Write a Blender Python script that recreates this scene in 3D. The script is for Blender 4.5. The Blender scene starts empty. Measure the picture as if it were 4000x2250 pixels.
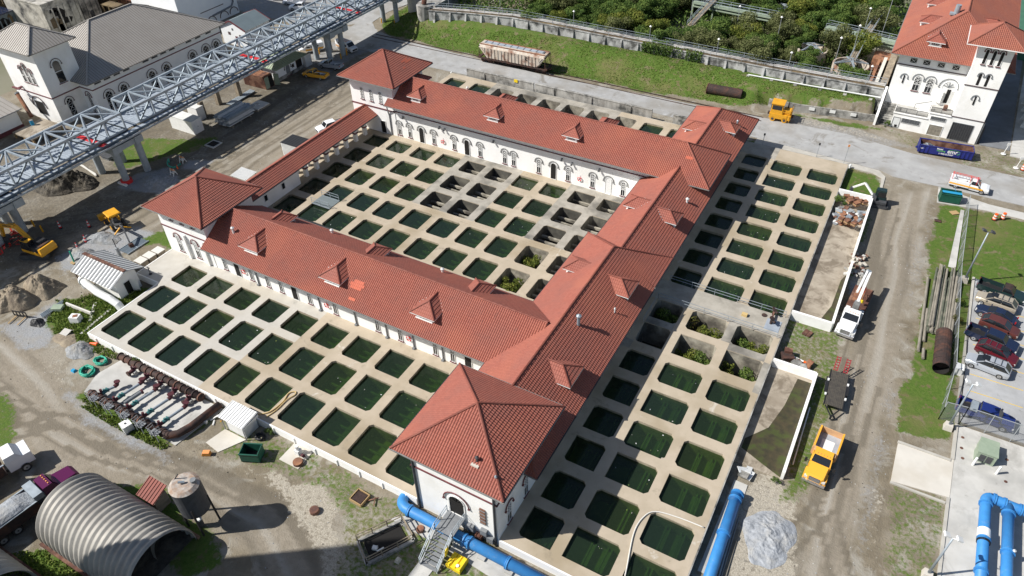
import bpy, bmesh, math, random
import numpy as np
from mathutils import Vector, Matrix
from math import radians, sin, cos, pi, hypot, atan2
random.seed(7)
S = bpy.context.scene
COL = S.collection
# ---------------- camera (drone, 65 m up), world, sun, exposure ----------------
cd = bpy.data.cameras.new("drone_camera"); cam = bpy.data.objects.new("drone_camera", cd); COL.objects.link(cam)
cd.sensor_width = 36; cd.lens = 25.489; cd.clip_start = 0.5; cd.clip_end = 4000
cam.matrix_world = Matrix(((.87366, -.30513, .37896, 0), (.48620, .57667, -.65656, 0), (-.01819, .75786, .65216, 65.1), (0, 0, 0, 1)))
S.camera = cam
W = bpy.data.worlds.new("World"); S.world = W; W.use_nodes = True
nt = W.node_tree; bg = nt.nodes["Background"]
sky = nt.nodes.new("ShaderNodeTexSky"); sky.sky_type = 'NISHITA'; sky.sun_disc = False
sky.sun_elevation = radians(44); sky.sun_rotation = radians(234.8); sky.air_density = 1.0; sky.dust_density = 1.2
nt.links.new(sky.outputs[0], bg.inputs[0]); bg.inputs[1].default_value = 0.068
sd = bpy.data.lights.new("sun", 'SUN'); sd.energy = 4.9; sd.angle = radians(0.53); sd.color = (1, .965, .91)
so = bpy.data.objects.new("sun", sd); COL.objects.link(so)
so.rotation_mode = 'QUATERNION'; so.rotation_quaternion = Vector((-.85, -.6, 1)).to_track_quat('Z', 'Y')
S.view_settings.view_transform = 'Standard'; S.view_settings.look = 'None'; S.view_settings.gamma = 1
S.view_settings.exposure = 0.36; S.view_settings.use_curve_mapping = False
S.render.engine = 'CYCLES'; S.cycles.max_bounces = 6; S.cycles.transparent_max_bounces = 8

# ---------------- materials ----------------
MT = {}
def mat(name, c1, c2=None, sc=1.0, rough=.85, metal=0.0, bump=0.0, contrast=(.35, .65), c3=None, sc3=.12, spec=.4, streak=None, bscale=None, coat=0, grime=None):
    m = bpy.data.materials.new(name); m.use_nodes = True; t = m.node_tree; N = t.nodes; L = t.links
    p = N["Principled BSDF"]; p.inputs["Roughness"].default_value = rough; p.inputs["Metallic"].default_value = metal
    p.inputs["Specular IOR Level"].default_value = spec
    if coat: p.inputs["Coat Weight"].default_value = coat
    p.inputs["Base Color"].default_value = (*c1, 1)
    geo = N.new("ShaderNodeNewGeometry"); vec = geo.outputs["Position"]
    if streak:
        mp = N.new("ShaderNodeMapping"); mp.inputs["Scale"].default_value = streak; L.new(vec, mp.inputs[0]); vec = mp.outputs[0]
    def noise(s, v, d=5):
        n = N.new("ShaderNodeTexNoise"); n.inputs["Scale"].default_value = s; n.inputs["Detail"].default_value = d; n.inputs["Roughness"].default_value = .6
        L.new(v, n.inputs["Vector"]); return n.outputs["Fac"]
    col = None
    if c2:
        r = N.new("ShaderNodeMapRange"); r.inputs["From Min"].default_value = contrast[0]; r.inputs["From Max"].default_value = contrast[1]
        L.new(noise(sc, vec), r.inputs[0])
        mx = N.new("ShaderNodeMix"); mx.data_type = 'RGBA'; mx.inputs["A"].default_value = (*c1, 1); mx.inputs["B"].default_value = (*c2, 1)
        L.new(r.outputs[0], mx.inputs["Factor"]); col = mx.outputs["Result"]
        if c3:
            r2 = N.new("ShaderNodeMapRange"); r2.inputs["From Min"].default_value = .48; r2.inputs["From Max"].default_value = .66
            L.new(noise(sc3, geo.outputs["Position"], 4), r2.inputs[0])
            m2 = N.new("ShaderNodeMix"); m2.data_type = 'RGBA'; L.new(col, m2.inputs["A"]); m2.inputs["B"].default_value = (*c3, 1)
            L.new(r2.outputs[0], m2.inputs["Factor"]); col = m2.outputs["Result"]
        if grime:
            for gs, lo, hi, gc, gd in grime:
                r3 = N.new("ShaderNodeMapRange"); r3.inputs["From Min"].default_value = lo; r3.inputs["From Max"].default_value = hi; r3.inputs["To Max"].default_value = .8
                gn = N.new("ShaderNodeTexNoise"); gn.inputs["Scale"].default_value = gs; gn.inputs["Detail"].default_value = 9; gn.inputs["Roughness"].default_value = .68; gn.inputs["Distortion"].default_value = gd; L.new(geo.outputs["Position"], gn.inputs["Vector"]); L.new(gn.outputs["Fac"], r3.inputs[0])
                m3 = N.new("ShaderNodeMix"); m3.data_type = 'RGBA'; L.new(col, m3.inputs["A"]); m3.inputs["B"].default_value = (*gc, 1); L.new(r3.outputs[0], m3.inputs["Factor"]); col = m3.outputs["Result"]
        L.new(col, p.inputs["Base Color"])
    if bump:
        b = N.new("ShaderNodeBump"); b.inputs["Strength"].default_value = 1; b.inputs["Distance"].default_value = bump
        L.new(noise(bscale or sc * 4, geo.outputs["Position"]), b.inputs["Height"]); L.new(b.outputs[0], p.inputs["Normal"])
    MT[name] = m; return m

mat('white_wall', (.88, .875, .86), (.84, .835, .81), .9, .8, c3=(.78, .77, .735), sc3=.3, streak=(1, 1, .25), grime=((1.3, .64, .74, (.52, .51, .47), .3),))
mat('white_paint', (.80, .80, .78), (.72, .72, .70), 1.5, .6)
mat('pale_blue_wall', (.86, .87, .87), (.80, .82, .83), .5, .8)
mat('maroon_trim', (.16, .045, .05), (.11, .035, .04), 2, .6)
mat('dark_trim', (.09, .06, .06), None, 1, .6)
mat('glass_dark', (.015, .017, .02), None, 1, .12, spec=.7)
mat('opening', (.012, .011, .010), None, 1, .9)
mat('deck', (.455, .385, .295), (.395, .335, .25), .55, .88, c3=(.33, .27, .185), sc3=.11, grime=((.45, .60, .72, (.22, .19, .14), .4), (.17, .63, .70, (.60, .57, .51), 1.2), (2.2, .64, .74, (.26, .22, .17), 0)), bump=.006, bscale=7)
mat('deck_pale', (.49, .467, .42), (.43, .405, .355), .5, .88, c3=(.46, .42, .35), sc3=.12, grime=((.45, .60, .72, (.30, .285, .25), .4), (.2, .62, .70, (.62, .61, .58), 1.2), (2.2, .64, .74, (.33, .31, .27), 0)), bump=.006, bscale=7)
mat('deck_old', (.40, .372, .32), (.30, .277, .235), .7, .9, c3=(.16, .15, .13), sc3=.2, bump=.01, bscale=6)
mat('pit_wall', (.36, .31, .22), (.22, .19, .13), 1.2, .85, c3=(.09, .085, .05), sc3=.5)
mat('pit_wall_dry', (.40, .37, .30), (.22, .20, .16), 1.0, .9, c3=(.10, .09, .075), sc3=.4)
mat('pit_wall_dark', (.10, .095, .08), (.05, .048, .04), 1.0, .9, c3=(.17, .16, .13), sc3=.5)
mat('pit_floor_dark', (.02, .02, .016), (.035, .04, .02), 1.2, .95)
mat('pit_floor', (.17, .25, .055), (.065, .13, .045), .35, .9, c3=(.27, .31, .06), sc3=.25, contrast=(.3, .7))
mat('pit_beam', (.22, .29, .10), (.13, .19, .075), 1.5, .9)
mat('pit_floor_dry', (.06, .055, .04), (.03, .03, .02), 1.2, .95, c3=(.06, .09, .03), sc3=.6)
mat('bank_wall', (.50, .50, .49), (.33, .33, .32), .7, .9, c3=(.085, .085, .08), sc3=.5, streak=(1, 1, .25), grime=((.8, .60, .70, (.07, .07, .065), 1.0),))
mat('old_wall', (.42, .41, .38), (.24, .23, .21), .8, .9, c3=(.075, .075, .07), sc3=.55, streak=(1, 1, .3))
mat('grey_gutter', (.24, .24, .23), (.16, .16, .155), 2, .6)
mat('dark_gutter', (.03, .035, .045), None, 1, .5)
mat('grey_metal_roof', (.37, .345, .315), (.335, .31, .28), .4, .5, metal=.1)
mat('grey_metal_seam', (.215, .195, .17), None, 1, .5, metal=.2)
mat('green_metal_roof', (.33, .38, .28), (.28, .33, .24), .6, .5)
mat('blue_roof', (.16, .20, .215), (.14, .175, .19), .6, .5)
mat('galv', (.36, .41, .45), (.27, .31, .345), 1.3, .5, metal=.25, streak=(1, 1, 1))
mat('galv_dark', (.15, .185, .215), (.12, .15, .175), 1.3, .5, metal=.35)
mat('galv_deck', (.42, .465, .52), (.33, .37, .42), .7, .5, metal=.2)
mat('bridge_concrete', (.36, .40, .42), (.28, .31, .33), 1.1, .85)
mat('red_paint', (.55, .025, .03), None, 1, .6)
mat('white_metal', (.74, .75, .74), (.64, .65, .64), 1.2, .5)
mat('rust', (.13, .055, .036), (.075, .035, .026), 2.2, .85, c3=(.27, .15, .10), sc3=.6)
mat('rust_dark', (.055, .032, .027), (.03, .022, .02), 2.5, .8, c3=(.10, .045, .03), sc3=.8)
mat('rust_orange', (.35, .17, .09), (.20, .085, .05), 1.4, .85, c3=(.10, .05, .04), sc3=.6)
mat('blue_pipe', (.045, .235, .55), (.04, .20, .48), 1.5, .5, grime=((1.0, .58, .72, (.16, .27, .42), .3),))
mat('yellow', (.72, .36, .02), (.62, .30, .02), 1.5, .45)
mat('safety_yellow', (.80, .58, .02), None, 1, .5)
mat('orange', (.80, .12, .02), None, 1, .5)
mat('black', (.02, .02, .022), None, 1, .5)
mat('tyre', (.03, .03, .03), (.05, .045, .04), 4, .9)
mat('rim', (.45, .46, .47), None, 1, .35, metal=.6)
mat('chrome', (.6, .6, .62), None, 1, .25, metal=.8)
mat('grey', (.22, .23, .24), (.17, .18, .19), 2, .6)
mat('dark_grey', (.07, .075, .08), (.05, .05, .055), 2, .6)
mat('wood_dark', (.085, .075, .06), (.05, .045, .04), 3, .9)
mat('wood_grey', (.27, .245, .20), (.17, .155, .125), 2.5, .9, streak=(1, .3, 1))
mat('wood_green', (.12, .13, .095), (.075, .08, .06), 2.5, .9, streak=(4, .4, 4), c3=(.20, .19, .145), sc3=.5)
mat('timber', (.40, .27, .13), None, 1, .8)
mat('mulch', (.06, .035, .03), (.03, .02, .018), 5, .95)
mat('bin_green', (.015, .10, .065), (.01, .07, .05), 2, .5)
mat('tarp_blue', (.02, .28, .50), None, 1, .6)
mat('hose_green', (.03, .40, .27), (.025, .30, .21), 3, .5)
mat('hose_tan', (.55, .40, .18), None, 1, .7)
mat('hose_white', (.62, .60, .55), None, 1, .7)
mat('teal', (.05, .17, .17), None, 1, .5)
mat('maroon_valve', (.11, .026, .034), (.06, .018, .022), 3, .6)
mat('yellow_green', (.30, .36, .27), (.25, .31, .23), 1.5, .6)
mat('gravel_grey', (.33, .34, .35), (.19, .20, .205), 2.6, .95, bump=.10, bscale=4, c3=(.25, .24, .22), sc3=.6)
mat('gravel_pale', (.38, .40, .425), (.24, .255, .275), 1.6, .95, bump=.12, bscale=4, c3=(.36, .36, .35), sc3=.6)
mat('sand', (.33, .275, .20), (.22, .18, .13), 1.4, .95, bump=.12, bscale=3, c3=(.16, .13, .10), sc3=.5)
mat('dark_soil', (.09, .08, .065), (.045, .04, .033), 1.6, .95, bump=.15, bscale=3, c3=(.15, .13, .10), sc3=.6)
mat('asphalt', (.38, .38, .375), (.315, .315, .31), .5, .92, c3=(.26, .245, .22), sc3=.09, grime=((.16, .56, .64, (.20, .185, .16), .8), (.9, .62, .7, (.22, .21, .19), 0), (.3, .62, .66, (.45, .45, .445), .6)), bump=.004, bscale=9)
mat('lot_asphalt', (.40, .405, .41), (.33, .335, .34), .6, .92, c3=(.29, .29, .285), sc3=.1, grime=((.7, .6, .68, (.22, .22, .21), .3),), bump=.004, bscale=9)
mat('dark_asphalt', (.20, .21, .225), (.165, .17, .18), .5, .9, c3=(.14, .14, .14), sc3=.12)
mat('concrete', (.53, .52, .49), (.45, .44, .41), .5, .9, c3=(.36, .355, .335), sc3=.17, grime=((.22, .54, .66, (.33, .32, .295), .6), (1.4, .62, .7, (.28, .27, .25), 0)), bump=.004, bscale=9)
mat('concrete_white', (.60, .57, .51), (.54, .51, .455), .5, .9, c3=(.50, .46, .39), sc3=.15)
mat('concrete_brown', (.40, .35, .28), (.32, .275, .215), .5, .9, c3=(.24, .20, .15), sc3=.2, grime=((.35, .5, .62, (.15, .12, .085), .8), (1.2, .6, .7, (.2, .17, .13), 0)))
mat('kerb', (.47, .45, .40), (.39, .37, .33), .8, .9)
mat('road_yellow', (.60, .42, .10), None, 1, .8)
mat('algae_mud', (.035, .033, .017), (.065, .05, .026), 1.2, .7, c3=(.05, .07, .015), sc3=.6)
mat('car_white', (.78, .79, .80), None, 1, .3, coat=.6)
mat('car_silver', (.50, .53, .57), None, 1, .3, metal=.4, coat=.6)
mat('car_gold', (.47, .41, .32), None, 1, .3, metal=.3, coat=.6)
mat('car_navy', (.012, .02, .05), None, 1, .25, coat=.7)
mat('car_blue', (.012, .025, .14), None, 1, .25, coat=.7)
mat('car_maroon', (.10, .008, .014), None, 1, .25, coat=.7)
mat('car_brown', (.10, .03, .025), None, 1, .3, coat=.6)
mat('car_green', (.012, .03, .03), None, 1, .3, coat=.6)
mat('car_purple', (.10, .008, .06), None, 1, .3, coat=.6)
mat('truck_yellow', (.80, .40, .04), None, 1, .35, coat=.5)
mat('truck_tan', (.60, .36, .18), (.50, .30, .16), 2, .6)
mat('taillight', (.35, .01, .01), None, 1, .3)
mat('headlight', (.6, .6, .58), None, 1, .15)
mat('skipblue', (.02, .03, .20), (.016, .022, .15), 1.5, .45)
mat('hopper_paint', (.58, .53, .46), (.46, .38, .30), 1.3, .8, c3=(.22, .10, .06), sc3=.55, streak=(1.5, 1.5, .3))
mat('red_tin', (.24, .06, .04), (.19, .045, .03), 1, .6)
mat('shade_black', (.02, .022, .026), None, 1, .8)
mat('mesh_grey', (.33, .35, .36), None, 1, .6)
mat('trunk', (.11, .085, .06), (.06, .05, .035), 3, .9)
mat('text_white', (.75, .75, .75), None, 1, .6)
mat('text_green', (.15, .5, .12), None, 1, .6)
mat('safety_red', (.65, .03, .03), None, 1, .6)
mat('pond_green', (.05, .09, .02), (.03, .05, .02), 1, .3)
mat('plaster_ruin', (.50, .475, .42), (.30, .28, .24), .8, .9, c3=(.05, .05, .05), sc3=.3)
mat('brown_ruin', (.14, .10, .06), (.07, .055, .035), .8, .9, c3=(.20, .15, .08), sc3=.3)
mat('hazard', (.75, .30, .10), None, 1, .6)
mat('net_red', (.70, .04, .03), (.5, .03, .03), 3, .7)

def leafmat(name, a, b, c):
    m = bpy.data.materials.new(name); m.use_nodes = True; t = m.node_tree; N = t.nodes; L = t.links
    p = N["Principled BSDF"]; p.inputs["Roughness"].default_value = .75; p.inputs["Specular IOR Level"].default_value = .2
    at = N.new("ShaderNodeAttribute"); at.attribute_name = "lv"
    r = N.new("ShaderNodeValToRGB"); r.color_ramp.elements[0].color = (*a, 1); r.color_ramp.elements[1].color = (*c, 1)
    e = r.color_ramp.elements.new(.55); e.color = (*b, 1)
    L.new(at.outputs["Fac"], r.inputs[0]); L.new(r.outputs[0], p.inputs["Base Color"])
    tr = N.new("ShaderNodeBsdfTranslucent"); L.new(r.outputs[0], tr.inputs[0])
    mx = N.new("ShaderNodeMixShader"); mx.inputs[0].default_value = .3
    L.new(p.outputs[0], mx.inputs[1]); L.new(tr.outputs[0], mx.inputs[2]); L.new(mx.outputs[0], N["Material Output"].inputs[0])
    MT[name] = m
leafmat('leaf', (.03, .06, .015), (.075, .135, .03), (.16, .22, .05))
leafmat('leaf_olive', (.05, .06, .02), (.12, .14, .05), (.22, .23, .10))
leafmat('leaf_yellow', (.04, .065, .012), (.13, .17, .03), (.24, .24, .05))
leafmat('leaf_brown', (.05, .035, .015), (.09, .08, .02), (.12, .14, .03))
leafmat('grass_tuft', (.06, .10, .02), (.12, .18, .03), (.20, .25, .05))

def tilemat(name, ca, cb, cc):
    m = bpy.data.materials.new(name); m.use_nodes = True; t = m.node_tree; N = t.nodes; L = t.links
    p = N["Principled BSDF"]; p.inputs["Roughness"].default_value = .7; p.inputs["Specular IOR Level"].default_value = .3
    uv = N.new("ShaderNodeUVMap"); uv.uv_map = "UVMap"
    b = N.new("ShaderNodeTexBrick"); L.new(uv.outputs[0], b.inputs["Vector"])
    b.offset = 0.0; b.inputs["Scale"].default_value = 1; b.inputs["Brick Width"].default_value = .27; b.inputs["Row Height"].default_value = .37
    b.inputs["Mortar Size"].default_value = .022; b.inputs["Mortar Smooth"].default_value = .5; b.inputs["Bias"].default_value = -.15
    b.inputs["Color1"].default_value = (*ca, 1); b.inputs["Color2"].default_value = (*cb, 1); b.inputs["Mortar"].default_value = (ca[0] * .6, ca[1] * .55, ca[2] * .55, 1)
    n = N.new("ShaderNodeTexNoise"); n.inputs["Scale"].default_value = .35; n.inputs["Detail"].default_value = 6
    g = N.new("ShaderNodeNewGeometry"); L.new(g.outputs["Position"], n.inputs["Vector"])
    r = N.new("ShaderNodeMapRange"); r.inputs["From Min"].default_value = .42; r.inputs["From Max"].default_value = .68; L.new(n.outputs["Fac"], r.inputs[0])
    mx = N.new("ShaderNodeMix"); mx.data_type = 'RGBA'; L.new(b.outputs["Color"], mx.inputs["A"]); mx.inputs["B"].default_value = (*cc, 1)
    m2 = N.new("ShaderNodeMath"); m2.operation = 'MULTIPLY'; m2.inputs[1].default_value = .6; L.new(r.outputs[0], m2.inputs[0]); L.new(m2.outputs[0], mx.inputs["Factor"])
    n5 = N.new("ShaderNodeTexNoise"); n5.inputs["Scale"].default_value = 1.1; n5.inputs["Detail"].default_value = 9; n5.inputs["Roughness"].default_value = .7; n5.inputs["Distortion"].default_value = .5; L.new(g.outputs["Position"], n5.inputs["Vector"])
    r5 = N.new("ShaderNodeMapRange"); r5.inputs["From Min"].default_value = .56; r5.inputs["From Max"].default_value = .72; r5.inputs["To Max"].default_value = .6; L.new(n5.outputs["Fac"], r5.inputs[0])
    m5 = N.new("ShaderNodeMix"); m5.data_type = 'RGBA'; L.new(mx.outputs["Result"], m5.inputs["A"]); m5.inputs["B"].default_value = (.17, .08, .065, 1); L.new(r5.outputs[0], m5.inputs["Factor"])
    n6 = N.new("ShaderNodeTexNoise"); n6.inputs["Scale"].default_value = .16; n6.inputs["Detail"].default_value = 7; L.new(g.outputs["Position"], n6.inputs["Vector"])
    r6 = N.new("ShaderNodeMapRange"); r6.inputs["From Min"].default_value = .52; r6.inputs["From Max"].default_value = .66; r6.inputs["To Max"].default_value = .55; L.new(n6.outputs["Fac"], r6.inputs[0])
    mx = N.new("ShaderNodeMix"); mx.data_type = 'RGBA'; L.new(m5.outputs["Result"], mx.inputs["A"]); mx.inputs["B"].default_value = (cb[0] * 1.28, cb[1] * 1.35, cb[2] * 1.2, 1); L.new(r6.outputs[0], mx.inputs["Factor"])
    L.new(mx.outputs["Result"], p.inputs["Base Color"])
    # rounded tile barrels
    w = N.new("ShaderNodeTexWave"); w.wave_profile = 'SIN'; w.inputs["Scale"].default_value = 1 / .27 / 3.1831 * .5 * 2; L.new(uv.outputs[0], w.inputs["Vector"])
    bp = N.new("ShaderNodeBump"); bp.inputs["Distance"].default_value = .03; bp.inputs["Strength"].default_value = .8
    L.new(w.outputs["Fac"], bp.inputs["Height"]); L.new(bp.outputs[0], p.inputs["Normal"])
    MT[name] = m
tilemat('tile', (.335, .112, .080), (.292, .092, .066), (.255, .098, .076))
tilemat('tile_new', (.52, .125, .07), (.44, .11, .065), (.42, .12, .08))
tilemat('tile_orange', (.33, .118, .08), (.285, .095, .065), (.27, .11, .085))

def watermat(name, tint, mur, f):
    m = bpy.data.materials.new(name); m.use_nodes = True; t = m.node_tree; N = t.nodes; L = t.links
    N.remove(N["Principled BSDF"])
    tr = N.new("ShaderNodeBsdfTransparent"); tr.inputs[0].default_value = (*tint, 1)
    gl = N.new("ShaderNodeBsdfGlossy"); gl.inputs["Roughness"].default_value = .03; gl.inputs[0].default_value = (1, 1, 1, 1)
    df = N.new("ShaderNodeBsdfDiffuse"); df.inputs[0].default_value = (*mur, 1)
    g = N.new("ShaderNodeNewGeometry")
    n = N.new("ShaderNodeTexNoise"); n.inputs["Scale"].default_value = 3.5; n.inputs["Detail"].default_value = 3; L.new(g.outputs["Position"], n.inputs["Vector"])
    bp = N.new("ShaderNodeBump"); bp.inputs["Distance"].default_value = .01; L.new(n.outputs["Fac"], bp.inputs["Height"])
    L.new(bp.outputs[0], gl.inputs["Normal"])
    a = N.new("ShaderNodeMixShader"); a.inputs[0].default_value = f; L.new(tr.outputs[0], a.inputs[1]); L.new(df.outputs[0], a.inputs[2])
    fr = N.new("ShaderNodeFresnel"); fr.inputs[0].default_value = 1.33; L.new(bp.outputs[0], fr.inputs["Normal"])
    b = N.new("ShaderNodeMixShader"); L.new(fr.outputs[0], b.inputs[0]); L.new(a.outputs[0], b.inputs[1]); L.new(gl.outputs[0], b.inputs[2])
    L.new(b.outputs[0], N["Material Output"].inputs[0]); MT[name] = m
watermat('water', (.36, .52, .28), (.034, .058, .034), .36)
watermat('water_dark', (.30, .45, .28), (.026, .046, .032), .45)
watermat('water_olive', (.40, .55, .27), (.040, .062, .030), .33)

def meshmat(name, col, open_):   # chain-link fabric: fine open mesh
    m = bpy.data.materials.new(name); m.use_nodes = True; t = m.node_tree; N = t.nodes; L = t.links
    p = N["Principled BSDF"]; p.inputs["Base Color"].default_value = (*col, 1); p.inputs["Roughness"].default_value = .5
    tr = N.new("ShaderNodeBsdfTransparent"); mx = N.new("ShaderNodeMixShader"); mx.inputs[0].default_value = open_
    L.new(p.outputs[0], mx.inputs[1]); L.new(tr.outputs[0], mx.inputs[2]); L.new(mx.outputs[0], N["Material Output"].inputs[0]); MT[name] = m
meshmat('chainlink', (.30, .32, .33), .72)
meshmat('grating', (.22, .26, .27), .35)
meshmat('ornament', (.03, .03, .03), .5)

# ---------------- mesh builder ----------------
class MB:
    def __init__(s, m='white_paint'): s.v = []; s.f = []; s.mi = []; s.uv = {}; s.ms = []; s.cur = m; s.lv = None
    def m(s, name): s.cur = name; return s
    def _i(s, m=None):
        m = m or s.cur
        if m not in s.ms: s.ms.append(m)
        return s.ms.index(m)
    def face(s, pts, m=None, uv=None):
        n = len(s.v); s.v += [tuple(p) for p in pts]; s.f.append(tuple(range(n, n + len(pts)))); s.mi.append(s._i(m))
        if uv: s.uv[len(s.f) - 1] = uv
        return s
    def mesh(s, V, F, m=None):
        n = len(s.v); s.v += [tuple(p) for p in V]; i = s._i(m)
        for f in F: s.f.append(tuple(a + n for a in f)); s.mi.append(i)
        return s
    def box(s, x0, y0, z0, x1, y1, z1, m=None):
        V = [(x0, y0, z0), (x1, y0, z0), (x1, y1, z0), (x0, y1, z0), (x0, y0, z1), (x1, y0, z1), (x1, y1, z1), (x0, y1, z1)]
        return s.mesh(V, [(0, 3, 2, 1), (4, 5, 6, 7), (0, 1, 5, 4), (1, 2, 6, 5), (2, 3, 7, 6), (3, 0, 4, 7)], m)
    def tbox(s, x0, y0, z0, x1, y1, z1, ix0, iy0, ix1, iy1, m=None):  # tapered: top inset per side
        V = [(x0, y0, z0), (x1, y0, z0), (x1, y1, z0), (x0, y1, z0), (x0 + ix0, y0 + iy0, z1), (x1 - ix1, y0 + iy0, z1), (x1 - ix1, y1 - iy1, z1), (x0 + ix0, y1 - iy1, z1)]
        return s.mesh(V, [(0, 3, 2, 1), (4, 5, 6, 7), (0, 1, 5, 4), (1, 2, 6, 5), (2, 3, 7, 6), (3, 0, 4, 7)], m)
    def rbox(s, c, d, a, m=None, tilt=0):   # centre, dims, yaw
        R = Matrix.Rotation(a, 3, 'Z') @ Matrix.Rotation(tilt, 3, 'Y'); h = Vector(d) / 2; C = Vector(c)
        V = [C + R @ Vector((sx * h.x, sy * h.y, sz * h.z)) for sz in (-1, 1) for sx, sy in ((-1, -1), (1, -1), (1, 1), (-1, 1))]
        return s.mesh(V, [(0, 3, 2, 1), (4, 5, 6, 7), (0, 1, 5, 4), (1, 2, 6, 5), (2, 3, 7, 6), (3, 0, 4, 7)], m)
    def beam(s, a, b, w, h=None, m=None):
        a = Vector(a); b = Vector(b); h = h or w; d = (b - a).normalized(); up = Vector((0, 0, 1))
        if abs(d.z) > .95: up = Vector((0, 1, 0))
        r = d.cross(up).normalized() * w / 2; u = r.cross(d).normalized() * h / 2
        V = [p + q for p in (a, b) for q in (-r - u, r - u, r + u, -r + u)]
        return s.mesh(V, [(0, 1, 2, 3), (7, 6, 5, 4), (0, 4, 5, 1), (1, 5, 6, 2), (2, 6, 7, 3), (3, 7, 4, 0)], m)
    def tube(s, P, r, n=8, m=None, caps=True):
        P = [Vector(p) for p in P]; rr = r if isinstance(r, (list, tuple)) else [r] * len(P); V = []; F = []; pu = None
        for i, p in enumerate(P):
            d = ((P[min(i + 1, len(P) - 1)] - p).normalized() + (p - P[max(i - 1, 0)]).normalized()).normalized()
            if pu is None: pu = d.orthogonal().normalized()
            pu = (pu - d * pu.dot(d)).normalized(); q = d.cross(pu)
            V += [p + (pu * cos(2 * pi * k / n) + q * sin(2 * pi * k / n)) * rr[i] for k in range(n)]
        for i in range(len(P) - 1):
            for k in range(n): F.append((i * n + k, i * n + (k + 1) % n, (i + 1) * n + (k + 1) % n, (i + 1) * n + k))
        if caps: F.append(tuple(range(n))[::-1]); F.append(tuple(range((len(P) - 1) * n, len(P) * n)))
        return s.mesh(V, F, m)
    def cyl(s, a, b, r, n=12, m=None, r2=None): return s.tube([a, b], [r, r2 if r2 is not None else r], n, m)
    def prism(s, poly, z0, z1, m=None):   # poly ccw in xy
        n = len(poly); V = [(*p, z0) for p in poly] + [(*p, z1) for p in poly]
        return s.mesh(V, [tuple(range(n))[::-1], tuple(range(n, 2 * n))] + [(k, (k + 1) % n, n + (k + 1) % n, n + k) for k in range(n)], m)
    def side(s, prof, y0, y1, m=None, inset=0):   # x-z profile extruded across y
        n = len(prof); V = [(p[0], y0, p[1]) for p in prof] + [(p[0], y1, p[1]) for p in prof]
        return s.mesh(V, [tuple(range(n)), tuple(range(n, 2 * n))[::-1]] + [(k, n + k, n + (k + 1) % n, (k + 1) % n) for k in range(n)], m)
    def build(s, name, parent=None, smooth=False, world=True):
        me = bpy.data.meshes.new(name); me.from_pydata(s.v, [], s.f); 
        for k in s.ms: me.materials.append(MT[k])
        me.polygons.foreach_set('material_index', s.mi)
        if s.uv:
            ul = me.uv_layers.new(name="UVMap")
            nl = [len(q) for q in s.f]; st = np.concatenate([[0], np.cumsum(nl)]); A = np.zeros((int(st[-1]), 2), np.float32)
            for fi, uvs in s.uv.items(): A[st[fi]:st[fi] + len(uvs)] = uvs
            ul.data.foreach_set('uv', A.ravel())
        if smooth: me.polygons.foreach_set('use_smooth', [True] * len(me.polygons))
        me.update()
        o = bpy.data.objects.new(name, me); COL.objects.link(o)
        if parent:
            o.parent = parent
            if world: o.matrix_parent_inverse = WM(parent).inverted()
        return o
def WM(o):
    m = Matrix.LocRotScale(o.location, o.rotation_euler, o.scale)
    return WM(o.parent) @ o.matrix_parent_inverse @ m if o.parent else m
def tag(o, label, cat, group=None, kind=None):
    if label: o['label'] = label
    if cat: o['category'] = cat
    if group: o['group'] = group
    if kind: o['kind'] = kind
    return o
def thing(name, label, cat, loc=(0, 0, 0), rz=0, group=None):
    o = bpy.data.objects.new(name, None); o.empty_display_size = .5; COL.objects.link(o); o.location = loc; o.rotation_euler = (0, 0, rz)
    return tag(o, label, cat, group)
def struct(o): o['kind'] = 'structure'; return o
def dup(root, loc, rz=0, label=None, scale=None):
    def rec(o, par):
        c = o.copy(); COL.objects.link(c)
        if par: c.parent = par
        for ch in [x for x in list(COL.objects) if x.parent == o]: rec(ch, c)
        return c
    r = rec(root, None); r.location = loc; r.rotation_euler = (0, 0, rz)
    if label: r['label'] = label
    if scale: r.scale = scale
    return r
def rail(b, P, h=1.05, m='galv', mid=True, post=2.0, t=.035):
    for a, c in zip(P[:-1], P[1:]):
        a = Vector(a); c = Vector(c); L = (c - a).length; n = max(1, round(L / post))
        for k in range(n + 1):
            q = a.lerp(c, k / n); b.beam(q, q + Vector((0, 0, h)), t, m=m)
        for z in ((h, h * .55) if mid else (h,)): b.beam(a + Vector((0, 0, z)), c + Vector((0, 0, z)), t, m=m)
mat('ramp_red', (.30, .02, .03), None, 1, .5)
mat('green_court', (.055, .16, .10), (.045, .13, .085), .5, .8)
# ---------------- ground ----------------
def smooth(a, b, x): t = np.clip((x - a) / (b - a), 0, 1); return t * t * (3 - 2 * t)
def hgt(x, y):
    x = np.asarray(x, float); y = np.asarray(y, float)
    berm = smooth(131, 139.5, y) * 3.4 * smooth(-114, -100, x) * (1 - smooth(-3, -2, x))
    # lower retaining wall on the right: berm starts behind it
    right = smooth(-24, -20, x) * (y < 136.2 + (x + 20) * .07)
    berm = berm * (1 - right)
    berm = np.where((y > 141.2) & (x < -2) & (x > -103), 1.2, berm)
    return berm
def vnoise(x, y, s, seed):
    r = np.random.RandomState(seed); T = r.rand(128, 128); X = x / s; Y = y / s
    i = np.floor(X).astype(int); j = np.floor(Y).astype(int); fx = X - i; fy = Y - j; fx = fx * fx * (3 - 2 * fx); fy = fy * fy * (3 - 2 * fy)
    a = T[i % 128, j % 128]; b = T[(i + 1) % 128, j % 128]; c = T[i % 128, (j + 1) % 128]; d = T[(i + 1) % 128, (j + 1) % 128]
    return (a * (1 - fx) + b * fx) * (1 - fy) + (c * (1 - fx) + d * fx) * fy
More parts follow.
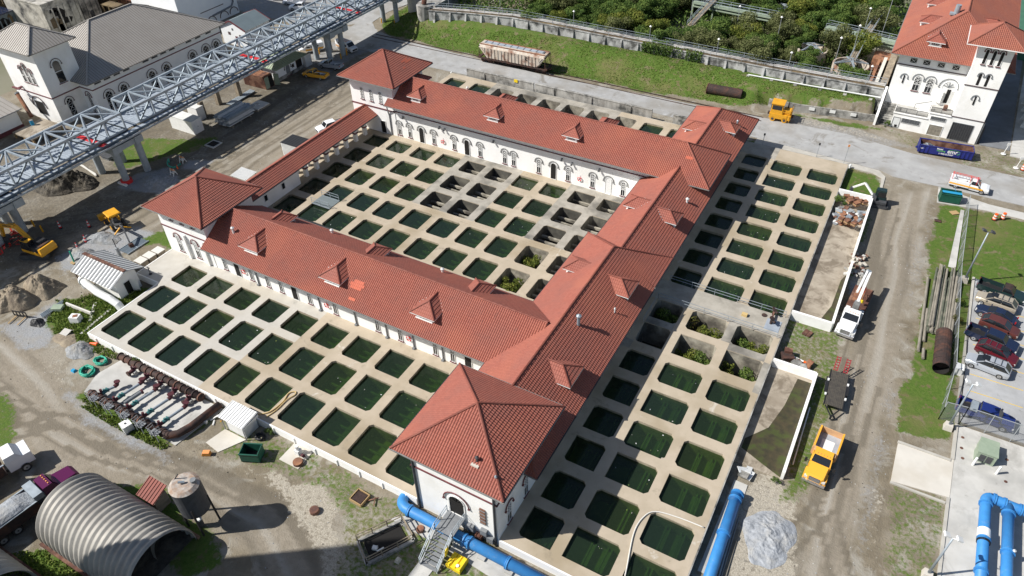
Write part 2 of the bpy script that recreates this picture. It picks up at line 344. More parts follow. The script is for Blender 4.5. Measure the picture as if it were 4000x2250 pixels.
def fbm(x, y, s, seed): return .55 * vnoise(x, y, s, seed) + .3 * vnoise(x, y, s / 2.3, seed + 1) + .15 * vnoise(x, y, s / 5.1, seed + 2)
def polyd(x, y, P):   # signed distance, positive inside
    d = np.full(x.shape, 1e9); ins = np.zeros(x.shape, bool); n = len(P)
    for k in range(n):
        ax, ay = P[k]; bx, by = P[(k + 1) % n]; ex, ey = bx - ax, by - ay
        t = np.clip(((x - ax) * ex + (y - ay) * ey) / (ex * ex + ey * ey + 1e-9), 0, 1)
        d = np.minimum(d, np.hypot(x - ax - t * ex, y - ay - t * ey))
        c = ((ay > y) != (by > y)) & (x < (bx - ax) * (y - ay) / (by - ay + 1e-12) + ax); ins ^= c
    return np.where(ins, d, -d)
HOLES = [(-80.9, 31.3, -3.1, 48.8), (-20.3, 31.3, -3.1, 118.0), (-81.5, 48.8, -20, 118), ]
def footprint(x, y):
    r = np.zeros(x.shape, bool)
    for a, b, c, d in HOLES: r |= (x > a + .3) & (x < c - .3) & (y > b + .3) & (y < d - .3)
    r |= (x > -31.8) & (x < -28.6) & (y > 24.6) & (y < 28) & False
    return r
def make_ground():
    st = .4; xs = np.arange(-160, 42.01, st); ys = np.arange(0, 170.01, st); X, Y = np.meshgrid(xs, ys, indexing='ij')
    Z = hgt(X, Y) + (fbm(X, Y, 3.0, 5) - .5) * .10 * (1 + 2 * (Y > 131))
    nz = (fbm(X, Y, 5, 11) - .5); nf = (fbm(X, Y, 1.6, 21) - .5)
    def lay(P, fe=1.0, wob=2.5): return smooth(-fe, fe, polyd(X, Y, P) + nz * wob + nf * 1.0)
    grass = np.zeros(X.shape); grav = grass.copy(); mud = grass.copy(); pale = grass.copy(); dry = grass.copy()
    # grass
    for P, a in [([(-115, 152), (-114, 138), (-108, 131.5), (-82, 130.2), (-63, 129.6), (-43, 130.6), (-24, 132.5), (-19, 136), (-2, 138), (-2, 145), (-60, 146), (-100, 150)], 1),
                 ([(-121, 63), (-113, 62), (-108, 70), (-103.5, 76), (-107, 77.5), (-112, 74), (-120, 70)], .7),
                 ([(-92, 34), (-88.8, 37), (-84, 41), (-81, 42), (-81, 31.4), (-75, 31.2), (-75, 30.2), (-81, 29.4), (-84, 31), (-86, 29.5), (-89, 30.5)], 1),
                 ([(-75, 31.2), (-74, 23.7), (-66, 23.2), (-58, 24), (-57, 31.2), (-57, 25), (-72, 25)], .75),
                 ([(-88, 16), (-82, 19.5), (-76, 18.5), (-73.5, 16.5), (-74, 14.5), (-80, 12)], .7),
                 ([(-66, 4), (-61, 8.6), (-59, 10.5), (-46, 10.5), (-46, 4)], .9), ([(-60, 17.5), (-57, 19.7), (-52, 19.6), (-46, 18.6), (-42, 17), (-44, 14), (-60, 16)], .8),
                 ([(-57, 31.2), (-53, 24.5), (-45, 27), (-40, 28), (-36, 26), (-33, 22.5), (-30, 18), (-17, 24), (-19, 31), (-44, 31.2)], .5),
                 ([(-3.2, 110.5), (2.2, 110.5), (2.3, 119.2), (-20, 120.2), (-20, 118)], 1), ([(-3, 67.5), (4.8, 67.5), (4.6, 76), (2, 80), (-3, 77)], .55),
                 ([(2, 84), (2.8, 84), (2.8, 100), (2, 108)], .6), ([(-2, 69), (5.2, 68), (4.4, 61), (5, 55), (3.8, 49.5), (2.2, 49), (1.9, 68)], .6),
                 ([(11, 114), (18, 115.5), (40, 114), (40, 97), (17.3, 96.5), (17.3, 68.5), (16.3, 66), (12, 64), (11.5, 62.8), (11.8, 75), (12, 95), (11, 106)], 1),
                 ([(12, 57), (17.4, 57.5), (17.2, 40), (12.5, 40)], .46), ([(1, 136.9), (-2, 137.4), (5, 130.6), (15, 128.6), (30, 129), (30, 135), (16, 136.4), (10, 132)], .4),
                 ([(-15, 134.2), (-5, 135.3), (1, 136.2), (0, 134.6), (-8, 133.2)], .8), ([(-83, 118.2), (-66, 118.8), (-66, 120.3), (-83, 120)], .8), ([(-93, 48), (-86, 49), (-85, 52), (-92, 53.5)], .9)]:
        grass = np.maximum(grass, a * lay(P))
    # grey gravel
    for P, a in [([(-109, 57), (-109, 62), (-106, 66), (-101, 64), (-100, 59)], 1), ([(-101, 40), (-100.5, 46), (-99, 50.5), (-92, 51), (-93, 44), (-96, 38)], 1), ([(-105, 69), (-100, 72), (-100, 67), (-104, 66)], .8),
                 ([(-94, 27), (-92, 31), (-92, 35), (-88.5, 31), (-84, 28), (-87, 25)], .9), ([(-76, 22.8), (-64, 21.6), (-57, 22.6), (-57, 23.6), (-66, 23.4), (-76, 24.4)], .7),
                 
                 ([(-1, 40), (-.8, 50), (1, 51), (4, 49), (4.5, 40)], .5), ([(9.6, 44), (9.9, 70), (10.8, 70), (11.2, 50), (11, 40)], .42), ([(9, 90), (11, 84), (11.5, 116), (9.5, 118)], .3), ([(-122, 110), (-106, 106), (-106, 122), (-122, 122)], .6),
                 ([(1, 129), (-18, 129), (-20, 133), (-5, 134), (6, 131)], .55), ([(2.2, 85), (4.3, 86), (4.3, 95), (2.2, 95)], .7), ([(-160, 128), (-120, 126), (-118, 150), (-160, 170)], .7)]:
        grav = np.maximum(grav, a * lay(P))
    cream = np.zeros(X.shape)
    for P, a in [([(-47.5, 29), (-43, 27.2), (-40, 29), (-36.5, 28), (-35, 25), (-31, 23.5), (-29, 19), (-34, 21), (-38, 23.3), (-42, 25.2), (-46, 25.6)], .62), ([(-2.5, 36), (-1, 51), (1, 53), (4, 50.5), (5.5, 46), (5.5, 36)], .62), ([(11, 38), (10.2, 60), (11.7, 56), (12.6, 40)], .45), ([(-57, 25), (-53, 24.2), (-46, 25.2), (-47, 28), (-56, 27)], .4), ([(2, 88), (2, 96), (4.5, 95), (4.5, 87)], .5), ([(-20, 131), (-18, 135), (-6, 134.5), (5, 130.5), (-2, 131)], .45), ([(-82, 28.5), (-78, 26), (-75, 23.5), (-84, 25)], .4)]:
        cream = np.maximum(cream, a * lay(P))
    # dark damp dirt
    for P, a in [([(-160, 20), (-118, 40), (-104, 44), (-99, 52), (-100, 70), (-104, 90), (-104, 110), (-108, 118), (-125, 118), (-135, 100), (-135, 70)], .55), ([(-112, 36), (-98, 37), (-99, 41), (-112, 46)], .8), ([(-105, 78), (-100, 78), (-98, 108), (-104, 108)], .55),
                 ([(-114, 130), (-100, 127), (-96, 121), (-112, 121)], .4)]:
        mud = np.maximum(mud, a * lay(P, 2, 5))
    # smooth tan haul roads
    for P, a in [([(-110, 20), (-88, 27.5), (-82, 26), (-77, 24), (-70, 22), (-64, 21.9), (-58, 22.8), (-53, 23.8), (-46, 24.6), (-42, 24.3), (-37, 22.7), (-33, 20), (-35, 15), (-40, 18.5), (-46, 20.3), (-53, 20.6), (-59, 18.4), (-66, 16.5), (-73, 16), (-79, 19.6), (-95, 18)], 1),
                 ([(3, 110), (2.8, 92), (4.5, 84), (5.2, 70), (6, 55), (6.2, 35), (10, 35), (9.8, 60), (9.8, 80), (9.8, 100), (10.4, 119)], 1),
                 ([(-98, 50), (-86, 53), (-86, 120), (-99, 120), (-100, 90)], .7)]:
        pale = np.maximum(pale, a * lay(P))
    def lateral(P, w):
        best = np.full(X.shape, 1e9); sg = np.zeros(X.shape); al = np.zeros(X.shape); s = 0
        for (ax, ay), (bx, by) in zip(P[:-1], P[1:]):
            ex, ey = bx - ax, by - ay; L = math.hypot(ex, ey); t = np.clip(((X - ax) * ex + (Y - ay) * ey) / L ** 2, 0, 1); dx = X - ax - t * ex; dy = Y - ay - t * ey; d = np.hypot(dx, dy)
            c = (ex * (Y - ay) - ey * (X - ax)) / L; m_ = d < best; best = np.where(m_, d, best); sg = np.where(m_, c, sg); al = np.where(m_, s + t * L, al); s += L
        v = .6 * vnoise(sg + .7 * vnoise(al, al * 0, 9, 7), al / 40, .55, 81) + .4 * vnoise(sg + .5 * vnoise(al, al * 0, 6, 8), al / 25, 1.3, 83)
        return v, np.clip((w - best) / 1.5, 0, 1)
    tk = np.full(X.shape, .5)
    for P, w in (([(-110, 24), (-90, 23.5), (-79, 21.5), (-71, 19.2), (-62, 19.6), (-52, 21.7), (-43, 22.2), (-36, 19), (-30, 14)], 4.5), ([(8.3, 30), (8.0, 60), (7.6, 85), (6.8, 100), (6.8, 120)], 5.5), ([(-93, 46), (-93, 90), (-96, 122)], 7), ([(-125, 30), (-104, 50), (-103, 80), (-105, 112)], 6)):
        v, m_ = lateral(P, w); tk = tk * (1 - m_) + v * m_
    # a few distinct wheel ruts
    for P in ([(-88, 19), (-78, 17.5), (-70, 20.5), (-62, 20.5)], [(-82, 12), (-76, 15), (-72, 20), (-64, 20.3), (-54, 22.4), (-44, 22.9)], [(-90, 20), (-74, 18.2), (-66, 18.7), (-56, 20.9), (-45, 21)], [(2, 38), (5, 44), (8, 52), (9, 70)], [(12, 40), (8, 50), (6.3, 75), (6, 110)], [(-100, 53), (-96, 70), (-97, 100), (-104, 116)], [(-90, 55), (-94, 75), (-93, 110)], [(-110, 44), (-100, 53), (-99, 80)]):
        for off in (0, 1.9):
            d = np.full(X.shape, 1e9)
            for (ax, ay), (bx, by) in zip(P[:-1], P[1:]):
                ex, ey = bx - ax, by - ay; L = math.hypot(ex, ey); ox, oy = -ey / L * off, ex / L * off; t = np.clip(((X - ax - ox) * ex + (Y - ay - oy) * ey) / L ** 2, 0, 1); d = np.minimum(d, np.hypot(X - ax - ox - t * ex, Y - ay - oy - t * ey))
            tk = np.where(d + nf * .3 < .32, np.minimum(tk, .18), tk)
    dry = tk
    sel = footprint(X, Y) | ((X > -12.5) & (X < -4.9) & (Y > 148) & (Y < 155.5) & False)
    idx = -np.ones(X.shape, int); cs = sel[:-1, :-1] & sel[1:, :-1] & sel[:-1, 1:] & sel[1:, 1:]
    keep = ~cs; n = X.size; ID = np.arange(n).reshape(X.shape)
    F = np.stack([ID[:-1, :-1][keep], ID[1:, :-1][keep], ID[1:, 1:][keep], ID[:-1, 1:][keep]], 1)
    me = bpy.data.meshes.new('ground'); me.vertices.add(n); me.vertices.foreach_set('co', np.stack([X, Y, Z], -1).ravel())
    me.loops.add(F.size); me.loops.foreach_set('vertex_index', F.ravel()); me.polygons.add(len(F)); me.polygons.foreach_set('loop_start', np.arange(0, F.size, 4)); me.polygons.foreach_set('loop_total', np.full(len(F), 4))
    for nm, arr in (('w1', (grass, grav, mud)), ('w2', (pale, dry, cream))):
        a = me.color_attributes.new(nm, 'FLOAT_COLOR', 'POINT'); q = np.ones((n, 4)); 
        for k in range(3): q[:, k] = arr[k].ravel()
        a.data.foreach_set('color', q.ravel())
    me.update(calc_edges=True); me.polygons.foreach_set('use_smooth', [True] * len(me.polygons))
    me.materials.append(groundmat()); o = bpy.data.objects.new('ground', me); COL.objects.link(o); struct(o)
    b = MB('ground_far')
    for x0, y0, x1, y1 in ((-1500, -1500, 1500, 0), (-1500, 170, 1500, 1500), (-1500, 0, -160, 170), (42, 0, 1500, 170)): b.face([(x0, y0, -.02), (x1, y0, -.02), (x1, y1, -.02), (x0, y1, -.02)])
    struct(b.build('far_ground'))
def groundmat():
    m = bpy.data.materials.new('ground_mix'); m.use_nodes = True; t = m.node_tree; N = t.nodes; L = t.links
    p = N["Principled BSDF"]; p.inputs["Roughness"].default_value = .95; p.inputs["Specular IOR Level"].default_value = .15
    g = N.new("ShaderNodeNewGeometry"); pos = g.outputs["Position"]
    def noise(s, d=6, scl=None, dist=0):
        n = N.new("ShaderNodeTexNoise"); n.inputs["Scale"].default_value = s; n.inputs["Detail"].default_value = d; n.inputs["Roughness"].default_value = .65; n.inputs["Distortion"].default_value = dist
        v = pos
        if scl: mp = N.new("ShaderNodeMapping"); mp.inputs["Scale"].default_value = scl; L.new(pos, mp.inputs[0]); v = mp.outputs[0]
        L.new(v, n.inputs["Vector"]); return n.outputs["Fac"]
    def rng(f, a, b, c=0, d=1): r = N.new("ShaderNodeMapRange"); r.inputs[1].default_value = a; r.inputs[2].default_value = b; r.inputs[3].default_value = c; r.inputs[4].default_value = d; L.new(f, r.inputs[0]); return r.outputs[0]
    def mix(f, A, B):
        x = N.new("ShaderNodeMix"); x.data_type = 'RGBA'; L.new(f, x.inputs["Factor"])
        for s, v in (("A", A), ("B", B)):
            if isinstance(v, tuple): x.inputs[s].default_value = (*v, 1)
            else: L.new(v, x.inputs[s])
        return x.outputs["Result"]
    def mth(op, a, b):
        x = N.new("ShaderNodeMath"); x.operation = op
        for k, v in enumerate((a, b)):
            if isinstance(v, (int, float)): x.inputs[k].default_value = v
            else: L.new(v, x.inputs[k])
        return x.outputs[0]
    n1 = noise(.5); n2 = noise(2.2); n3 = noise(.13, 5); n4 = noise(7, 3)
    def weight(sock, lo=.25, hi=.75): return rng(mth('ADD', sock, mth('MULTIPLY', mth('SUBTRACT', n2, .5), 1.3)), lo, hi)
    a1 = N.new("ShaderNodeAttribute"); a1.attribute_name = 'w1'; s1 = N.new("ShaderNodeSeparateColor"); L.new(a1.outputs["Color"], s1.inputs[0])
    a2 = N.new("ShaderNodeAttribute"); a2.attribute_name = 'w2'; s2 = N.new("ShaderNodeSeparateColor"); L.new(a2.outputs["Color"], s2.inputs[0])
    dirt = mix(rng(n1, .35, .65), (.235, .20, .145), (.155, .13, .092)); dirt = mix(rng(n3, .45, .65), dirt, (.30, .27, .22)); dirt = mix(rng(n4, .5, .75), dirt, (.17, .15, .115)); dirt = mix(rng(noise(.28, 8, None, .8), .52, .62, 0, .8), dirt, (.33, .31, .265))
    tr = mix(rng(noise(1.1, 4, (1, 1, 1), .6), .35, .7), (.285, .25, .20), (.225, .195, .15)); tr = mix(rng(s2.outputs[1], .52, .85, 0, .8), tr, (.37, .345, .30)); tr = mix(rng(s2.outputs[1], .42, .15, 0, .8), tr, (.15, .13, .10)); dirt = mix(rng(s2.outputs[1], .40, .2, 0, .7), dirt, (.13, .112, .085))
    grv = mix(rng(n4, .3, .7), (.36, .37, .385), (.20, .205, .21)); grv = mix(rng(n1, .4, .7), grv, (.29, .28, .26))
    gr = mix(rng(n2, .35, .65), (.055, .108, .016), (.095, .145, .028)); gr = mix(rng(n4, .52, .72), gr, (.13, .17, .045)); gr = mix(rng(n3, .50, .66), gr, (.135, .14, .05)); gr = mix(rng(noise(.9, 6), .56, .66), gr, (.15, .12, .065)); gr = mix(rng(noise(.35, 7, None, .5), .56, .64, 0, .85), gr, (.18, .15, .09))
    c = mix(s2.outputs[0], dirt, tr); c = mix(mth('MULTIPLY', weight(s1.outputs[2]), .75), c, (.105, .095, .08)); c = mix(weight(s1.outputs[1]), c, grv); c = mix(weight(s2.outputs[2], .42, .6), c, mix(rng(n4, .35, .65), (.46, .42, .345), (.28, .25, .20))); c = mix(weight(s1.outputs[0], .38, .62), c, gr)
    L.new(c, p.inputs["Base Color"])
    bp = N.new("ShaderNodeBump"); bp.inputs["Distance"].default_value = .12; bp.inputs["Strength"].default_value = .7; L.new(mth('ADD', n2, mth('MULTIPLY', n4, .7)), bp.inputs["Height"]); L.new(bp.outputs[0], p.inputs["Normal"])
    return m
mat('ground_far', (.12, .13, .07), (.20, .19, .14), .02, .95)
make_ground()
def sheet(name, P, m, z=.012, thick=0, label=None):
    b = MB(m)
    if thick: b.prism(P, -.1, z)
    else: b.face([(*q, z) for q in P])
    return struct(b.build(name))
# ground relief is +-5 cm, so paved sheets are slabs lying a little above it
sheet('road', [(-19, 122), (1.9, 120.4), (4, 119.4), (12, 119.6), (60, 119.6), (60, 128.4), (6, 128.6), (-5.2, 130.6), (-19.4, 130.0), (-43, 128.9), (-63.7, 128.0), (-82.7, 128.9), (-98.8, 129.7), (-105, 130.1), (-112.4, 132.7), (-115.6, 135.8), (-116.3, 143.3), (-114.5, 152.4), (-116, 165), (-128, 165), (-127, 146), (-122, 136), (-114.7, 121.8), (-90.2, 120.5), (-68.8, 121.1), (-39, 122.6)], 'asphalt', .09, 1)
sheet('parking_lot', [(17.6, 68.9), (45, 68.9), (45, 96.9), (17.3, 96.9)], 'lot_asphalt', .09, 1)
sheet('apron', [(17.45, 38), (45, 38), (45, 68.2), (17.46, 68.3)], 'concrete', .10, 1)
sheet('apron_ramp', [(11.95, 57.0), (17.42, 57.7), (17.42, 62.9), (11.95, 62.45)], 'concrete_white', .11, 1)
sheet('yard_lane', [(15.6, 137.2), (20.3, 137.2), (21.4, 180), (16, 180)], 'dark_asphalt', .09, 1)
sheet('yard_apron', [(20.4, 135.2), (60, 135.2), (60, 178), (22, 178)], 'concrete', .12, 1)
sheet('pavement', [(-19, 119.6), (-3, 119.0), (1.0, 118.9), (2.4, 118), (2.7, 112.8), (3.0, 112.8), (2.9, 118.6), (1.7, 120.2), (-2, 120.5), (-19, 121.8)], 'kerb', .13, 1)
sheet('pipe_yard_slab', [(-73.8, 24.9), (-57.8, 24.6), (-57.0, 30.9), (-74.2, 30.9), (-74.9, 27.5)], 'concrete', .09, 1)
for P, m in (([(-46.3, 28.7), (-43.6, 28.7), (-43.7, 31.15), (-46.3, 31.2)], 'concrete_white'), ([(-55.1, 26.5), (-52.9, 26.2), (-51.4, 28.9), (-54.6, 28.9)], 'concrete_white'),
             ([(-26.1, 26.8), (-24.4, 26.7), (-24.6, 24.6), (-26.2, 24.3)], 'concrete'), ([(-31.4, 28.6), (-26.4, 28.5), (-26.2, 29.6), (-29.6, 30.0)], 'concrete'), ([(-24.4, 30.0), (-12, 29.6), (-12, 27.5), (-24.2, 28.5)], 'concrete'),
             ([(-2.5, 38), (-.7, 38), (-.9, 49.5), (-2.3, 49.5)], 'concrete'), ([(-3, 76.9), (2.0, 77.1), (2.0, 109.2), (-3, 109.2)], 'concrete_brown'), ([(-3, 51.8), (2.0, 51.8), (2.0, 67.6), (-3, 67.6)], 'concrete_brown'), ([(11, 114.5), (18, 115.6), (40, 115.2), (40, 117.2), (18, 117.6), (10.8, 119.5)], 'concrete')):
    sheet('path', P, m, .085, 1)
b = MB('algae_mud'); b.prism([(1.9, 66.9), (.3, 66.9), (-.1, 62), (-.9, 58), (-2.8, 55.3), (-2.8, 53.9), (.3, 52.6), (1.85, 52)], .09, .098); struct(b.build('puddle'))
b = MB('algae_mud'); b.prism([(1.0, 78), (1.95, 77.5), (1.95, 90), (1.4, 88), (1.3, 82), (.4, 78)], .09, .098); struct(b.build('puddle'))
# parking bay lines and kerbs
b = MB('road_yellow')
for y in (94.2, 91.2, 88.2, 85.4, 82.8, 80.2, 77.2, 74.3): b.prism([(18.0, y), (23.6, y), (23.6, y + .12), (18.0, y + .12)], .06, .096)
struct(b.build('bay_marking'))
b = MB('kerb'); b.box(17.05, 68.4, 0, 17.35, 97, .24); b.box(17.15, 40, 0, 17.44, 57.6, .22); b.box(17.1, 62.9, 0, 17.44, 68.2, .22); b.box(11.9, 62.5, 0, 17.1, 62.8, .22); b.box(11.9, 56.7, 0, 17.1, 56.95, .2)
struct(b.build('kerb'))
# ---------------- basin decks ----------------
ZD = 1.1
def octo(x0, y0, x1, y1, c):   # corner chamfers c = (sw, se, ne, nw)
    P = []
    P += [(x0 + c[0], y0)] + ([] if not c[0] else []) 
    P += [(x1 - c[1], y0)]; 
    if c[1]: P.append((x1, y0 + c[1]))
    P.append((x1, y1 - c[2]))
    if c[2]: P.append((x1 - c[2], y1))
    P.append((x0 + c[3], y1))
    if c[3]: P.append((x0, y1 - c[3]))
    if c[0]: P.append((x0, y0 + c[0]))
    return P
def deck(name, label, rects, pits, m, group=None, base=-.3, msel=None):
    t = thing(name, label, 'concrete deck', (rects[0][0], rects[0][1], 0)); t['group'] = group or 'basin decks'
    b = MB(m)
    for (X0, Y0, X1, Y1) in rects:
        xs = sorted({X0, X1, *[p[0] for p in pits if X0 < p[0] < X1], *[p[2] for p in pits if X0 < p[2] < X1]})
        ys = sorted({Y0, Y1, *[p[1] for p in pits if Y0 < p[1] < Y1], *[p[3] for p in pits if Y0 < p[3] < Y1]})
        for i in range(len(xs) - 1):
            for j in range(len(ys) - 1):
                cx = (xs[i] + xs[i + 1]) / 2; cy = (ys[j] + ys[j + 1]) / 2
                if any(p[0] < cx < p[2] and p[1] < cy < p[3] for p in pits): continue
                mm = msel(cx, cy) if msel else m
                b.face([(xs[i], ys[j], ZD), (xs[i + 1], ys[j], ZD), (xs[i + 1], ys[j + 1], ZD), (xs[i], ys[j + 1], ZD)], mm)
    for p in pits:
        x0, y0, x1, y1, c = p[:5]; mm = msel((x0 + x1) / 2, (y0 + y1) / 2) if msel else m
        if c[0]: b.face([(x0, y0, ZD), (x0 + c[0], y0, ZD), (x0, y0 + c[0], ZD)], mm)
        if c[1]: b.face([(x1, y0, ZD), (x1, y0 + c[1], ZD), (x1 - c[1], y0, ZD)], mm)
        if c[2]: b.face([(x1, y1, ZD), (x1 - c[2], y1, ZD), (x1, y1 - c[2], ZD)], mm)
        if c[3]: b.face([(x0, y1, ZD), (x0, y1 - c[3], ZD), (x0 + c[3], y1, ZD)], mm)
    b.build('slab', t)
    for n, p in enumerate(pits):
        x0, y0, x1, y1, c, kind = p; P = octo(x0, y0, x1, y1, c); zf = -1.0 if kind == 'w' else -2.4
        q = MB('pit_wall' if kind == 'w' else 'pit_wall_dark' if kind == 'b' else 'pit_wall_dry'); k = len(P)
        for i in range(k):
            a, e = P[i], P[(i + 1) % k]
            q.face([(*e, ZD - .002), (*a, ZD - .002), (*a, ZD - .12), (*e, ZD - .12)], m)
            q.face([(*e, ZD - .12), (*a, ZD - .12), (*a, zf), (*e, zf)])
        q.face([(*a, zf) for a in P], 'pit_floor' if kind == 'w' else 'pit_floor_dark' if kind == 'b' else 'pit_floor_dry')
        w_, h_ = x1 - x0, y1 - y0
        if kind == 'w':
            if name == 'filter_deck' and rects[0][0] > -25:   # troughs run north-south here
                for f in (.36, .70): q.box(x0 + w_ * f, y0 + .02, zf + .35, x0 + w_ * f + .16, y1 - .02, zf + .75, 'pit_beam'); q.box(x0 + w_ * f + .4, y0 + .02, zf + .35, x0 + w_ * f + .56, y1 - .02, zf + .75, 'pit_beam')
            else:
                for f in (.25, .5, .75): q.box(x0 + w_ * .3, y0 + h_ * f, zf + .35, x1 - .03, y0 + h_ * f + .16, zf + .7, 'pit_beam')
        elif kind == 'b':
            for f in (.2, .5, .8): q.box(x0 + .01, y0 + h_ * f - .22, -.6, x1 - .01, y0 + h_ * f + .12, -.2, 'pit_wall_dry')
        o = q.build('basin', t)
        if kind == 'w':
            if n % 3 == 1:
                D_ = MB('white_paint'); rd = random.Random(n)
                for _ in range(rd.randint(2, 6)): ax_, ay_ = rd.uniform(x0 + .3, x1 - .3), rd.uniform(y0 + .3, y1 - .3); D_.rbox((ax_, ay_, .75), (rd.uniform(.04, .16), rd.uniform(.03, .1), .02), rd.uniform(0, 3), rd.choice(['white_paint', 'deck_pale', 'pit_floor']))
                D_.build('floating_debris', o)
            W_ = MB(('water', 'water', 'water_dark', 'water', 'water_olive')[(n * 7 + int(x0)) % 5]); z = .74 if n % 7 else .70; W_.face([(*a, z) for a in P]); W_.build('water', o)
    return t
PC = .38
fr = []
for k in range(10):
    x = -80.02 + 5.04 * k
    for j, (y0, y1) in enumerate(((32.45, 36.7), (38.05, 42.4), (43.8, 47.2))):
        c = (PC if j in (0,) or k == 0 else 0, 0 if (j == 1 and k % 3) else PC, PC * .6, PC if j != 2 else 0)
        fr.append((x - .17, y0 - .12, x + 3.64, y1 + .12, (PC, PC if (j + k) % 3 else 0, 0 if k % 2 else PC * .7, PC if j < 2 and k % 3 != 1 else 0), 'w'))
msf = lambda x, y: 'deck_pale' if x < -62 + (y - 31) * .35 else 'deck'
dF = deck('filter_deck', 'long deck with three rows of green basins in front of the red roofed building', [(-80.9, 31.35, -29.65, 48.85), (-85.4, 42.6, -80.9, 48.85)], fr, 'deck', msel=msf)
b = MB('white_wall'); b.box(-81.05, 31.2, -.3, -29.8, 31.35, ZD + .03); b.box(-81.05, 31.35, -.3, -80.9, 42.5, ZD + .03); b.box(-85.55, 42.45, -.3, -81.05, 42.6, ZD + .03); b.box(-85.55, 42.6, -.3, -85.4, 48.8, ZD + .03)
for k in range(17): x = -79.5 + k * 3.02; b.box(x, 31.08, -.2, x + .12, 31.2, .95)
b.build('parapet_wall', dF)
er = []
cols = ((-18.85, -15.5), (-14.05, -9.6), (-8.25, -3.97))
rows = [(32.8, 36.2), (37.6, 41.15), (42.85, 46.2), (47.7, 51.15), (52.8, 56.2), (57.9, 61.2), (63.0, 66.55), (68.0, 71.5), (75.85, 79.3), (80.9, 84.3), (85.8, 89.25), (90.8, 94.2), (95.8, 99.2), (100.7, 104.15), (105.6, 109.0), (110.6, 113.95)]
for j, (y0, y1) in enumerate(rows):
    for i, (x0, x1) in enumerate(cols):
        kind = 'd' if j in (6, 7) else 'w'
        er.append((x0 - .12, y0 - .12, x1 + .12, y1 + .12, (PC if (i + j) % 2 == 0 or i == 2 else 0, PC if i > 0 or j % 2 else 0, PC, PC if j % 2 else 0), kind))
mse = lambda x, y: 'deck_old' if 71.5 < y < 75.85 or (62 < y < 76 and (int(x * 3 + y) % 3 == 0)) or y > 114.2 and x < -12 else 'deck'
dE = deck('filter_deck', 'tan deck with three columns of basins east of the red roofed building', [(-20.25, 31.35, -3.1, 118.0)], er, 'deck', msel=mse)
b = MB('white_wall'); b.box(-20.2, 31.2, -.3, -2.95, 31.35, ZD + .03); b.build('parapet_wall', dE)
b = MB('old_wall'); b.box(-3.1, 31.35, -.3, -2.98, 118.0, ZD - .01); b.box(-20.2, 118.0, -.3, -2.98, 118.12, ZD - .01); b.build('edge_wall', dE)
cr = []
for k in range(10):
    x = -80.02 + 5.03 * k
    for j, (y0, y1) in enumerate(((63.85, 68.0), (69.65, 73.75), (75.35, 79.4), (81.0, 84.85), (86.7, 89.95))):
        kind = 'w'
        if k in (4, 5) and j >= 2: kind = 'b'
        if k >= 8: kind = 'b' if j >= 2 or k == 9 else 'd'
        cr.append((x - .15, y0 - .12, x + 3.6, y1 + .12, (PC, PC if k % 2 else 0, PC * .7, PC if j != 4 else 0), kind))
msc = lambda x, y: 'deck_old' if (-61.3 < x < -50.5 and y > 74.6) or (x > -41.5 and y > 74.6 and x < -30) else 'deck'
dC = deck('filter_deck', 'courtyard deck of basins, some drained, enclosed by the red roofed wings and the arcade', [(-85.2, 57.6, -29.9, 91.5)], cr, 'deck', msel=msc)
b = MB('deck'); b.box(-80.9, 74.3, ZD + .004, -30, 74.6, ZD + .03); b.box(-80.9, 74.75, ZD + .004, -30, 74.9, ZD + .02); b.box(-85.3, 57.6, -.3, -85.2, 91.5, ZD); b.build('expansion_strip', dC)
rr_ = []
for k, x in enumerate([-80.4, -74.5, -69.3, -64.2, -59.1, -54.0, -48.9, -43.6, -38.3, -33.2]):
    rr_.append((x, 113.1, x + 3.85, 116.5, (0, 0, PC, PC), 'w' if k in (0, 1, 8, 9) else 'd'))
dR = deck('filter_deck', 'narrow deck with one row of basins behind the north wing, mostly drained and tan walled', [(-81.5, 100.0, -29.2, 118.3)], rr_, 'deck_old', msel=lambda x, y: 'deck' if x > -42 or x < -71 else 'deck_old')
b = MB('old_wall'); b.box(-81.6, 100.0, -.3, -81.5, 118.3, ZD); b.box(-81.5, 118.3, -.3, -29.2, 118.42, ZD); b.build('edge_wall', dR)
for x0, x1, lb in ((-78.2, -62.7, 'stained concrete barrier wall beside the road, western length with the yellow sign'), (-62.4, -38.0, 'long stained concrete barrier wall beside the road behind the drained basins'), (-33.9, -29.5, 'short stained concrete barrier wall end next to the north roof hip')):
    b = MB('old_wall'); b.box(x0, 119.0, 0, x1, 119.35, 2.35); b.box(x0 + .02, 118.93, 2.35, x1 - .02, 119.42, 2.47)
    for k in range(int((x1 - x0) / 8)): b.box(x0 + 4 + 8 * k, 118.8, 0, x0 + 4.35 + 8 * k, 119.0, 2.2)
    tag(b.build('barrier_wall'), lb, 'wall', 'stained barrier walls by the road')
b = MB('safety_yellow'); b.box(-67.0, 118.85, 1.9, -66.2, 118.92, 2.5); tag(b.build('warning_sign'), 'small yellow sign on the stained barrier wall by the road', 'sign')
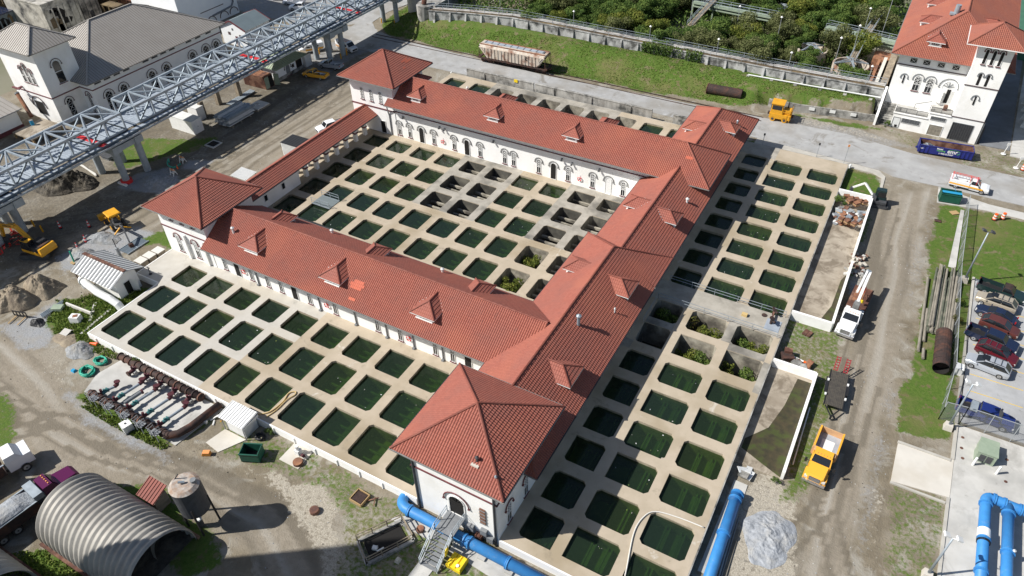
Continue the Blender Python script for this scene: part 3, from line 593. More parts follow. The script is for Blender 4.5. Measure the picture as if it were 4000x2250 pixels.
# floors under roof edges of wings (solid plinth) ------------
# ---------------- red roofed building ----------------
def roof(b, x0, x1, y0, y1, ze, zr, axis='x', hl=True, hr=True, m='tile', step=.37, lip=.045, caps=True, gut=('grey_gutter', 'dark_gutter')):
    """stepped tile courses; axis = ridge direction; hl/hr = hipped at low/high end"""
    ax = axis == 'x'; A0, A1, B0, B1 = (x0, x1, y0, y1) if ax else (y0, y1, x0, x1)
    D = (B1 - B0) / 2; sl = (zr - ze) / D; L = math.sqrt(1 + sl * sl); n = max(3, round(D * L / step)); dd = D / n
    HP = (0, .045, .062, .045); q = .27 / 4
    T3 = (lambda p: p) if ax else (lambda p: (p[1], p[0], p[2]))
    def strip(fn, lo, hi, lo2, hi2, z0, z1, v0, off):
        """one course of barrel tiles: fn(t, e, z) -> point, t along the eave, e = 0 lower edge / 1 upper edge"""
        i0 = math.floor(lo / q); i1 = math.ceil(hi / q); V = []
        for i in range(i0, i1 + 1):
            t0 = min(max(i * q, lo), hi); t1 = min(max(i * q, lo2), hi2); h = HP[i % 4]
            V += [T3(fn(t0, 0, z0)), T3(fn(t0, 0, z0 + lip + h)), T3(fn(t1, 1, z1 + h * .8))]
        n0 = len(b.v); b.v += V; mi = b._i(m)
        for j in range(i1 - i0):
            a = n0 + 3 * j; t = (i0 + j) * q
            b.f.append((a, a + 3, a + 4, a + 1)); b.mi.append(mi); b.uv[len(b.f) - 1] = [(t, v0), (t + q, v0), (t + q, v0 + .04), (t, v0 + .04)]
            if min(max((i0 + j + 1) * q, lo2), hi2) > min(max((i0 + j) * q, lo2), hi2) or True:
                b.f.append((a + 1, a + 4, a + 5, a + 2)); b.mi.append(mi); b.uv[len(b.f) - 1] = [(t, v0), (t + q, v0), (t + q, v0 + .345), (t, v0 + .345)]
    for k in range(n):
        d0, d1 = dd * k, dd * (k + 1); z0, z1 = ze + sl * d0, ze + sl * d1; v0 = k * .37 + .011
        for sgn, Bc in ((1, B0), (-1, B1)):
            a0, a1 = A0 + (d0 if hl else 0), A1 - (d0 if hr else 0); c0, c1 = A0 + (d1 if hl else 0), A1 - (d1 if hr else 0)
            if c1 < c0: c0 = c1 = (c0 + c1) / 2
            if a1 < a0: continue
            strip(lambda t, e, z: (t, Bc + sgn * (d1 if e else d0), z), a0, a1, c0, c1, z0, z1, v0, 0)
        for on, sgn, Ac in ((hl, 1, A0), (hr, -1, A1)):
            if not on: continue
            strip(lambda t, e, z: (Ac + sgn * (d1 if e else d0), t, z), B0 + d0, B1 - d0, B0 + d1, max(B0 + d1, B1 - d1), z0, z1, v0, 0)
    for on, Ac in ((not hl, A0), (not hr, A1)):
        if on:
            b.face([(p[0], p[1], p[2]) if ax else (p[1], p[0], p[2]) for p in ((Ac, B0 + .2, ze), (Ac, B1 - .2, ze), (Ac, B0 + D, zr - .12))], 'white_wall')
    # ridge and hip caps
    tr = lambda p: p if ax else (p[1], p[0], p[2])
    r0, r1 = A0 + (D if hl else 0), A1 - (D if hr else 0); C = B0 + D
    if caps:
        if r1 - r0 > .1:
            k = max(1, int((r1 - r0) / .42)); P = [tr((r0 + (r1 - r0) * i / k, C, zr + .03)) for i in range(k + 1)]
            b.tube(P, [.15 if i % 2 else .115 for i in range(k + 1)], 6, m)
        for on, e, r in ((hl, A0, r0), (hr, A1, r1)):
            if on:
                for Bc in (B0, B1): b.tube([tr((e, Bc, ze + .06)), tr((r, C, zr + .04))], .13, 6, m)
    # soffit, fascia, gutter
    X0, X1, Y0, Y1 = x0, x1, y0, y1
    b.box(X0 + .12, Y0 + .12, ze - .16, X1 - .12, Y1 - .12, ze - .03, 'grey_gutter')
    g = .11
    b.box(X0 - g, Y0 - g, ze - .10, X1 + g, Y0, ze + .01, gut[0]); b.box(X0 - g, Y1, ze - .10, X1 + g, Y1 + g, ze + .01, gut[0])
    b.box(X0 - g, Y0, ze - .10, X0, Y1, ze + .01, gut[1]); b.box(X1, Y0, ze - .10, X1 + g, Y1, ze + .01, gut[1])
UPV = Vector((0, 0, 1))
def opening(b, O, R, N, w, h, arch=True, pane='glass_dark', frame='white_paint', lattice=None, hood=None, sill='maroon_trim', hw=.22, fr=.07):
    """O = bottom centre on the wall face, R = right, N = outward"""
    O = Vector(O); R = Vector(R); N = Vector(N); P = []
    sp = h - w / 2 if arch else h
    P = [(-w / 2, 0), (w / 2, 0)]
    P += [(w / 2 * cos(a), sp + w / 2 * sin(a)) for a in [pi * k / 8 for k in range(9)]] if arch else [(w / 2, h), (-w / 2, h)]
    pt = lambda u, v, n: O + R * u + UPV * v + N * n
    b.face([pt(u, v, .02) for u, v in P], pane)
    if frame:
        for (u, v), (u2, v2) in zip(P, P[1:] + P[:1]): b.beam(pt(u, v, .04), pt(u2, v2, .04), fr, .08, frame)
    if lattice == 'x':       # fretwork in the upper part
        z = sp * .52; top = sp + w / 2 * .8; nx = 2
        b.beam(pt(-w / 2, z, .04), pt(w / 2, z, .04), .06, .05, frame)
        while z < top - w * .35:
            z2 = min(z + w * .55, top); b.beam(pt(-w / 2, z, .04), pt(w / 2, z2, .04), .05, .04, frame); b.beam(pt(w / 2, z, .04), pt(-w / 2, z2, .04), .05, .04, frame); z = z2
        b.beam(pt(0, sp * .52, .04), pt(0, h, .04), .05, .04, frame)
        b.beam(pt(0, 0, .04), pt(0, sp * .52, .04), .05, .04, frame)
    if lattice == 'full':
        n = max(1, round(h / w / .9))
        for k in range(n):
            z, z2 = h * k / n, h * (k + 1) / n
            b.beam(pt(-w / 2, z, .04), pt(w / 2, z2, .04), .07, .04, frame); b.beam(pt(w / 2, z, .04), pt(-w / 2, z2, .04), .07, .04, frame); b.beam(pt(-w / 2, z2, .04), pt(w / 2, z2, .04), .07, .04, frame)
    if hood:
        r = w / 2 + hw + .12; A = [pi * k / 10 for k in range(11)]; Q = [pt(r * cos(a), sp + r * sin(a), .10) for a in A]
        Q = [Q[0] + UPV * -.15] + Q + [Q[-1] + UPV * -.15]
        b.tube(Q, .065, 6, hood); b.cyl(Q[0] + R * .1, Q[0] - R * .12, .1, 6, hood); b.cyl(Q[-1] + R * .12, Q[-1] - R * .1, .1, 6, hood)
    if sill: b.beam(pt(-w / 2 - .12, -.06, .08), pt(w / 2 + .12, -.06, .08), .16, .12, sill)
SR, SN = (1, 0, 0), (0, -1, 0)
ER, EN = (0, 1, 0), (1, 0, 0)
gb = thing('filter_building', 'sprawling white building with red tiled hipped roofs, corner towers and a courtyard', 'building', (-50, 70, ZD))
# --- walls
def wallblock(x0, y0, x1, y1, z1, name='wing_wall', z0=ZD - .6):
    b = MB('white_wall'); b.box(x0, y0, z0, x1, y1, z1); return b.build(name, gb)
wF = wallblock(-76.2, 48.85, -30.2, 57.6, 5.2); wN = wallblock(-75.8, 91.5, -20.3, 100.0, 7.3)
wE = wallblock(-29.9, 41.9, -20.25, 117.3, 5.35)
wSE = wallblock(-29.65, 31.25, -20.2, 42.1, 9.1, 'tower_wall', -.3); wSW = wallblock(-85.5, 48.8, -76.3, 57.8, 8.95, 'tower_wall', -.3); wNW = wallblock(-85.0, 91.4, -75.7, 100.6, 10.9, 'tower_wall', -.3)
b = MB('maroon_trim')
b.box(-76.0, 91.36, 5.9, -20.2, 91.5, 6.02); b.build('belt_course', wN)
b = MB('maroon_trim'); b.box(-85.1, 91.3, 5.75, -75.6, 91.4, 5.95); b.box(-75.7, 91.3, 5.75, -75.6, 100.6, 5.95); b.build('belt_course', wNW)
b = MB('maroon_trim'); b.box(-85.6, 48.7, 5.55, -76.2, 48.8, 5.7); b.box(-76.3, 48.7, 5.55, -76.2, 57.8, 5.7); b.build('belt_course', wSW)
b = MB('maroon_trim'); b.box(-29.75, 31.15, 6.9, -20.1, 31.25, 7.08); b.box(-20.2, 31.15, 6.9, -20.1, 42.1, 7.08); b.build('belt_course', wSE)
# --- roofs
def mkroof(name, *a, patch=None, **k):
    b = MB('tile'); roof(b, *a, **k); return b.build(name, gb)
rF = mkroof('wing_roof', -76.35, -26.2, 47.4, 59.15, 5.3, 8.85, 'x', False, False)
rN = mkroof('wing_roof', -76.8, -19.05, 90.1, 101.2, 7.4, 10.85, 'x', False, True)
rE1 = mkroof('wing_roof', -31.1, -18.85, 36.5, 75.3, 5.35, 9.25, 'y', True, True)
rE2 = mkroof('wing_roof', -29.75, -18.85, 68.5, 118.2, 5.45, 8.7, 'y', False, True)
tSE = mkroof('tower_roof', -31.4, -19.1, 30.6, 42.95, 9.2, 12.75, 'x')
tSW = mkroof('tower_roof', -86.5, -74.9, 47.55, 58.95, 9.0, 12.3, 'x')
tNW = mkroof('tower_roof', -86.3, -74.25, 90.0, 101.95, 11.0, 14.6, 'x')
# the arcade on the west side of the courtyard
rA = mkroof('arcade_roof', -84.7, -79.7, 57.0, 92.5, 4.35, 5.85, 'y', False, False)
wA = wallblock(-83.8, 57.8, -80.6, 71.2, 4.3, 'arcade_wall')
b = MB('glass_dark')
for y in (63.6, 67.5): opening(b, (-80.6, y, 2.2), ER, EN, .7, 1.1, False, sill=None)
b.build('window', wA)
for y in [73.47 + 2.625 * k for k in range(7)]:
    for x in (-81.35, -83.4):
        b = MB('white_wall'); b.box(x - .3, y - .3, ZD, x + .3, y + .3, 2.6); b.tbox(x - .42, y - .42, 2.6, x + .42, y + .42, 2.85, .06, .06, .06, .06, 'maroon_trim'); b.box(x - .32, y - .32, 2.85, x + .32, y + .32, 3.1); b.tbox(x - .3, y - .5, 3.1, x + .3, y + .5, 3.7, 0, -.35, 0, -.35)
        b.build('arcade_column', gb)
b = MB('white_wall'); b.box(-81.6, 71.2, 3.7, -81.1, 91.4, 4.25); b.box(-83.65, 71.2, 3.7, -83.15, 91.4, 4.25); b.build('arcade_beam', gb)
# --- windows and doors (children of their walls)
def W_(par, pts, w, h, **k):
    for O, R, N in pts:
        b = MB('glass_dark'); opening(b, O, R, N, w, h, **k); b.build('window', par)
ywn = 91.5; GR = 'dark_trim'
for u, d in ((-80.0 + 4.9, 0), (-72.9, 0), (-70.35, 1), (-67.8, 0), (-63.6, 0), (-61.0, 1), (-58.4, 0), (-53.6, 0), (-51.9, 0), (-47.2, 0), (-44.5, 1), (-41.9, 0), (-37.6, 0), (-34.9, 2), (-32.4, 0)):
    b = MB('glass_dark')
    if d: opening(b, (u, ywn, ZD), SR, SN, 1.0, 3.0, True, pane='opening' if d == 1 else 'white_paint', hood='grey_gutter', sill=None); b.build('door', wN)
    else: opening(b, (u, ywn, 1.55), SR, SN, .68, 2.5, True, lattice='x', hood='grey_gutter'); b.build('window', wN)
W_(wNW, [((u, 91.4, 6.9), SR, SN) for u in (-82.5, -80.5, -78.45)], .62, 2.1, arch=False, lattice='full')
b = MB('opening'); opening(b, (-78.6, 91.4, ZD), SR, SN, 1.1, 2.4, False, pane='opening', sill=None); b.build('door', wNW)
W_(wSW, [((u, 48.8, 7.2), SR, SN) for u in (-82.8, -80.7, -78.6)], .6, .75, arch=False, lattice='full')
W_(wSW, [((u, 48.8, 1.7), SR, SN) for u in (-82.9, -79.4)], .75, 2.9, hood='maroon_trim', lattice='x')
b = MB('white_wall'); b.box(-81.35, 48.45, ZD, -80.95, 48.8, 5.2); b.box(-77.6, 48.5, ZD, -77.3, 48.8, 5.2); b.build('pilaster', wSW)
for u, d in ((-74.3, 0), (-71.9, 1), (-69.3, 0), (-66.3, 0), (-63.9, 0), (-61.5, 1), (-58.9, 0), (-54.6, 0), (-47.8, 0), (-44.3, 0), (-39.1, 0), (-36.6, 0), (-34.4, 1)):
    b = MB('glass_dark')
    if d: opening(b, (u, 48.85, ZD), SR, SN, 1.0, 2.6, False, pane='opening', sill=None); b.build('door', wF)
    else: opening(b, (u, 48.85, 1.5), SR, SN, .62, 2.5, False, lattice='x'); b.build('window', wF)
b = MB('grey')
for u in (-68.2, -51.3, -46.4, -42.3, -38.0, -57.2): b.cyl((u, 48.75, ZD), (u, 48.75, 5.1), .09, 6); b.box(u - .16, 48.5, ZD, u + .16, 48.8, ZD + .25)
b.build('downpipe', wF)
b = MB('grey'); b.cyl((-76.9, 91.3, ZD), (-76.9, 91.3, 4.8), .11, 6); b.tube([(-76.9, 91.3, 4.8), (-77.0, 91.2, 5.6), (-76.7, 90.6, 7.3)], .11, 6); b.build('downpipe', wNW)
# south-east tower door, windows, downpipes, meters
b = MB('opening'); opening(b, (-24.75, 31.25, 2.15), SR, SN, 1.75, 3.0, True, pane='opening', hood='maroon_trim', sill=None, hw=.45, fr=.12)
for k in range(5): a = pi * k / 4; b.beam((-24.75, 31.19, 4.3), (-24.75 + .85 * cos(a), 31.19, 4.3 + .85 * sin(a)), .06)
b.beam((-25.6, 31.19, 4.28), (-23.9, 31.19, 4.28), .09); b.build('door', wSE)
for x in (-29.4, -20.45): b = MB('dark_grey'); b.cyl((x, 31.12, -.1), (x, 31.12, 8.9), .12, 6); b.box(x - .2, 31.0, 8.2, x + .2, 31.2, 8.7); b.build('downpipe', wSE)
b = MB('rust'); b.box(-22.1, 31.12, 2.8, -21.5, 31.24, 5.3); 
for k in range(5): b.beam((-22.15, 31.1, 2.9 + .55 * k), (-21.45, 31.1, 2.9 + .55 * k), .06, m='grey')
b.build('cable_ladder', wSE)
b = MB('grey')
for x, z, w in ((-23.2, 1.0, .7), (-21.7, 1.3, .7), (-21.0, .5, .7)): b.box(x - w / 2, 30.85, z, x + w / 2, 31.22, z + .75)
for k in range(8): b.cyl((-23.4 + .33 * k, 31.05, -.1), (-23.4 + .33 * k, 31.05, 1.1), .035, 5)
b.box(-22.6, 30.7, 0, -21.9, 31.2, .9, 'rust'); b.build('meter_box', wSE)
for y, dr in ((33.4, 0), (36.8, 1), (40.5, 0)):
    b = MB('glass_dark'); opening(b, (-20.2, y, 1.5), ER, EN, .8, 3.1, True, lattice='x', hood='maroon_trim'); b.build('window', wSE)
W_(wE, [((-20.25, y, 1.7), ER, EN) for y in (46, 50, 54, 58, 62, 66, 84, 88, 104, 108, 112)], .7, 2.3, lattice='x')
W_(wN, [((-20.3, y, 3.0), ER, EN) for y in (93.5, 95.7, 97.9)], .7, 3.0, lattice='x')
# dormers
def dormer(x, y, z, ang, par, w=1.5, vent=True):
    """front wall base centre at (x,y,z) on the slope, facing ang"""
    t = MB('white_paint'); c, s = cos(ang), sin(ang)
    T = lambda p: (x + p[0] * c - p[1] * s, y + p[0] * s + p[1] * c, z + p[2])
    ww, eh, ov = w * .62, .85, .42; hr = w * .62
    def bx(x0, y0, z0, x1, y1, z1, m):
        V = [T(p) for p in ((x0, y0, z0), (x1, y0, z0), (x1, y1, z0), (x0, y1, z0), (x0, y0, z1), (x1, y0, z1), (x1, y1, z1), (x0, y1, z1))]
        t.mesh(V, [(0, 3, 2, 1), (4, 5, 6, 7), (0, 1, 5, 4), (1, 2, 6, 5), (2, 3, 7, 6), (3, 0, 4, 7)], m)
    bx(-1.4, -ww, -.3, 0, ww, eh - .03, 'white_wall'); bx(-.05, -ww - .12, -.12, .14, ww + .12, .06, 'white_paint')
    bx(-.02, -ww * .62, .2, .04, ww * .62, eh - .14, 'glass_dark')
    for k in range(3): yy = -ww * .62 + ww * .41 * k; V = [T((.05, yy, .2)), T((.05, yy + ww * .41, eh - .14))]; t.beam(V[0], V[1], .05, m='white_paint'); V = [T((.05, yy, eh - .14)), T((.05, yy + ww * .41, .2))]; t.beam(V[0], V[1], .05, m='white_paint')
    xf, hip = ov, w; zr = eh + hr; back_e, back_r = -eh / .6 - .1, -zr / .6 - .15
    bx(-1.3, -w, eh - .12, xf, w, eh, 'white_paint')
    n = 5
    for k in range(n):
        f0, f1 = k / n, (k + 1) / n; lp = .045
        for sg in (-1, 1):
            P = [(back_e + (back_r - back_e) * f0, sg * w * (1 - f0), eh + hr * f0 + lp), (xf - hip * f0, sg * w * (1 - f0), eh + hr * f0 + lp), (xf - hip * f1, sg * w * (1 - f1), eh + hr * f1), (back_e + (back_r - back_e) * f1, sg * w * (1 - f1), eh + hr * f1)]
            t.face([T(p) for p in P], 'tile', [(P[0][0], k * .37), (P[1][0], k * .37), (P[2][0], k * .37 + .35), (P[3][0], k * .37 + .35)])
            Q = [P[0], P[1], (P[1][0], P[1][1], P[1][2] - lp), (P[0][0], P[0][1], P[0][2] - lp)]; t.face([T(p) for p in Q], 'tile', [(0, 0), (1, 0), (1, .04), (0, .04)])
        P = [(xf - hip * f0, -w * (1 - f0), eh + hr * f0 + lp), (xf - hip * f0, w * (1 - f0), eh + hr * f0 + lp), (xf - hip * f1, w * (1 - f1), eh + hr * f1), (xf - hip * f1, -w * (1 - f1), eh + hr * f1)]
        t.face([T(p) for p in P], 'tile', [(P[0][1], k * .37), (P[1][1], k * .37), (P[2][1], k * .37 + .35), (P[3][1], k * .37 + .35)])
        Q = [P[0], P[1], (P[1][0], P[1][1], P[1][2] - lp), (P[0][0], P[0][1], P[0][2] - lp)]; t.face([T(p) for p in Q], 'tile', [(0, 0), (1, 0), (1, .04), (0, .04)])
    for sg in (-1, 1):
        t.tube([T((xf, sg * w, eh + .05)), T((xf - hip, 0, zr + .03))], .09, 5, 'tile')
        t.tube([T((back_e, sg * w, eh + .03)), T((back_r, 0, zr + .03))], .07, 5, 'white_paint')
    t.tube([T((xf - hip, 0, zr + .03)), T((back_r, 0, zr + .03))], .1, 5, 'tile')
    return t.build('dormer', par)
sF = 3.55 / 5.875; zF = lambda y: 5.3 + sF * (y - 47.4)
H90 = pi / 2
for x in (-68.3, -54.5, -40.5): dormer(x, 49.2, zF(49.2), -H90, gb, w=1.75)
for x in (-69.0, -52.8, -37.0): dormer(x, 57.3, 5.3 + sF * (59.15 - 57.3), H90, gb)
sN = 3.45 / 5.55
for x in (-71.3, -56.0, -41.8): dormer(x, 92.0, 7.4 + sN * 1.9, -H90, gb, w=1.5)
for x in (-74.5, -57.0, -38.5): dormer(x, 99.3, 7.4 + sN * 1.9, H90, gb, w=1.5)
sE = 3.9 / 6.12
for y in (48.2, 64.3): dormer(-20.7, y + .4, 5.35 + sE * 1.85, 0, gb, w=1.75)
dormer(-20.7, 81.3, 5.45 + .6 * 1.85, 0, gb, w=1.5); dormer(-20.7, 109.5, 5.45 + .6 * 1.85, 0, gb, w=1.5)
dormer(-29.4, 66.0, 5.35 + sE * 1.7, pi, gb, w=1.5); dormer(-28.0, 82.5, 5.45 + .6 * 1.75, pi, gb, w=1.5); dormer(-28.0, 107.5, 5.45 + .6 * 1.75, pi, gb, w=1.5)
# roof vents
def vent(x, y, z, r=.14, h=.7, m='galv'):
    b = MB(m); b.cyl((x, y, z), (x, y, z + h), r, 8); b.cyl((x, y, z + h), (x, y, z + h + .12), r * 1.6, 8); b.cyl((x, y, z + h + .12), (x, y, z + h + .3), r * 1.5, 8, r2=.03); b.build('roof_vent', gb)
vent(-23.3, 55.2, 8.2, .2, 1.3); vent(-21.0, 86.6, 6.5, .16, .8, 'white_metal'); vent(-22.9, 32.6, 10.2, .12, .6, 'dark_grey'); vent(-20.6, 32.0, 9.8, .09, .4); vent(-61.9, 58, 6.0, .16, .5, 'white_metal'); vent(-43.7, 58, 6.0, .16, .5, 'white_metal')
vent(-72.6, 50.6, 7.2, .16, .8, 'white_metal'); vent(-21.1, 112.0, 7.0, .12, .5); vent(-21.0, 60.5, 6.8, .08, .5, 'white_metal'); vent(-66, 100.3, 8.2, .14, .5, 'white_metal'); vent(-58.4, 100.3, 8.2, .14, .5, 'white_metal')
b = MB('concrete_white'); b.box(-23.3, 32.05, 10.1, -22.5, 32.6, 10.25); b.build('vent_flashing', gb)
# newer orange tiles let into the old roof
def patch(cells, m='tile_new'):
    b = MB(m)
    for x0, x1, y0, y1, zf, dz in cells:
        P = [(x0, y0, zf(x0, y0) + dz), (x1, y0, zf(x1, y0) + dz), (x1, y1, zf(x1, y1) + dz), (x0, y1, zf(x0, y1) + dz)]
        b.face(P, m, [(x0, 0), (x1, 0), (x1, (y1 - y0) * 1.16), (x0, (y1 - y0) * 1.16)])
    b.build('tile_patch', gb)
zf = lambda x, y: zF(y)
patch([(-51.3, -50.3, 48.25, 48.55, zf, .11)])
patch([(-51.9, -50.2, 49.5, 49.85, zf, .11), (-52.1, -49.95, 49.85, 50.2, zf, .11), (-51.7, -50.2, 50.2, 50.55, zf, .11)])
zn = lambda x, y: 7.4 + sN * (y - 90.1)
patch([(-24.6, -23.4, 91.0, 91.35, zn, .09), (-24.0, -22.9, 93.4, 93.8, zn, .09)])
ztn = lambda x, y: 11.0 + .598 * (-74.25 - x)
b = MB('tile_new'); 
for x0, x1, y0, y1 in ((-77.2, -76.8, 96.5, 98.2), (-76.8, -76.4, 97.2, 98.8), (-76.2, -75.8, 95.6, 96.3)): b.face([(x0, y0, ztn(x0, 0) + .09), (x1, y0, ztn(x1, 0) + .09), (x1, y1, ztn(x1, 0) + .09), (x0, y1, ztn(x0, 0) + .09)], 'tile_new', [(y0, 0), (y0, .37), (y1, .37), (y1, 0)])
b.build('tile_patch', gb)
# life rings, lamps on the walls
for x, y, lb in ((-65.9, 91.45, 'red and white life ring on the courtyard wall, nearest the north-west tower'), (-39.8, 91.45, 'red and white life ring on the courtyard wall, nearest the east wing'), (-70.6, 48.8, 'red and white life ring on the front wall, nearest the south-west tower'), (-55.9, 48.8, 'red and white life ring on the front wall between two doors'), (-42.9, 48.8, 'red and white life ring on the front wall, nearest the south-east tower')):
    b = MB('red_paint'); P = [(x + .32 * cos(a), y - .12, 2.55 + .32 * sin(a)) for a in [2 * pi * k / 16 for k in range(17)]]
    for k in range(16): b.tube(P[k:k + 2], .075, 6, 'white_paint' if k % 4 == 0 else 'safety_red')
    b.tube([(x - .2, y - .05, 2.9), (x, y - .05, 3.3), (x + .2, y - .05, 2.9)], .02, 4, 'white_paint'); tag(b.build('life_ring'), lb, 'life ring', 'life rings hung on the white walls')
for x, y, z, ax in ((-73.9, 91.3, 5.3, 0), (-66.3, 91.3, 5.2, 0), (-65.3, 91.3, 5.1, 0), (-55.6, 91.3, 5.3, 0), (-43.0, 91.3, 5.3, 0), (-41.2, 91.3, 5.0, 0), (-36.5, 91.3, 5.2, 0)):
    b = MB('grey'); b.box(x - .12, y - .1, z - .1, x + .12, y + .2, z + .15); b.tbox(x - .16, y - .35, z - .2, x + .16, y - .1, z + .05, .05, .05, .05, .05, 'dark_grey'); b.build('wall_lamp', wN)
def text(name, s, size, origin, R, U, m, parent, off=.01):
    c = bpy.data.curves.new(name, 'FONT'); c.body = s; c.size = size; c.extrude = .004; c.offset = .012 * size * 2; c.align_x = 'CENTER'; c.align_y = 'CENTER'
    o = bpy.data.objects.new(name, c); COL.objects.link(o)
    dg = bpy.context.evaluated_depsgraph_get(); me = bpy.data.meshes.new_from_object(o.evaluated_get(dg)); bpy.data.objects.remove(o)
    me.materials.clear(); me.materials.append(MT[m]); o = bpy.data.objects.new(name, me); COL.objects.link(o)
    R = Vector(R).normalized(); U = Vector(U).normalized(); N = R.cross(U); O = Vector(origin) + N * off
    M = Matrix(((R.x, U.x, N.x, O.x), (R.y, U.y, N.y, O.y), (R.z, U.z, N.z, O.z), (0, 0, 0, 1)))
    o.parent = parent; o.matrix_parent_inverse = Matrix.Identity(4); o.matrix_basis = M
    return o
# ---------------- galvanised pipe bridge ----------------
br = thing('truss_bridge', 'long galvanised steel truss bridge on round piers crossing the dirt yard', 'bridge', (-112, 90, 0))
XE, XW, ZB, ZT, Y0, Y1, PN = -109.3, -114.9, 8.0, 10.75, 24.0, 175.0, 3.15
def gap(y): return 63.0 < y < 65.6
for x, nm in ((XE, 'side_truss'), (XW, 'side_truss')):
    for ya, yb in ((Y0, 62.9), (65.7, Y1)):
        b = MB('galv'); n = int((yb - ya) / PN); ys = [ya + (yb - ya) * k / n for k in range(n + 1)]
        if x == XE or True: b.beam((x, ya, ZT), (x, yb, ZT), .34, .36)
        b.beam((x, ya, ZB), (x, yb, ZB), .3, .35)
        for k in range(n + 1): b.beam((x, ys[k], ZB), (x, ys[k], ZT), .26, .22)
        for k in range(n): b.beam((x, ys[k + (k % 2)], ZB if 1 else 0), (x, ys[k + 1 - (k % 2)], ZT), .22, .22, 'galv_dark')
        b.build(nm, br)
for ya, yb in ((Y0, 62.9), (65.7, Y1)):
    b = MB('galv'); n = int((yb - ya) / PN); ys = [ya + (yb - ya) * k / n for k in range(n + 1)]
    for k in range(n + 1): b.beam((XE, ys[k], ZT), (XW, ys[k], ZT), .26, .26)
    for k in range(n): b.beam((XW if k % 2 else XE, ys[k], ZT - .02), (XE if k % 2 else XW, ys[k + 1], ZT - .02), .2, .2, 'galv')
    b.build('top_bracing', br)
b = MB('galv_deck'); b.box(XW + .2, Y0, 7.75, XE - .2, Y1, 7.86); k = 0; y = Y0
while y < Y1: b.box(XW + .2, y, 7.86, XE - .2, y + .1, 7.92, 'galv_dark' if int(y / .45) % 6 == 0 else 'galv'); y += .45
b.build('corrugated_deck', br)
b = MB('galv_deck')
b.box(XE + .25, Y0, 7.55, XE + 1.15, Y1, 7.65); b.box(XE + 1.35, Y0, 7.2, XE + 1.9, Y1, 7.3, 'galv'); b.box(XE + 1.85, Y0, 7.2, XE + 1.95, Y1, 7.5, 'galv'); b.box(XE + 1.2, Y0, 7.35, XE + 1.3, Y1, 7.75, 'galv_dark')
b.box(XW - 1.9, Y0, 7.5, XW - .2, Y1, 7.62); b.box(XW - 2.0, Y0, 7.4, XW - 1.92, Y1, 7.8)
y = Y0
while y < Y1: b.box(XE + .25, y, 7.65, XE + 1.15, y + .06, 7.68, 'galv_dark'); b.beam((XE + .1, y, 7.5), (XE + 1.9, y, 7.25), .12, .16, 'galv_dark'); y += 2.1
b.build('outer_walkway', br)
b = MB('galv_dark')
y = Y0
while y < Y1: b.beam((XE + .2, y, 7.45), (XW - .3, y, 7.45), .22, .45); y += PN
for x in (XE, XW, -112): b.beam((x, Y0, 7.2), (x, Y1, 7.2), .35, .5)
b.build('floor_beams', br)
for y in (57.2, 93.6, 122.5):
    b = MB('red_paint'); b.box(XW + .3, y, 7.925, XE - .4, y + .9, 7.95); b.box(XE + .25, y, 7.69, XE + 1.15, y + 1.2, 7.71); b.box(XE + 1.35, y, 7.305, XE + 1.84, y + 1.2, 7.32); b.build('red_band', br)
for ya, yb, xs in ((38.2, 42.0, (-111.0, -114.9)), (59.1, 63.4, (-108.6, -114.9)), (113.0, 117.4, (-109.5, -113.3)), (137.3, 137.5, (-109.2, -113.3)), (160, 162, (-109.2, -113.3))):
    b = MB('bridge_concrete'); p = None
    b.box(-116.2, ya - .9, 5.7, -107.5, ya + .9, 6.9) if abs(ya - yb) < 2 else [b.box(-116.2, yy - .75, 5.7, -107.6, yy + .75, 6.9) for yy in (ya, yb)]
    if abs(ya - yb) > 2: b.box(-113.0, ya + .75, 5.85, -111.4, yb - .75, 6.7); b.box(-116.0, ya + .75, 5.8, -115, yb - .75, 6.75); b.box(-108.9, ya + .75, 5.8, -107.8, yb - .75, 6.75)
    p = b.build('pier_cap', br)
    for x in xs:
        for y in sorted({ya, yb}):
            if abs(ya - yb) < 2 and y == yb: continue
            c = MB('bridge_concrete'); c.cyl((x, y, -.1), (x, y, 5.75), .58, 16); c.build('pier_column', p, smooth=False)
b = MB('yellow')
for i, (x, y) in enumerate(((-113.2, 136.4), (-109.5, 136.7), (-114.5, 112.3), (-114.6, 115.3), (-113.5, 118.3), (-111.4, 118.7), (-108.7, 117.6), (-108.6, 115.5), (-109.7, 112.4), (-108.3, 43.3), (-110.9, 43.6))):
    b = MB('yellow'); b.cyl((x, y, -.05), (x, y, 1.15), .14, 8); b.cyl((x, y, 1.15), (x, y, 1.22), .14, 8, r2=.04)
    tag(b.build('bollard'), 'yellow steel bollard guarding the round bridge piers', 'bollard', 'bollards round the bridge piers')
b = MB('safety_red'); b.cyl((-108.6, 59.1, 0), (-108.6, 59.1, .55), .95, 12); b.box(-109.6, 58.0, .02, -107.5, 58.4, .3, 'white_paint'); tag(b.build('column_barrier'), 'red and white barrier wrapped round the foot of a bridge column', 'barrier')
# old concrete posts standing under the bridge
for x, y, h, lb in ((-114.9, 82.0, 3.2, 'southern of the old tan concrete posts under the bridge'), (-116.3, 87.2, 3.5, 'middle old tan concrete post under the bridge'), (-115.0, 91.5, 3.8, 'weathered tan concrete post under the bridge beside the rusty container')):
    b = MB('old_wall'); b.tbox(x - .45, y - .45, -.1, x + .45, y + .45, h, .05, .05, .05, .05, 'sand'); tag(b.build('old_post'), lb, 'post', 'old concrete posts under the bridge')
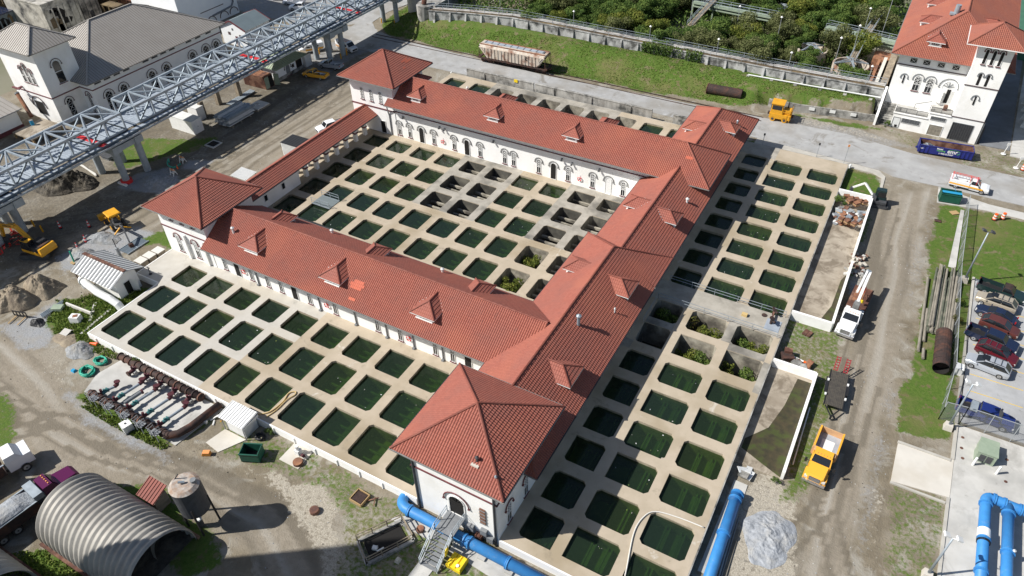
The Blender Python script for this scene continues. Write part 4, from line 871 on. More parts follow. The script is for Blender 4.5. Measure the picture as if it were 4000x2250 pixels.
# ---------------- grey roofed hall on the left ----------------
def seamroof(b, x0, x1, y0, y1, ze, zr, axis='x', hl=True, hr=True, m='grey_metal_roof', ms='grey_metal_seam', pitch=.55):
    ax = axis == 'x'; A0, A1, B0, B1 = (x0, x1, y0, y1) if ax else (y0, y1, x0, x1); D = (B1 - B0) / 2; C = B0 + D; tr = lambda p: p if ax else (p[1], p[0], p[2])
    r0, r1 = A0 + (D if hl else 0), A1 - (D if hr else 0)
    b.face([tr(p) for p in ((A0, B0, ze), (A1, B0, ze), (r1, C, zr), (r0, C, zr))], m); b.face([tr(p) for p in ((A0, B1, ze), (A1, B1, ze), (r1, C, zr), (r0, C, zr))], m)
    for on, A, r in ((hl, A0, r0), (hr, A1, r1)):
        b.face([tr(p) for p in ((A, B0, ze), (A, B1, ze), (r, C, zr))], m if on else 'white_wall')
    sl = (zr - ze) / D
    a = A0 + pitch / 2
    while a < A1:
        d = min(D, a - A0 if hl else D, A1 - a if hr else D)
        for s, B in ((1, B0), (-1, B1)): b.beam(tr((a, B, ze + .03)), tr((a, B + s * d, ze + sl * d + .03)), .07, .07, ms)
        a += pitch
    c = B0 + pitch / 2
    while c < B1:
        d = min(c - B0, B1 - c)
        for on, s, A in ((hl, 1, A0), (hr, -1, A1)):
            if on: b.beam(tr((A, c, ze + .03)), tr((A + s * d, c, ze + sl * d + .03)), .07, .07, ms)
        c += pitch
    for on, A, r in ((hl, A0, r0), (hr, A1, r1)):
        if on:
            for B in (B0, B1): b.beam(tr((A, B, ze + .08)), tr((r, C, zr + .08)), .3, .1, m)
    if r1 > r0: b.beam(tr((r0, C, zr + .08)), tr((r1, C, zr + .08)), .3, .1, m)
    b.box(x0 + .1, y0 + .1, ze - .2, x1 - .1, y1 - .1, ze - .04, 'white_wall'); b.box(x0 - .05, y0 - .08, ze - .14, x1 + .05, y0, ze, ms); b.box(x1, y0, ze - .14, x1 + .08, y1, ze, ms)
hl_ = thing('grey_roof_hall', 'large white hall with grey metal hipped roof, square tower and arched windows', 'building', (-143, 89, 0))
b = MB('pale_blue_wall'); b.box(-154.6, 72.9, -.2, -132.5, 105.0, 7.1); wh = b.build('hall_wall', hl_)
b = MB('white_wall'); b.box(-147.5, 67.1, -.2, -136.3, 74.3, 14.2); wt = b.build('tower_wall', hl_)
b = MB('white_wall'); seamroof(b, -155.8, -131.5, 71.7, 106.1, 7.2, 13.3, 'y'); b.build('hall_roof', hl_)
b = MB('white_wall'); seamroof(b, -148.7, -135.2, 65.9, 75.4, 14.4, 17.2, 'x'); b.build('tower_roof', hl_)
b = MB('maroon_trim'); b.box(-132.5, 72.8, 5.4, -132.4, 105, 5.58); b.box(-136.3, 72.8, 5.4, -132.5, 72.9, 5.58); b.build('belt_course', wh)
b = MB('maroon_trim'); b.box(-147.6, 67.0, 5.4, -136.2, 67.1, 5.58); b.box(-136.3, 67.0, 5.4, -136.2, 72.9, 5.58); b.build('belt_course', wt)
for y in (75.6, 79.0, 85.8, 89.5, 96.4, 100.1, 103.0):
    b = MB('glass_dark'); opening(b, (-132.5, y, .6), ER, EN, 1.5, 3.6, True, lattice='full', hood='dark_trim', hw=.3); b.build('window', wh)
b = MB('dark_grey')
for y in (74.4, 76.5, 78.7, 80.9, 85.5, 87.7, 89.9, 92.1, 96.5, 99, 101.9): b.box(-132.5, y - .7, 6.2, -132.42, y + .7, 6.55, 'dark_grey'); b.box(-132.42, y - .75, 6.15, -132.36, y + .75, 6.3, 'white_paint')
b.build('wall_vents', wh)
b = MB('glass_dark'); opening(b, (-134.4, 72.9, .6), SR, SN, 1.0, 4.0, True, lattice='full', hood='maroon_trim'); b.build('window', wh)
b = MB('opening'); opening(b, (-136.3, 70.4, 7.4), ER, EN, 1.5, 4.2, True, hood='dark_trim', lattice=None); b.beam((-136.2, 69.6, 9.6), (-136.2, 71.2, 9.6), .1, m='white_paint'); b.build('window', wt)
b = MB('glass_dark'); opening(b, (-136.3, 69.9, .8), ER, EN, 1.2, 3.6, True, lattice='full', hood='dark_trim'); b.build('window', wt)
for x, h in ((-142.3, 3.1), (-140.9, 3.8), (-139.5, 3.0)):
    b = MB('opening'); opening(b, (x, 67.1, 7.6), SR, SN, .85, h, True, hood='maroon_trim', hw=.05); b.beam((x - .4, 66.95, 9.0), (x + .4, 66.95, 9.0), .08, m='white_paint'); b.build('window', wt)
b = MB('opening'); opening(b, (-141.4, 67.1, 1.2), SR, SN, 2.6, 2.7, False, pane='opening', sill=None, frame='grey'); P = [(-141.4 + 2.1 * cos(a), 66.98, 2.8 + 2.1 * sin(a)) for a in [pi * k / 12 for k in range(13)]]; b.tube(P, .09, 6, 'dark_trim'); b.build('door', wt)
b = MB('maroon_trim'); b.box(-145.0, 65.9, 6.0, -144.6, 67.1, 6.25); b.box(-145.9, 65.8, 6.2, -143.7, 66.1, 6.4); b.build('hoist_beam', wt)
b = MB('rust'); b.cyl((-145.3, 65.9, 5.0), (-141.8, 64.8, 1.6), .35, 10, 'rust_orange'); b.cyl((-145.5, 65.95, 5.2), (-145.3, 65.9, 5.0), .42, 10, 'grey'); tag(b.build('rusty_duct'), 'rusty cylindrical duct leaning on the tower wall by the loading dock', 'duct')
b = MB('concrete_brown'); b.box(-140.2, 59.6, 1.0, -134.2, 65.8, 1.25); 
for x, y in ((-140, 59.8), (-137, 59.8), (-134.4, 59.8), (-134.4, 63), (-134.4, 65.6)): b.beam((x, y, 0), (x, y, 1.0), .25, m='timber')
rail(b, [(-134.3, 59.7, 1.25), (-134.3, 65.7, 1.25)], .9, 'sand', post=1.2); tag(b.build('loading_dock'), 'timber loading dock in front of the arched tower door', 'dock')
b = MB('blue_pipe'); b.cyl((-139.3, 63.2, 1.25), (-139.3, 63.2, 2.2), .32, 12, 'tarp_blue'); b.cyl((-139.3, 63.2, 2.2), (-139.3, 63.2, 2.25), .33, 12, 'grey'); tag(b.build('barrel'), 'blue drum on the timber loading dock', 'drum')
ls = thing('low_shed', 'low white shed with tan sheet roof left of the loading dock', 'building', (-150, 56, 0))
b = MB('white_wall'); b.box(-160, 45, -.1, -142.5, 63.0, 3.7); b.box(-160, 44.9, -.1, -142.4, 63.1, .8, 'maroon_trim'); b.build('shed_wall', ls)
b = MB('sand'); b.face([(-141.6, 44, 3.9), (-141.6, 63.7, 3.9), (-151, 63.7, 6.0), (-151, 44, 6.0)], 'grey_metal_roof'); b.face([(-161, 44, 3.9), (-161, 63.7, 3.9), (-151, 63.7, 6.0), (-151, 44, 6.0)], 'grey_metal_roof'); b.face([(-142.4, 63.1, 3.7), (-160, 63.1, 3.7), (-151, 63.1, 5.95)], 'white_wall'); 
for k in range(24): b.beam((-141.6, 44 + .85 * k, 3.93), (-151, 44 + .85 * k, 6.03), .06, .06, 'grey_metal_seam')
b.box(-142, 44, 3.74, -141.5, 63.7, 3.88, 'grey'); b.build('shed_roof', ls)
# ---------------- ruins and far buildings upper left ----------------
def block(name, lb, cat, x0, y0, x1, y1, h, m, tm=None, extra=None):
    b = MB(m); b.box(x0, y0, -.1, x1, y1, h); t = tm or m; b.box(x0 - .1, y0 - .1, h, x1 + .1, y1 + .1, h + .25, t)
    if extra: extra(b)
    return tag(b.build(name), lb, cat)
def cracks(x, y0, y1, z0, z1, n, dx=.03):
    def f(b):
        r = random.Random(int(x * 7 + y0))
        for k in range(n):
            y = r.uniform(y0, y1); z = r.uniform(z0, z1); w = r.uniform(.4, 1.6); h = r.uniform(.3, 1.6)
            b.face([(x + dx, y - w, z - h), (x + dx, y + w * .6, z - h * 1.1), (x + dx, y + w, z + h * .3), (x + dx, y + w * .2, z + h), (x + dx, y - w * .8, z + h * .6)], r.choice(['opening', 'dark_grey', 'brown_ruin']))
        for k in range(6): y = y0 + (y1 - y0) * k / 5; b.box(x, y - .15, z0, x + .22, y + .15, z1, m=None)
    return f
block('ruined_house', 'ruined white plastered block with dark gaps, nearest the hall roof', 'ruin', -184, 90, -170, 98.5, 10, 'plaster_ruin', extra=cracks(-170, 90.5, 98, 1, 9, 9))
block('ruined_house', 'taller ruined plastered block behind the first one', 'ruin', -190, 99, -176, 107, 12, 'plaster_ruin', extra=cracks(-176, 99.5, 106.5, 1, 11, 9))
block('storage_tank', 'dark blue square tank at the ruins, left of the plastered block', 'tank', -192, 83.5, -182, 90, 7, 'galv_dark', 'car_navy', cracks(-182, 84, 89.5, 1, 6, 3))
block('ruined_house', 'dark brown derelict frame building at the top left corner', 'ruin', -212, 84, -196, 100, 12, 'brown_ruin', extra=cracks(-196, 84.5, 99.5, 1, 11, 22))
block('ruined_house', 'brown streaked derelict building above the grey hall roof', 'ruin', -192, 110, -176, 122, 14, 'brown_ruin', extra=cracks(-176, 110.5, 121.5, 1, 13, 12))
block('ruined_house', 'rust stained wall building beside the tall pale wall', 'ruin', -178, 112, -166, 119, 13, 'rust_orange', 'brown_ruin', cracks(-166, 112.5, 118.5, 1, 12, 8))
for k, (x, y, h) in enumerate(((-186, 106, 9), (-193, 93, 15), (-170, 104, 6))):
    b = MB('brown_ruin'); 
    for i in range(3):
        for j in range(2): b.beam((x + 2.2 * i, y + 2.2 * j, 0), (x + 2.2 * i, y + 2.2 * j, h), .25)
    for z in (h * .33, h * .66, h): b.box(x - .2, y - .2, z - .15, x + 4.6, y + 2.4, z)
    tag(b.build('ruined_tower'), ['rusty steel frame between the two plastered ruins', 'tall rusty steel frame at the left edge of the ruins', 'low rusty steel frame next to the grey hall roof'][k], 'steel frame', 'steel frames in the ruins')
block('tall_building', 'tall pale blue building with arched mouldings at the upper edge', 'building', -166, 109, -150, 126.3, 16, 'pale_blue_wall', extra=lambda b: ([b.tube([(-149.9, y + 1.3 * cos(a), .6 + 1.3 * sin(a)) for a in [pi * k / 10 for k in range(11)]], .1, 5, 'dark_trim') for y in (117.5, 121.4, 124.6)], b.box(-150, 114.8, 3.4, -149.9, 122, 3.55, 'dark_trim'), b.tube([(-149.8, 118, 1.9), (-149.8, 124.2, 2.3), (-149.8, 125, 3.2), (-149.8, 125, 7)], .22, 6, 'grey')))
bl = thing('blue_roof_house', 'small white gabled building with blue-grey roof and red trim behind the bridge', 'building', (-135, 114, 0))
b = MB('pale_blue_wall'); b.box(-139, 110.6, -.1, -131.4, 118.2, 3.9); b.face([(-139, 110.6, 3.9), (-131.4, 110.6, 3.9), (-135.2, 110.6, 5.5)]); b.build('house_wall', bl)
b = MB('blue_roof'); b.face([(-130.9, 110.3, 4), (-130.9, 118.4, 4), (-135.2, 118.4, 5.7), (-135.2, 110.3, 5.7)]); b.face([(-139.5, 110.3, 4), (-139.5, 118.4, 4), (-135.2, 118.4, 5.7), (-135.2, 110.3, 5.7)])
for y in (110.3, 118.4): b.beam((-130.9, y, 3.95), (-135.2, y, 5.65), .15, .3, 'maroon_trim'); b.beam((-139.5, y, 3.95), (-135.2, y, 5.65), .15, .3, 'maroon_trim')
b.build('house_roof', bl)
for x, z, m, w, h in ((-136.5, 2.2, 'dark_trim', .8, .7), (-133.2, 2.0, 'dark_trim', .7, .7), (-134.4, .1, 'maroon_trim', .9, 2.1), (-135.2, 3.4, 'dark_grey', .5, .5)):
    b = MB(m); opening(b, (x, 110.6, z), SR, SN, w, h, False, pane=m, frame=None, sill=None); b.build('window', bl)
gh = thing('green_roof_house', 'small white building with pale green hipped roof beside the pipe bridge', 'building', (-116, 104, 0))
b = MB('pale_blue_wall'); b.box(-119.4, 100.2, -.1, -112.9, 108.2, 2.95); b.box(-119.45, 100.1, -.1, -112.8, 108.2, .7, 'old_wall'); b.build('house_wall', gh)
b = MB('green_metal_roof'); seamroof(b, -120.1, -112.0, 99.6, 108.8, 3.0, 5.0, 'y', m='green_metal_roof', ms='yellow_green', pitch=.6); b.build('house_roof', gh)
b = MB('grey'); opening(b, (-112.9, 103.6, .2), ER, EN, 1.3, 2.3, True, pane='grey', hood='dark_trim'); b.build('door', gh)
b = MB('opening'); opening(b, (-112.9, 107.0, .1), ER, EN, 1.6, 2.2, False, pane='opening', frame='rust', sill=None); b.build('door', gh)
b = MB('dark_trim'); b.box(-112.9, 104.9, 1.3, -112.82, 105.5, 2.0, 'rust_dark'); b.build('notice_board', gh)
b = MB('dark_trim'); opening(b, (-117.6, 100.2, .3), SR, SN, .9, 2.1, True, pane='dark_grey', hood='dark_trim'); b.build('window', gh)
def container(name, lb, x0, y0, x1, y1, h, m, tm, ribs=True, doors=None, cat='container', z=0.0):
    t = thing(name, lb, cat, ((x0 + x1) / 2, (y0 + y1) / 2, z)); b = MB(m); b.box(x0, y0, z, x1, y1, z + h)
    k = 0
    if ribs:
        x = x0 + .15
        while x < x1 - .1: b.box(x, y0 - .05, z + .1, x + .14, y0, z + h - .08); b.box(x, y1, z + .1, x + .14, y1 + .05, z + h - .08); x += .3
        y = y0 + .15
        while y < y1 - .1: b.box(x1, y, z + .1, x1 + .05, y + .14, z + h - .08); b.box(x0 - .05, y, z + .1, x0, y + .14, z + h - .08); y += .3
    b.build('body', t); b = MB(tm); b.box(x0 - .06, y0 - .06, z + h, x1 + .06, y1 + .06, z + h + .07)
    x = x0 + .3
    while ribs and x < x1: b.box(x, y0, z + h + .07, x + .15, y1, z + h + .1); x += .6
    b.build('roof', t)
    return t
c = container('shipping_container', 'rusty orange shipping container with one door open beside the green roofed house', -118.4, 96.3, -112.4, 98.6, 2.6, 'rust', 'rust_orange')
b = MB('rust_orange'); b.box(-112.4, 96.35, .1, -112.33, 97.4, 2.5, 'yellow_green'); b.build('door', c)
b = MB('yellow_green'); b.rbox((-111.9, 99.1, 1.3), (1.1, .08, 2.4), .5); b.build('door', c); b = MB('opening'); b.box(-112.33, 97.45, .15, -112.31, 98.5, 2.45); b.build('door_opening', c)
c = container('shipping_container', 'white shipping container standing on grass at the foot of the bridge', -116.9, 76.0, -110.9, 78.3, 2.6, 'white_paint', 'white_metal', ribs=False); b = MB('grey'); b.box(-110.9, 76.3, .1, -110.84, 77.1, 2.3, 'white_metal'); b.box(-110.84, 77.1, 1.2, -110.8, 77.2, 1.4, 'grey'); b.build('door', c); c.rotation_euler = (0, 0, .0)
c = container('shipping_container', 'white cabinet container standing under the bridge', -116.8, 80.2, -114.2, 81.9, 2.6, 'white_paint', 'white_metal', ribs=False)
c = container('shipping_container', 'white box container against the north end of the green roofed house', -115, 108.5, -112.4, 110.4, 2.6, 'white_metal', 'sand')
c = container('site_trailer', 'white trailer with flat black roof behind the arcade', -91.0, 78.1, -86.4, 81.2, 2.55, 'white_metal', 'shade_black', cat='trailer')
# pump shed with corrugated roof at the west corner of the deck
ps = thing('pump_shed', 'small white shed with ribbed metal roof and brown ridge beside the basin deck', 'shed', (-87, 40, 0))
b = MB('white_wall'); b.box(-89.0, 38.3, -.1, -83.9, 41.7, 2.85); b.face([(-83.9, 38.3, 2.85), (-83.9, 41.7, 2.85), (-83.9, 40, 4.0)]); b.face([(-89, 38.3, 2.85), (-89, 41.7, 2.85), (-89, 40, 4.0)])
for x in (-91.3, -90.2): b.beam((x, 37.6, 0), (x, 37.6, 2.9), .12, m='rust_dark'); b.beam((x, 42.2, 0), (x, 42.2, 2.9), .12, m='rust_dark')
b.build('shed_wall', ps)
b = MB('white_metal')
for s in (-1, 1):
    ye = 40 + s * 2.75; b.face([(-91.6, ye, 2.9), (-83.3, ye, 2.9), (-83.3, 40, 4.1), (-91.6, 40, 4.1)], 'white_metal')
    x = -91.55
    while x < -83.4: b.beam((x + .2, ye, 2.93), (x + .2, 40, 4.13), .30, .05, 'grey'); x += .62
b.beam((-91.7, 40, 4.17), (-83.2, 40, 4.17), .5, .08, 'rust'); b.build('shed_roof', ps)
b = MB('opening'); opening(b, (-83.9, 39.9, .05), ER, EN, 1.0, 2.1, False, pane='opening', sill=None); b.rbox((-83.5, 40.7, 1.1), (.9, .06, 2.1), .4, 'white_paint'); b.build('door', ps)
b = MB('pale_blue_wall'); b.tube([(-90.8, 37.9, -.1), (-90.8, 37.8, 1.0), (-90.3, 37.6, 1.7), (-88.6, 37.2, 1.75), (-86, 36.9, 1.5), (-83.8, 36.95, 1.3), (-82.5, 36.95, .9), (-81.9, 36.95, -.1)], .52, 14, 'white_metal'); b.cyl((-89.9, 37.5, 1.72), (-89.7, 37.45, 1.73), .66, 14, 'white_metal'); tag(b.build('bent_pipe', smooth=False), 'thick pale bent pipe running past the small ribbed roof shed', 'pipe')
# white tin roofed kiosk and canopy
tk = thing('tin_kiosk', 'small kiosk with white ribbed tin roof beside the front wall of the deck', 'kiosk', (-52.8, 30, 0))
b = MB('white_metal'); b.box(-54.3, 29.1, 0, -51.5, 31.0, 2.25, 'white_metal'); 
for x, y in ((-54.5, 28.9), (-51.3, 28.9), (-54.5, 31.0)): b.beam((x, y, 0), (x, y, 2.35), .08, m='grey')
b.build('kiosk_wall', tk); b = MB('white_paint'); b.face([(-54.8, 28.7, 2.35), (-51.0, 28.7, 2.35), (-51.0, 31.15, 2.65), (-54.8, 31.15, 2.65)]); b.box(-51.15, 28.7, 2.0, -51.0, 31.1, 2.3)
x = -54.7
while x < -51: b.beam((x, 28.7, 2.38), (x, 31.15, 2.68), .04, .05, 'white_paint'); x += .36
b.build('kiosk_roof', tk)
rs = thing('red_roof_hut', 'tiny wooden hut with ribbed red roof behind the arched shed', 'hut', (-53.6, 18.8, 0))
b = MB('wood_grey'); b.box(-54.3, 17.9, 0, -52.5, 19.4, 2.0); b.build('hut_wall', rs); b = MB('red_tin'); b.face([(-54.7, 17.6, 2.1), (-52.1, 17.6, 2.1), (-52.3, 19.7, 2.6), (-54.9, 19.7, 2.6)])
for k in range(7): b.beam((-54.6 + .4 * k, 17.6, 2.13), (-54.8 + .4 * k, 19.7, 2.63), .07, .07, 'red_tin')
b.build('hut_roof', rs)
b = MB('white_metal'); b.face([(-90.6, 65.9, 2.7), (-87.2, 65.9, 2.7), (-87.2, 68.5, 2.9), (-90.6, 68.5, 2.9)])
for k in range(14): b.beam((-90.5 + .25 * k, 65.9, 2.73), (-90.5 + .25 * k, 68.5, 2.93), .09, .05, 'white_paint')
for x in (-90.4, -87.4):
    for y in (66.1, 68.3): b.beam((x, y, 0), (x, y, 2.75), .1, m='grey')
tag(b.build('tin_canopy'), 'white ribbed tin canopy behind the south-west tower', 'canopy')
# ---------------- arched corrugated sheds ----------------
def quonset(x0, x1, yc, hw, h, lb, zb=0):
    t = thing('arched_shed', lb, 'shed', ((x0 + x1) / 2, yc, 0)); t['group'] = 'arched corrugated sheds'; b = MB('galv_roof'); NS = 24; p = .12; n = int((x1 - x0) / p)
    A = [pi * (-.04 + 1.08 * k / NS) for k in range(NS + 1)]; V = []; F = []
    for i in range(n + 1):
        dr = .11 * math.tanh(1.8 * cos(2 * pi * i * p / .72)); x = x0 + p * i
        for a in A: V.append((x, yc - (hw + dr) * cos(a), max(0, zb + h * .12 + (h * .88 + dr) * sin(a)) if sin(a) > -.5 else 0))
    for i in range(n):
        for k in range(NS): q = i * (NS + 1) + k; F.append((q, q + NS + 1, q + NS + 2, q + 1))
    b.mesh(V, F); s = b.build('shell', t, smooth=True)
    b = MB('rust'); b.box(x0, yc - hw - .35, -.05, x1, yc - hw - .05, .3); b.box(x0, yc + hw + .05, -.05, x1, yc + hw + .35, .3); b.build('footing', t)
    b = MB('dark_soil'); b.face([(x0 + .3, yc - hw, .1), (x1 - .5, yc - hw, .1), (x1 - .5, yc + hw, .1), (x0 + .3, yc + hw, .1)]); b.build('shed_floor', t)
    return t
mat('galv_roof', (.40, .38, .34), (.32, .305, .275), .8, .6, metal=.15, c3=(.25, .235, .215), sc3=.15)
quonset(-60.0, -46.7, 13.8, 3.8, 4.7, 'large arched shed of corrugated steel with its mouth open to the right')
quonset(-66.0, -56.6, 3.6, 3.8, 4.7, 'second corrugated arched shed cut off by the bottom left corner')
b = MB('galv_roof'); b.tube([(-48.6, 14.6 + .1 * k, 0) for k in range(2)], .1, 6)
V = [( -49.0 + .5 * i, 14.2 + 1.1 * (1 - cos(a)), .05 + 2.4 * sin(a)) for i in range(2) for a in [pi * .5 * k / 6 for k in range(7)]]; b.mesh(V, [(k, k + 1, k + 8, k + 7) for k in range(6)]); b.box(-49, 15.1, 2.38, -48.5, 15.4, 2.5); tag(b.build('curved_sheet'), 'loose curved steel sheet standing in the mouth of the arched shed', 'sheet')
# silo
si = thing('silo', 'dark steel silo with cone hopper on four legs, rusty white top', 'silo', (-47.6, 19.3, 0))
b = MB('dark_grey'); b.cyl((-47.6, 19.3, 2.9), (-47.6, 19.3, 6.6), 1.42, 28); b.tube([(-47.6, 19.3, 2.9), (-47.6, 19.3, 1.5)], [1.42, .25], 20); b.build('tank', si, smooth=False)
mat('silo_top', (.45, .42, .38), (.30, .20, .14), 1.6, .8, c3=(.16, .15, .15), sc3=.9)
b = MB('silo_top'); b.tube([(-47.6, 19.3, 6.6), (-47.6, 19.3, 6.85)], [1.46, 1.1], 28); b.cyl((-46.9, 19.9, 6.8), (-46.9, 19.9, 7.15), .28, 10, 'grey'); b.cyl((-47.5, 19.4, 7.0), (-47.9, 19.0, 7.15), .12, 6, 'galv'); b.beam((-48.8, 19.2, 6.7), (-48.3, 19.5, 7.5), .1, m='dark_grey'); b.build('silo_lid', si)
for sx, sy in ((-1, -1), (1, -1), (1, 1), (-1, 1)): b = MB('black'); b.beam((-47.6 + sx * 1.05, 19.3 + sy * 1.05, -.1), (-47.6 + sx * 1.0, 19.3 + sy * 1.0, 4.2), .16); b.build('leg', si)
b = MB('white_metal'); b.cyl((-47.5, 18.9, .2), (-47.5, 18.9, 1.3), .3, 10, 'dark_grey'); b.cyl((-47.5, 18.9, 1.3), (-47.5, 18.9, 1.5), .34, 10); b.build('outlet', si)
# ---------------- right building ----------------
rb = thing('street_building', 'white building with red tile roof, square corner tower and terrace facing the road', 'building', (7, 150, 0))
b = MB('white_wall'); b.box(-1.2, 140.5, -.2, 15.0, 176, 12.2); w1 = b.build('main_wall', rb)
b = MB('white_wall'); b.box(9.9, 137, -.2, 14.9, 145, 17.0); w2 = b.build('tower_wall', rb)
b = MB('white_wall'); b.box(1.0, 137, -.2, 6.4, 140.5, 3.0); b.box(6.4, 137, -.2, 9.9, 140.5, 4.2); b.box(1.1, 137.1, 3.0, 6.4, 140.5, 3.02, 'concrete'); b.box(6.5, 137.1, 4.2, 9.9, 140.5, 4.22, 'concrete')
b.box(.85, 136.85, 2.85, 6.5, 137.0, 3.02); b.box(6.4, 136.85, 4.05, 9.9, 137.0, 4.22); b.build('terrace', rb)
b = MB('white_wall')
for k in range(10): b.box(-1.3, 137.0 + .34 * k, -.1, 1.0, 140.5, .3 * (k + 1), 'old_wall')
b.build('steps', rb)
b = MB('white_wall'); b.side([(0, 0), (1, 0)], 0, 0) if 0 else None; V = [(x, y, z) for x in (-1.75, -1.35) for y, z in ((136.4, -.1), (141, -.1), (141, 5.6), (139.0, 4.4), (137.3, 1.9), (136.9, 2.2), (136.4, 1.7))]; b.mesh(V, [tuple(range(7)), tuple(range(7, 14))[::-1]] + [(k, 7 + k, 7 + (k + 1) % 7, (k + 1) % 7) for k in range(7)]); b.build('stair_wall', rb)
b = MB('ornament')
for P in (((1.1, 137.15, 3.0), (6.3, 137.15, 3.0)), ((1.1, 137.15, 3.0), (1.1, 138.4, 3.0)), ((6.5, 137.15, 4.2), (9.8, 137.15, 4.2)), ((6.3, 137.3, 4.2), (6.3, 138, 4.2))):
    rail(b, [P[0], P[1]], .95, 'dark_grey', mid=False, post=1.7, t=.07); a, c = P; b.face([a, c, (c[0], c[1], c[2] + .9), (a[0], a[1], a[2] + .9)])
b.beam((3.9, 139.6, 4.0), (6.3, 139.4, 5.1), .07, m='dark_grey'); b.beam((3.9, 139.6, 3.1), (3.9, 139.6, 4.0), .07, m='dark_grey')
for k in range(5): b.box(4.4 + .4 * k, 138.7, 3.0, 4.8 + .4 * k, 139.5, 3.24 + .24 * k, 'white_wall')
b.build('iron_railing', rb)
def mkroof2(name, *a, **k): b = MB('tile'); roof(b, *a, **k); return b.build(name, rb)
mkroof2('main_roof', -2.6, 16.4, 139.2, 178, 12.35, 18.0, 'y', m='tile_orange', gut=('grey_gutter', 'grey_gutter'))
mkroof2('tower_roof', 7.9, 16.1, 135.7, 144.6, 17.2, 19.8, 'y', m='tile_orange', gut=('white_paint', 'white_paint'))
_b = MB('tile'); 
dormer(3.6, 141.6, 12.35 + .595 * 2.4, -H90, rb, w=1.5); dormer(.4, 150.5, 12.35 + .595 * 3.0, pi, rb, w=1.5); dormer(.6, 160.5, 12.35 + .595 * 3.2, pi, rb, w=1.6); dormer(13.2, 152, 12.35 + .595 * 3.2, 0, rb, w=1.9)
b = MB('galv'); b.cyl((5.2, 149.6, 16.6), (5.2, 149.6, 18.6), .45, 12); b.box(4.2, 149.0, 16.9, 5.1, 150, 17.2); b.build('roof_fan', rb)
b = MB('maroon_trim'); b.box(-1.3, 140.4, 10.2, 9.9, 140.5, 10.36, 'dark_trim'); b.build('belt_course', w1)
b = MB('dark_trim'); b.box(9.8, 136.9, 10.0, 15.0, 137, 10.15); b.box(14.9, 137, 10.0, 15.0, 145, 10.15); b.box(9.8, 136.9, 4.2, 15.0, 137, 4.32); b.build('belt_course', w2)
for x in (1.2, 3.3, 5.6, 7.9): b = MB('glass_dark'); opening(b, (x, 140.5, 10.8), SR, SN, 1.1, .85, False, lattice='full', sill=None); b.build('window', w1)
for x in (2.9, 4.9): b = MB('glass_dark'); opening(b, (x, 140.5, 6.0), SR, SN, 1.0, 2.7, True, lattice='x', hood='grey', hw=.28); b.build('window', w1)
b = MB('opening'); opening(b, (.6, 140.5, 7.0), SR, SN, .22, 1.4, False, pane='opening', frame=None, sill=None, hood=None); opening(b, (.6, 140.5, 7.6), SR, SN, .5, .8, True, pane='white_wall', frame=None, hood='grey', sill=None); b.box(.5, 140.38, 7.0, .7, 140.45, 8.4, 'opening'); b.build('window', w1)
b = MB('white_paint'); opening(b, (7.9, 140.5, 4.75), SR, SN, 1.9, 3.9, True, pane='white_paint', lattice=None, hood='grey', hw=.45, sill=None); b.box(7.95, 140.4, 4.8, 8.5, 140.47, 7.3, 'opening'); b.rbox((7.1, 140.1, 6.0), (.9, .06, 2.4), -.5, 'white_paint'); b.rbox((8.9, 140.15, 6.0), (.7, .06, 2.4), .6, 'white_paint')
for k in range(5): a = pi * (k + .5) / 5; b.beam((7.9, 140.4, 7.7), (7.9 + .9 * cos(a), 140.4, 7.7 + .85 * sin(a)), .07, m='grey')
b.build('door', w1)
b = MB('rust'); b.cyl((8.6, 138.9, 4.22), (8.6, 138.9, 5.1), .35, 12); tag(b.build('barrel'), 'rusty brown drum on the upper terrace of the street building', 'drum')
for x in (11.2, 12.3, 13.4): b = MB('opening'); opening(b, (x, 137, 13.9), SR, SN, .5, 2.5, True, pane='opening', frame='white_paint', hood='maroon_trim' , hw=.05); b.build('window', w2)
for x in (11.6, 12.8): b = MB('opening'); opening(b, (x, 137, 10.3), SR, SN, .42, 2.0, True, pane='opening', frame=None, hood='grey', hw=.1, sill=None); b.build('window', w2)
b = MB('opening'); opening(b, (12.2, 137, 6.9), SR, SN, .25, 1.5, False, pane='opening', frame=None, sill=None); opening(b, (12.2, 137, 7.5), SR, SN, .5, .8, True, pane='white_wall', frame=None, hood='grey', sill=None); b.box(12.1, 136.9, 6.9, 12.3, 136.96, 8.4, 'opening'); b.build('window', w2)
b = MB('dark_grey'); opening(b, (12.1, 137, .05), SR, SN, 3.3, 3.2, False, pane='dark_grey', frame='grey', sill=None)
for k in range(9): b.beam((10.6 + .37 * k, 136.93, .1), (10.6 + .37 * k, 136.93, 3.2), .05, m='black')
b.build('roller_door', w2)
b = MB('wood_grey'); opening(b, (8.2, 137, .05), SR, SN, 2.2, 2.0, False, pane='wood_grey', frame='white_paint', sill=None); b.build('garage_door', rb)
for x, z, w, h in ((4.1, 1.3, 3.0, .9), (8.1, 2.9, 2.4, .7)):
    b = MB('dark_grey'); opening(b, (x, 137, z), SR, SN, w, h, False, pane='dark_grey', frame='white_paint', sill=None)
    for k in range(4): b.beam((x - w / 2, 136.94, z + h * k / 4), (x + w / 2, 136.94, z + h * k / 4), .05, m='grey')
    for k in range(7): b.beam((x - w / 2 + w * k / 7, 136.94, z), (x - w / 2 + w * k / 7, 136.94, z + h), .05, m='grey')
    b.build('window', rb)
b = MB('white_metal'); opening(b, (1.8, 137, .2), SR, SN, 1.2, 1.9, False, pane='white_metal', frame='grey_gutter', sill=None); b.box(1.7, 136.9, .3, 2.1, 136.95, .7, 'opening'); b.build('door', rb)
b = MB('grey'); b.cyl((15.1, 137.2, 0), (15.1, 137.2, 4.1), .1, 6); b.build('downpipe', w2)
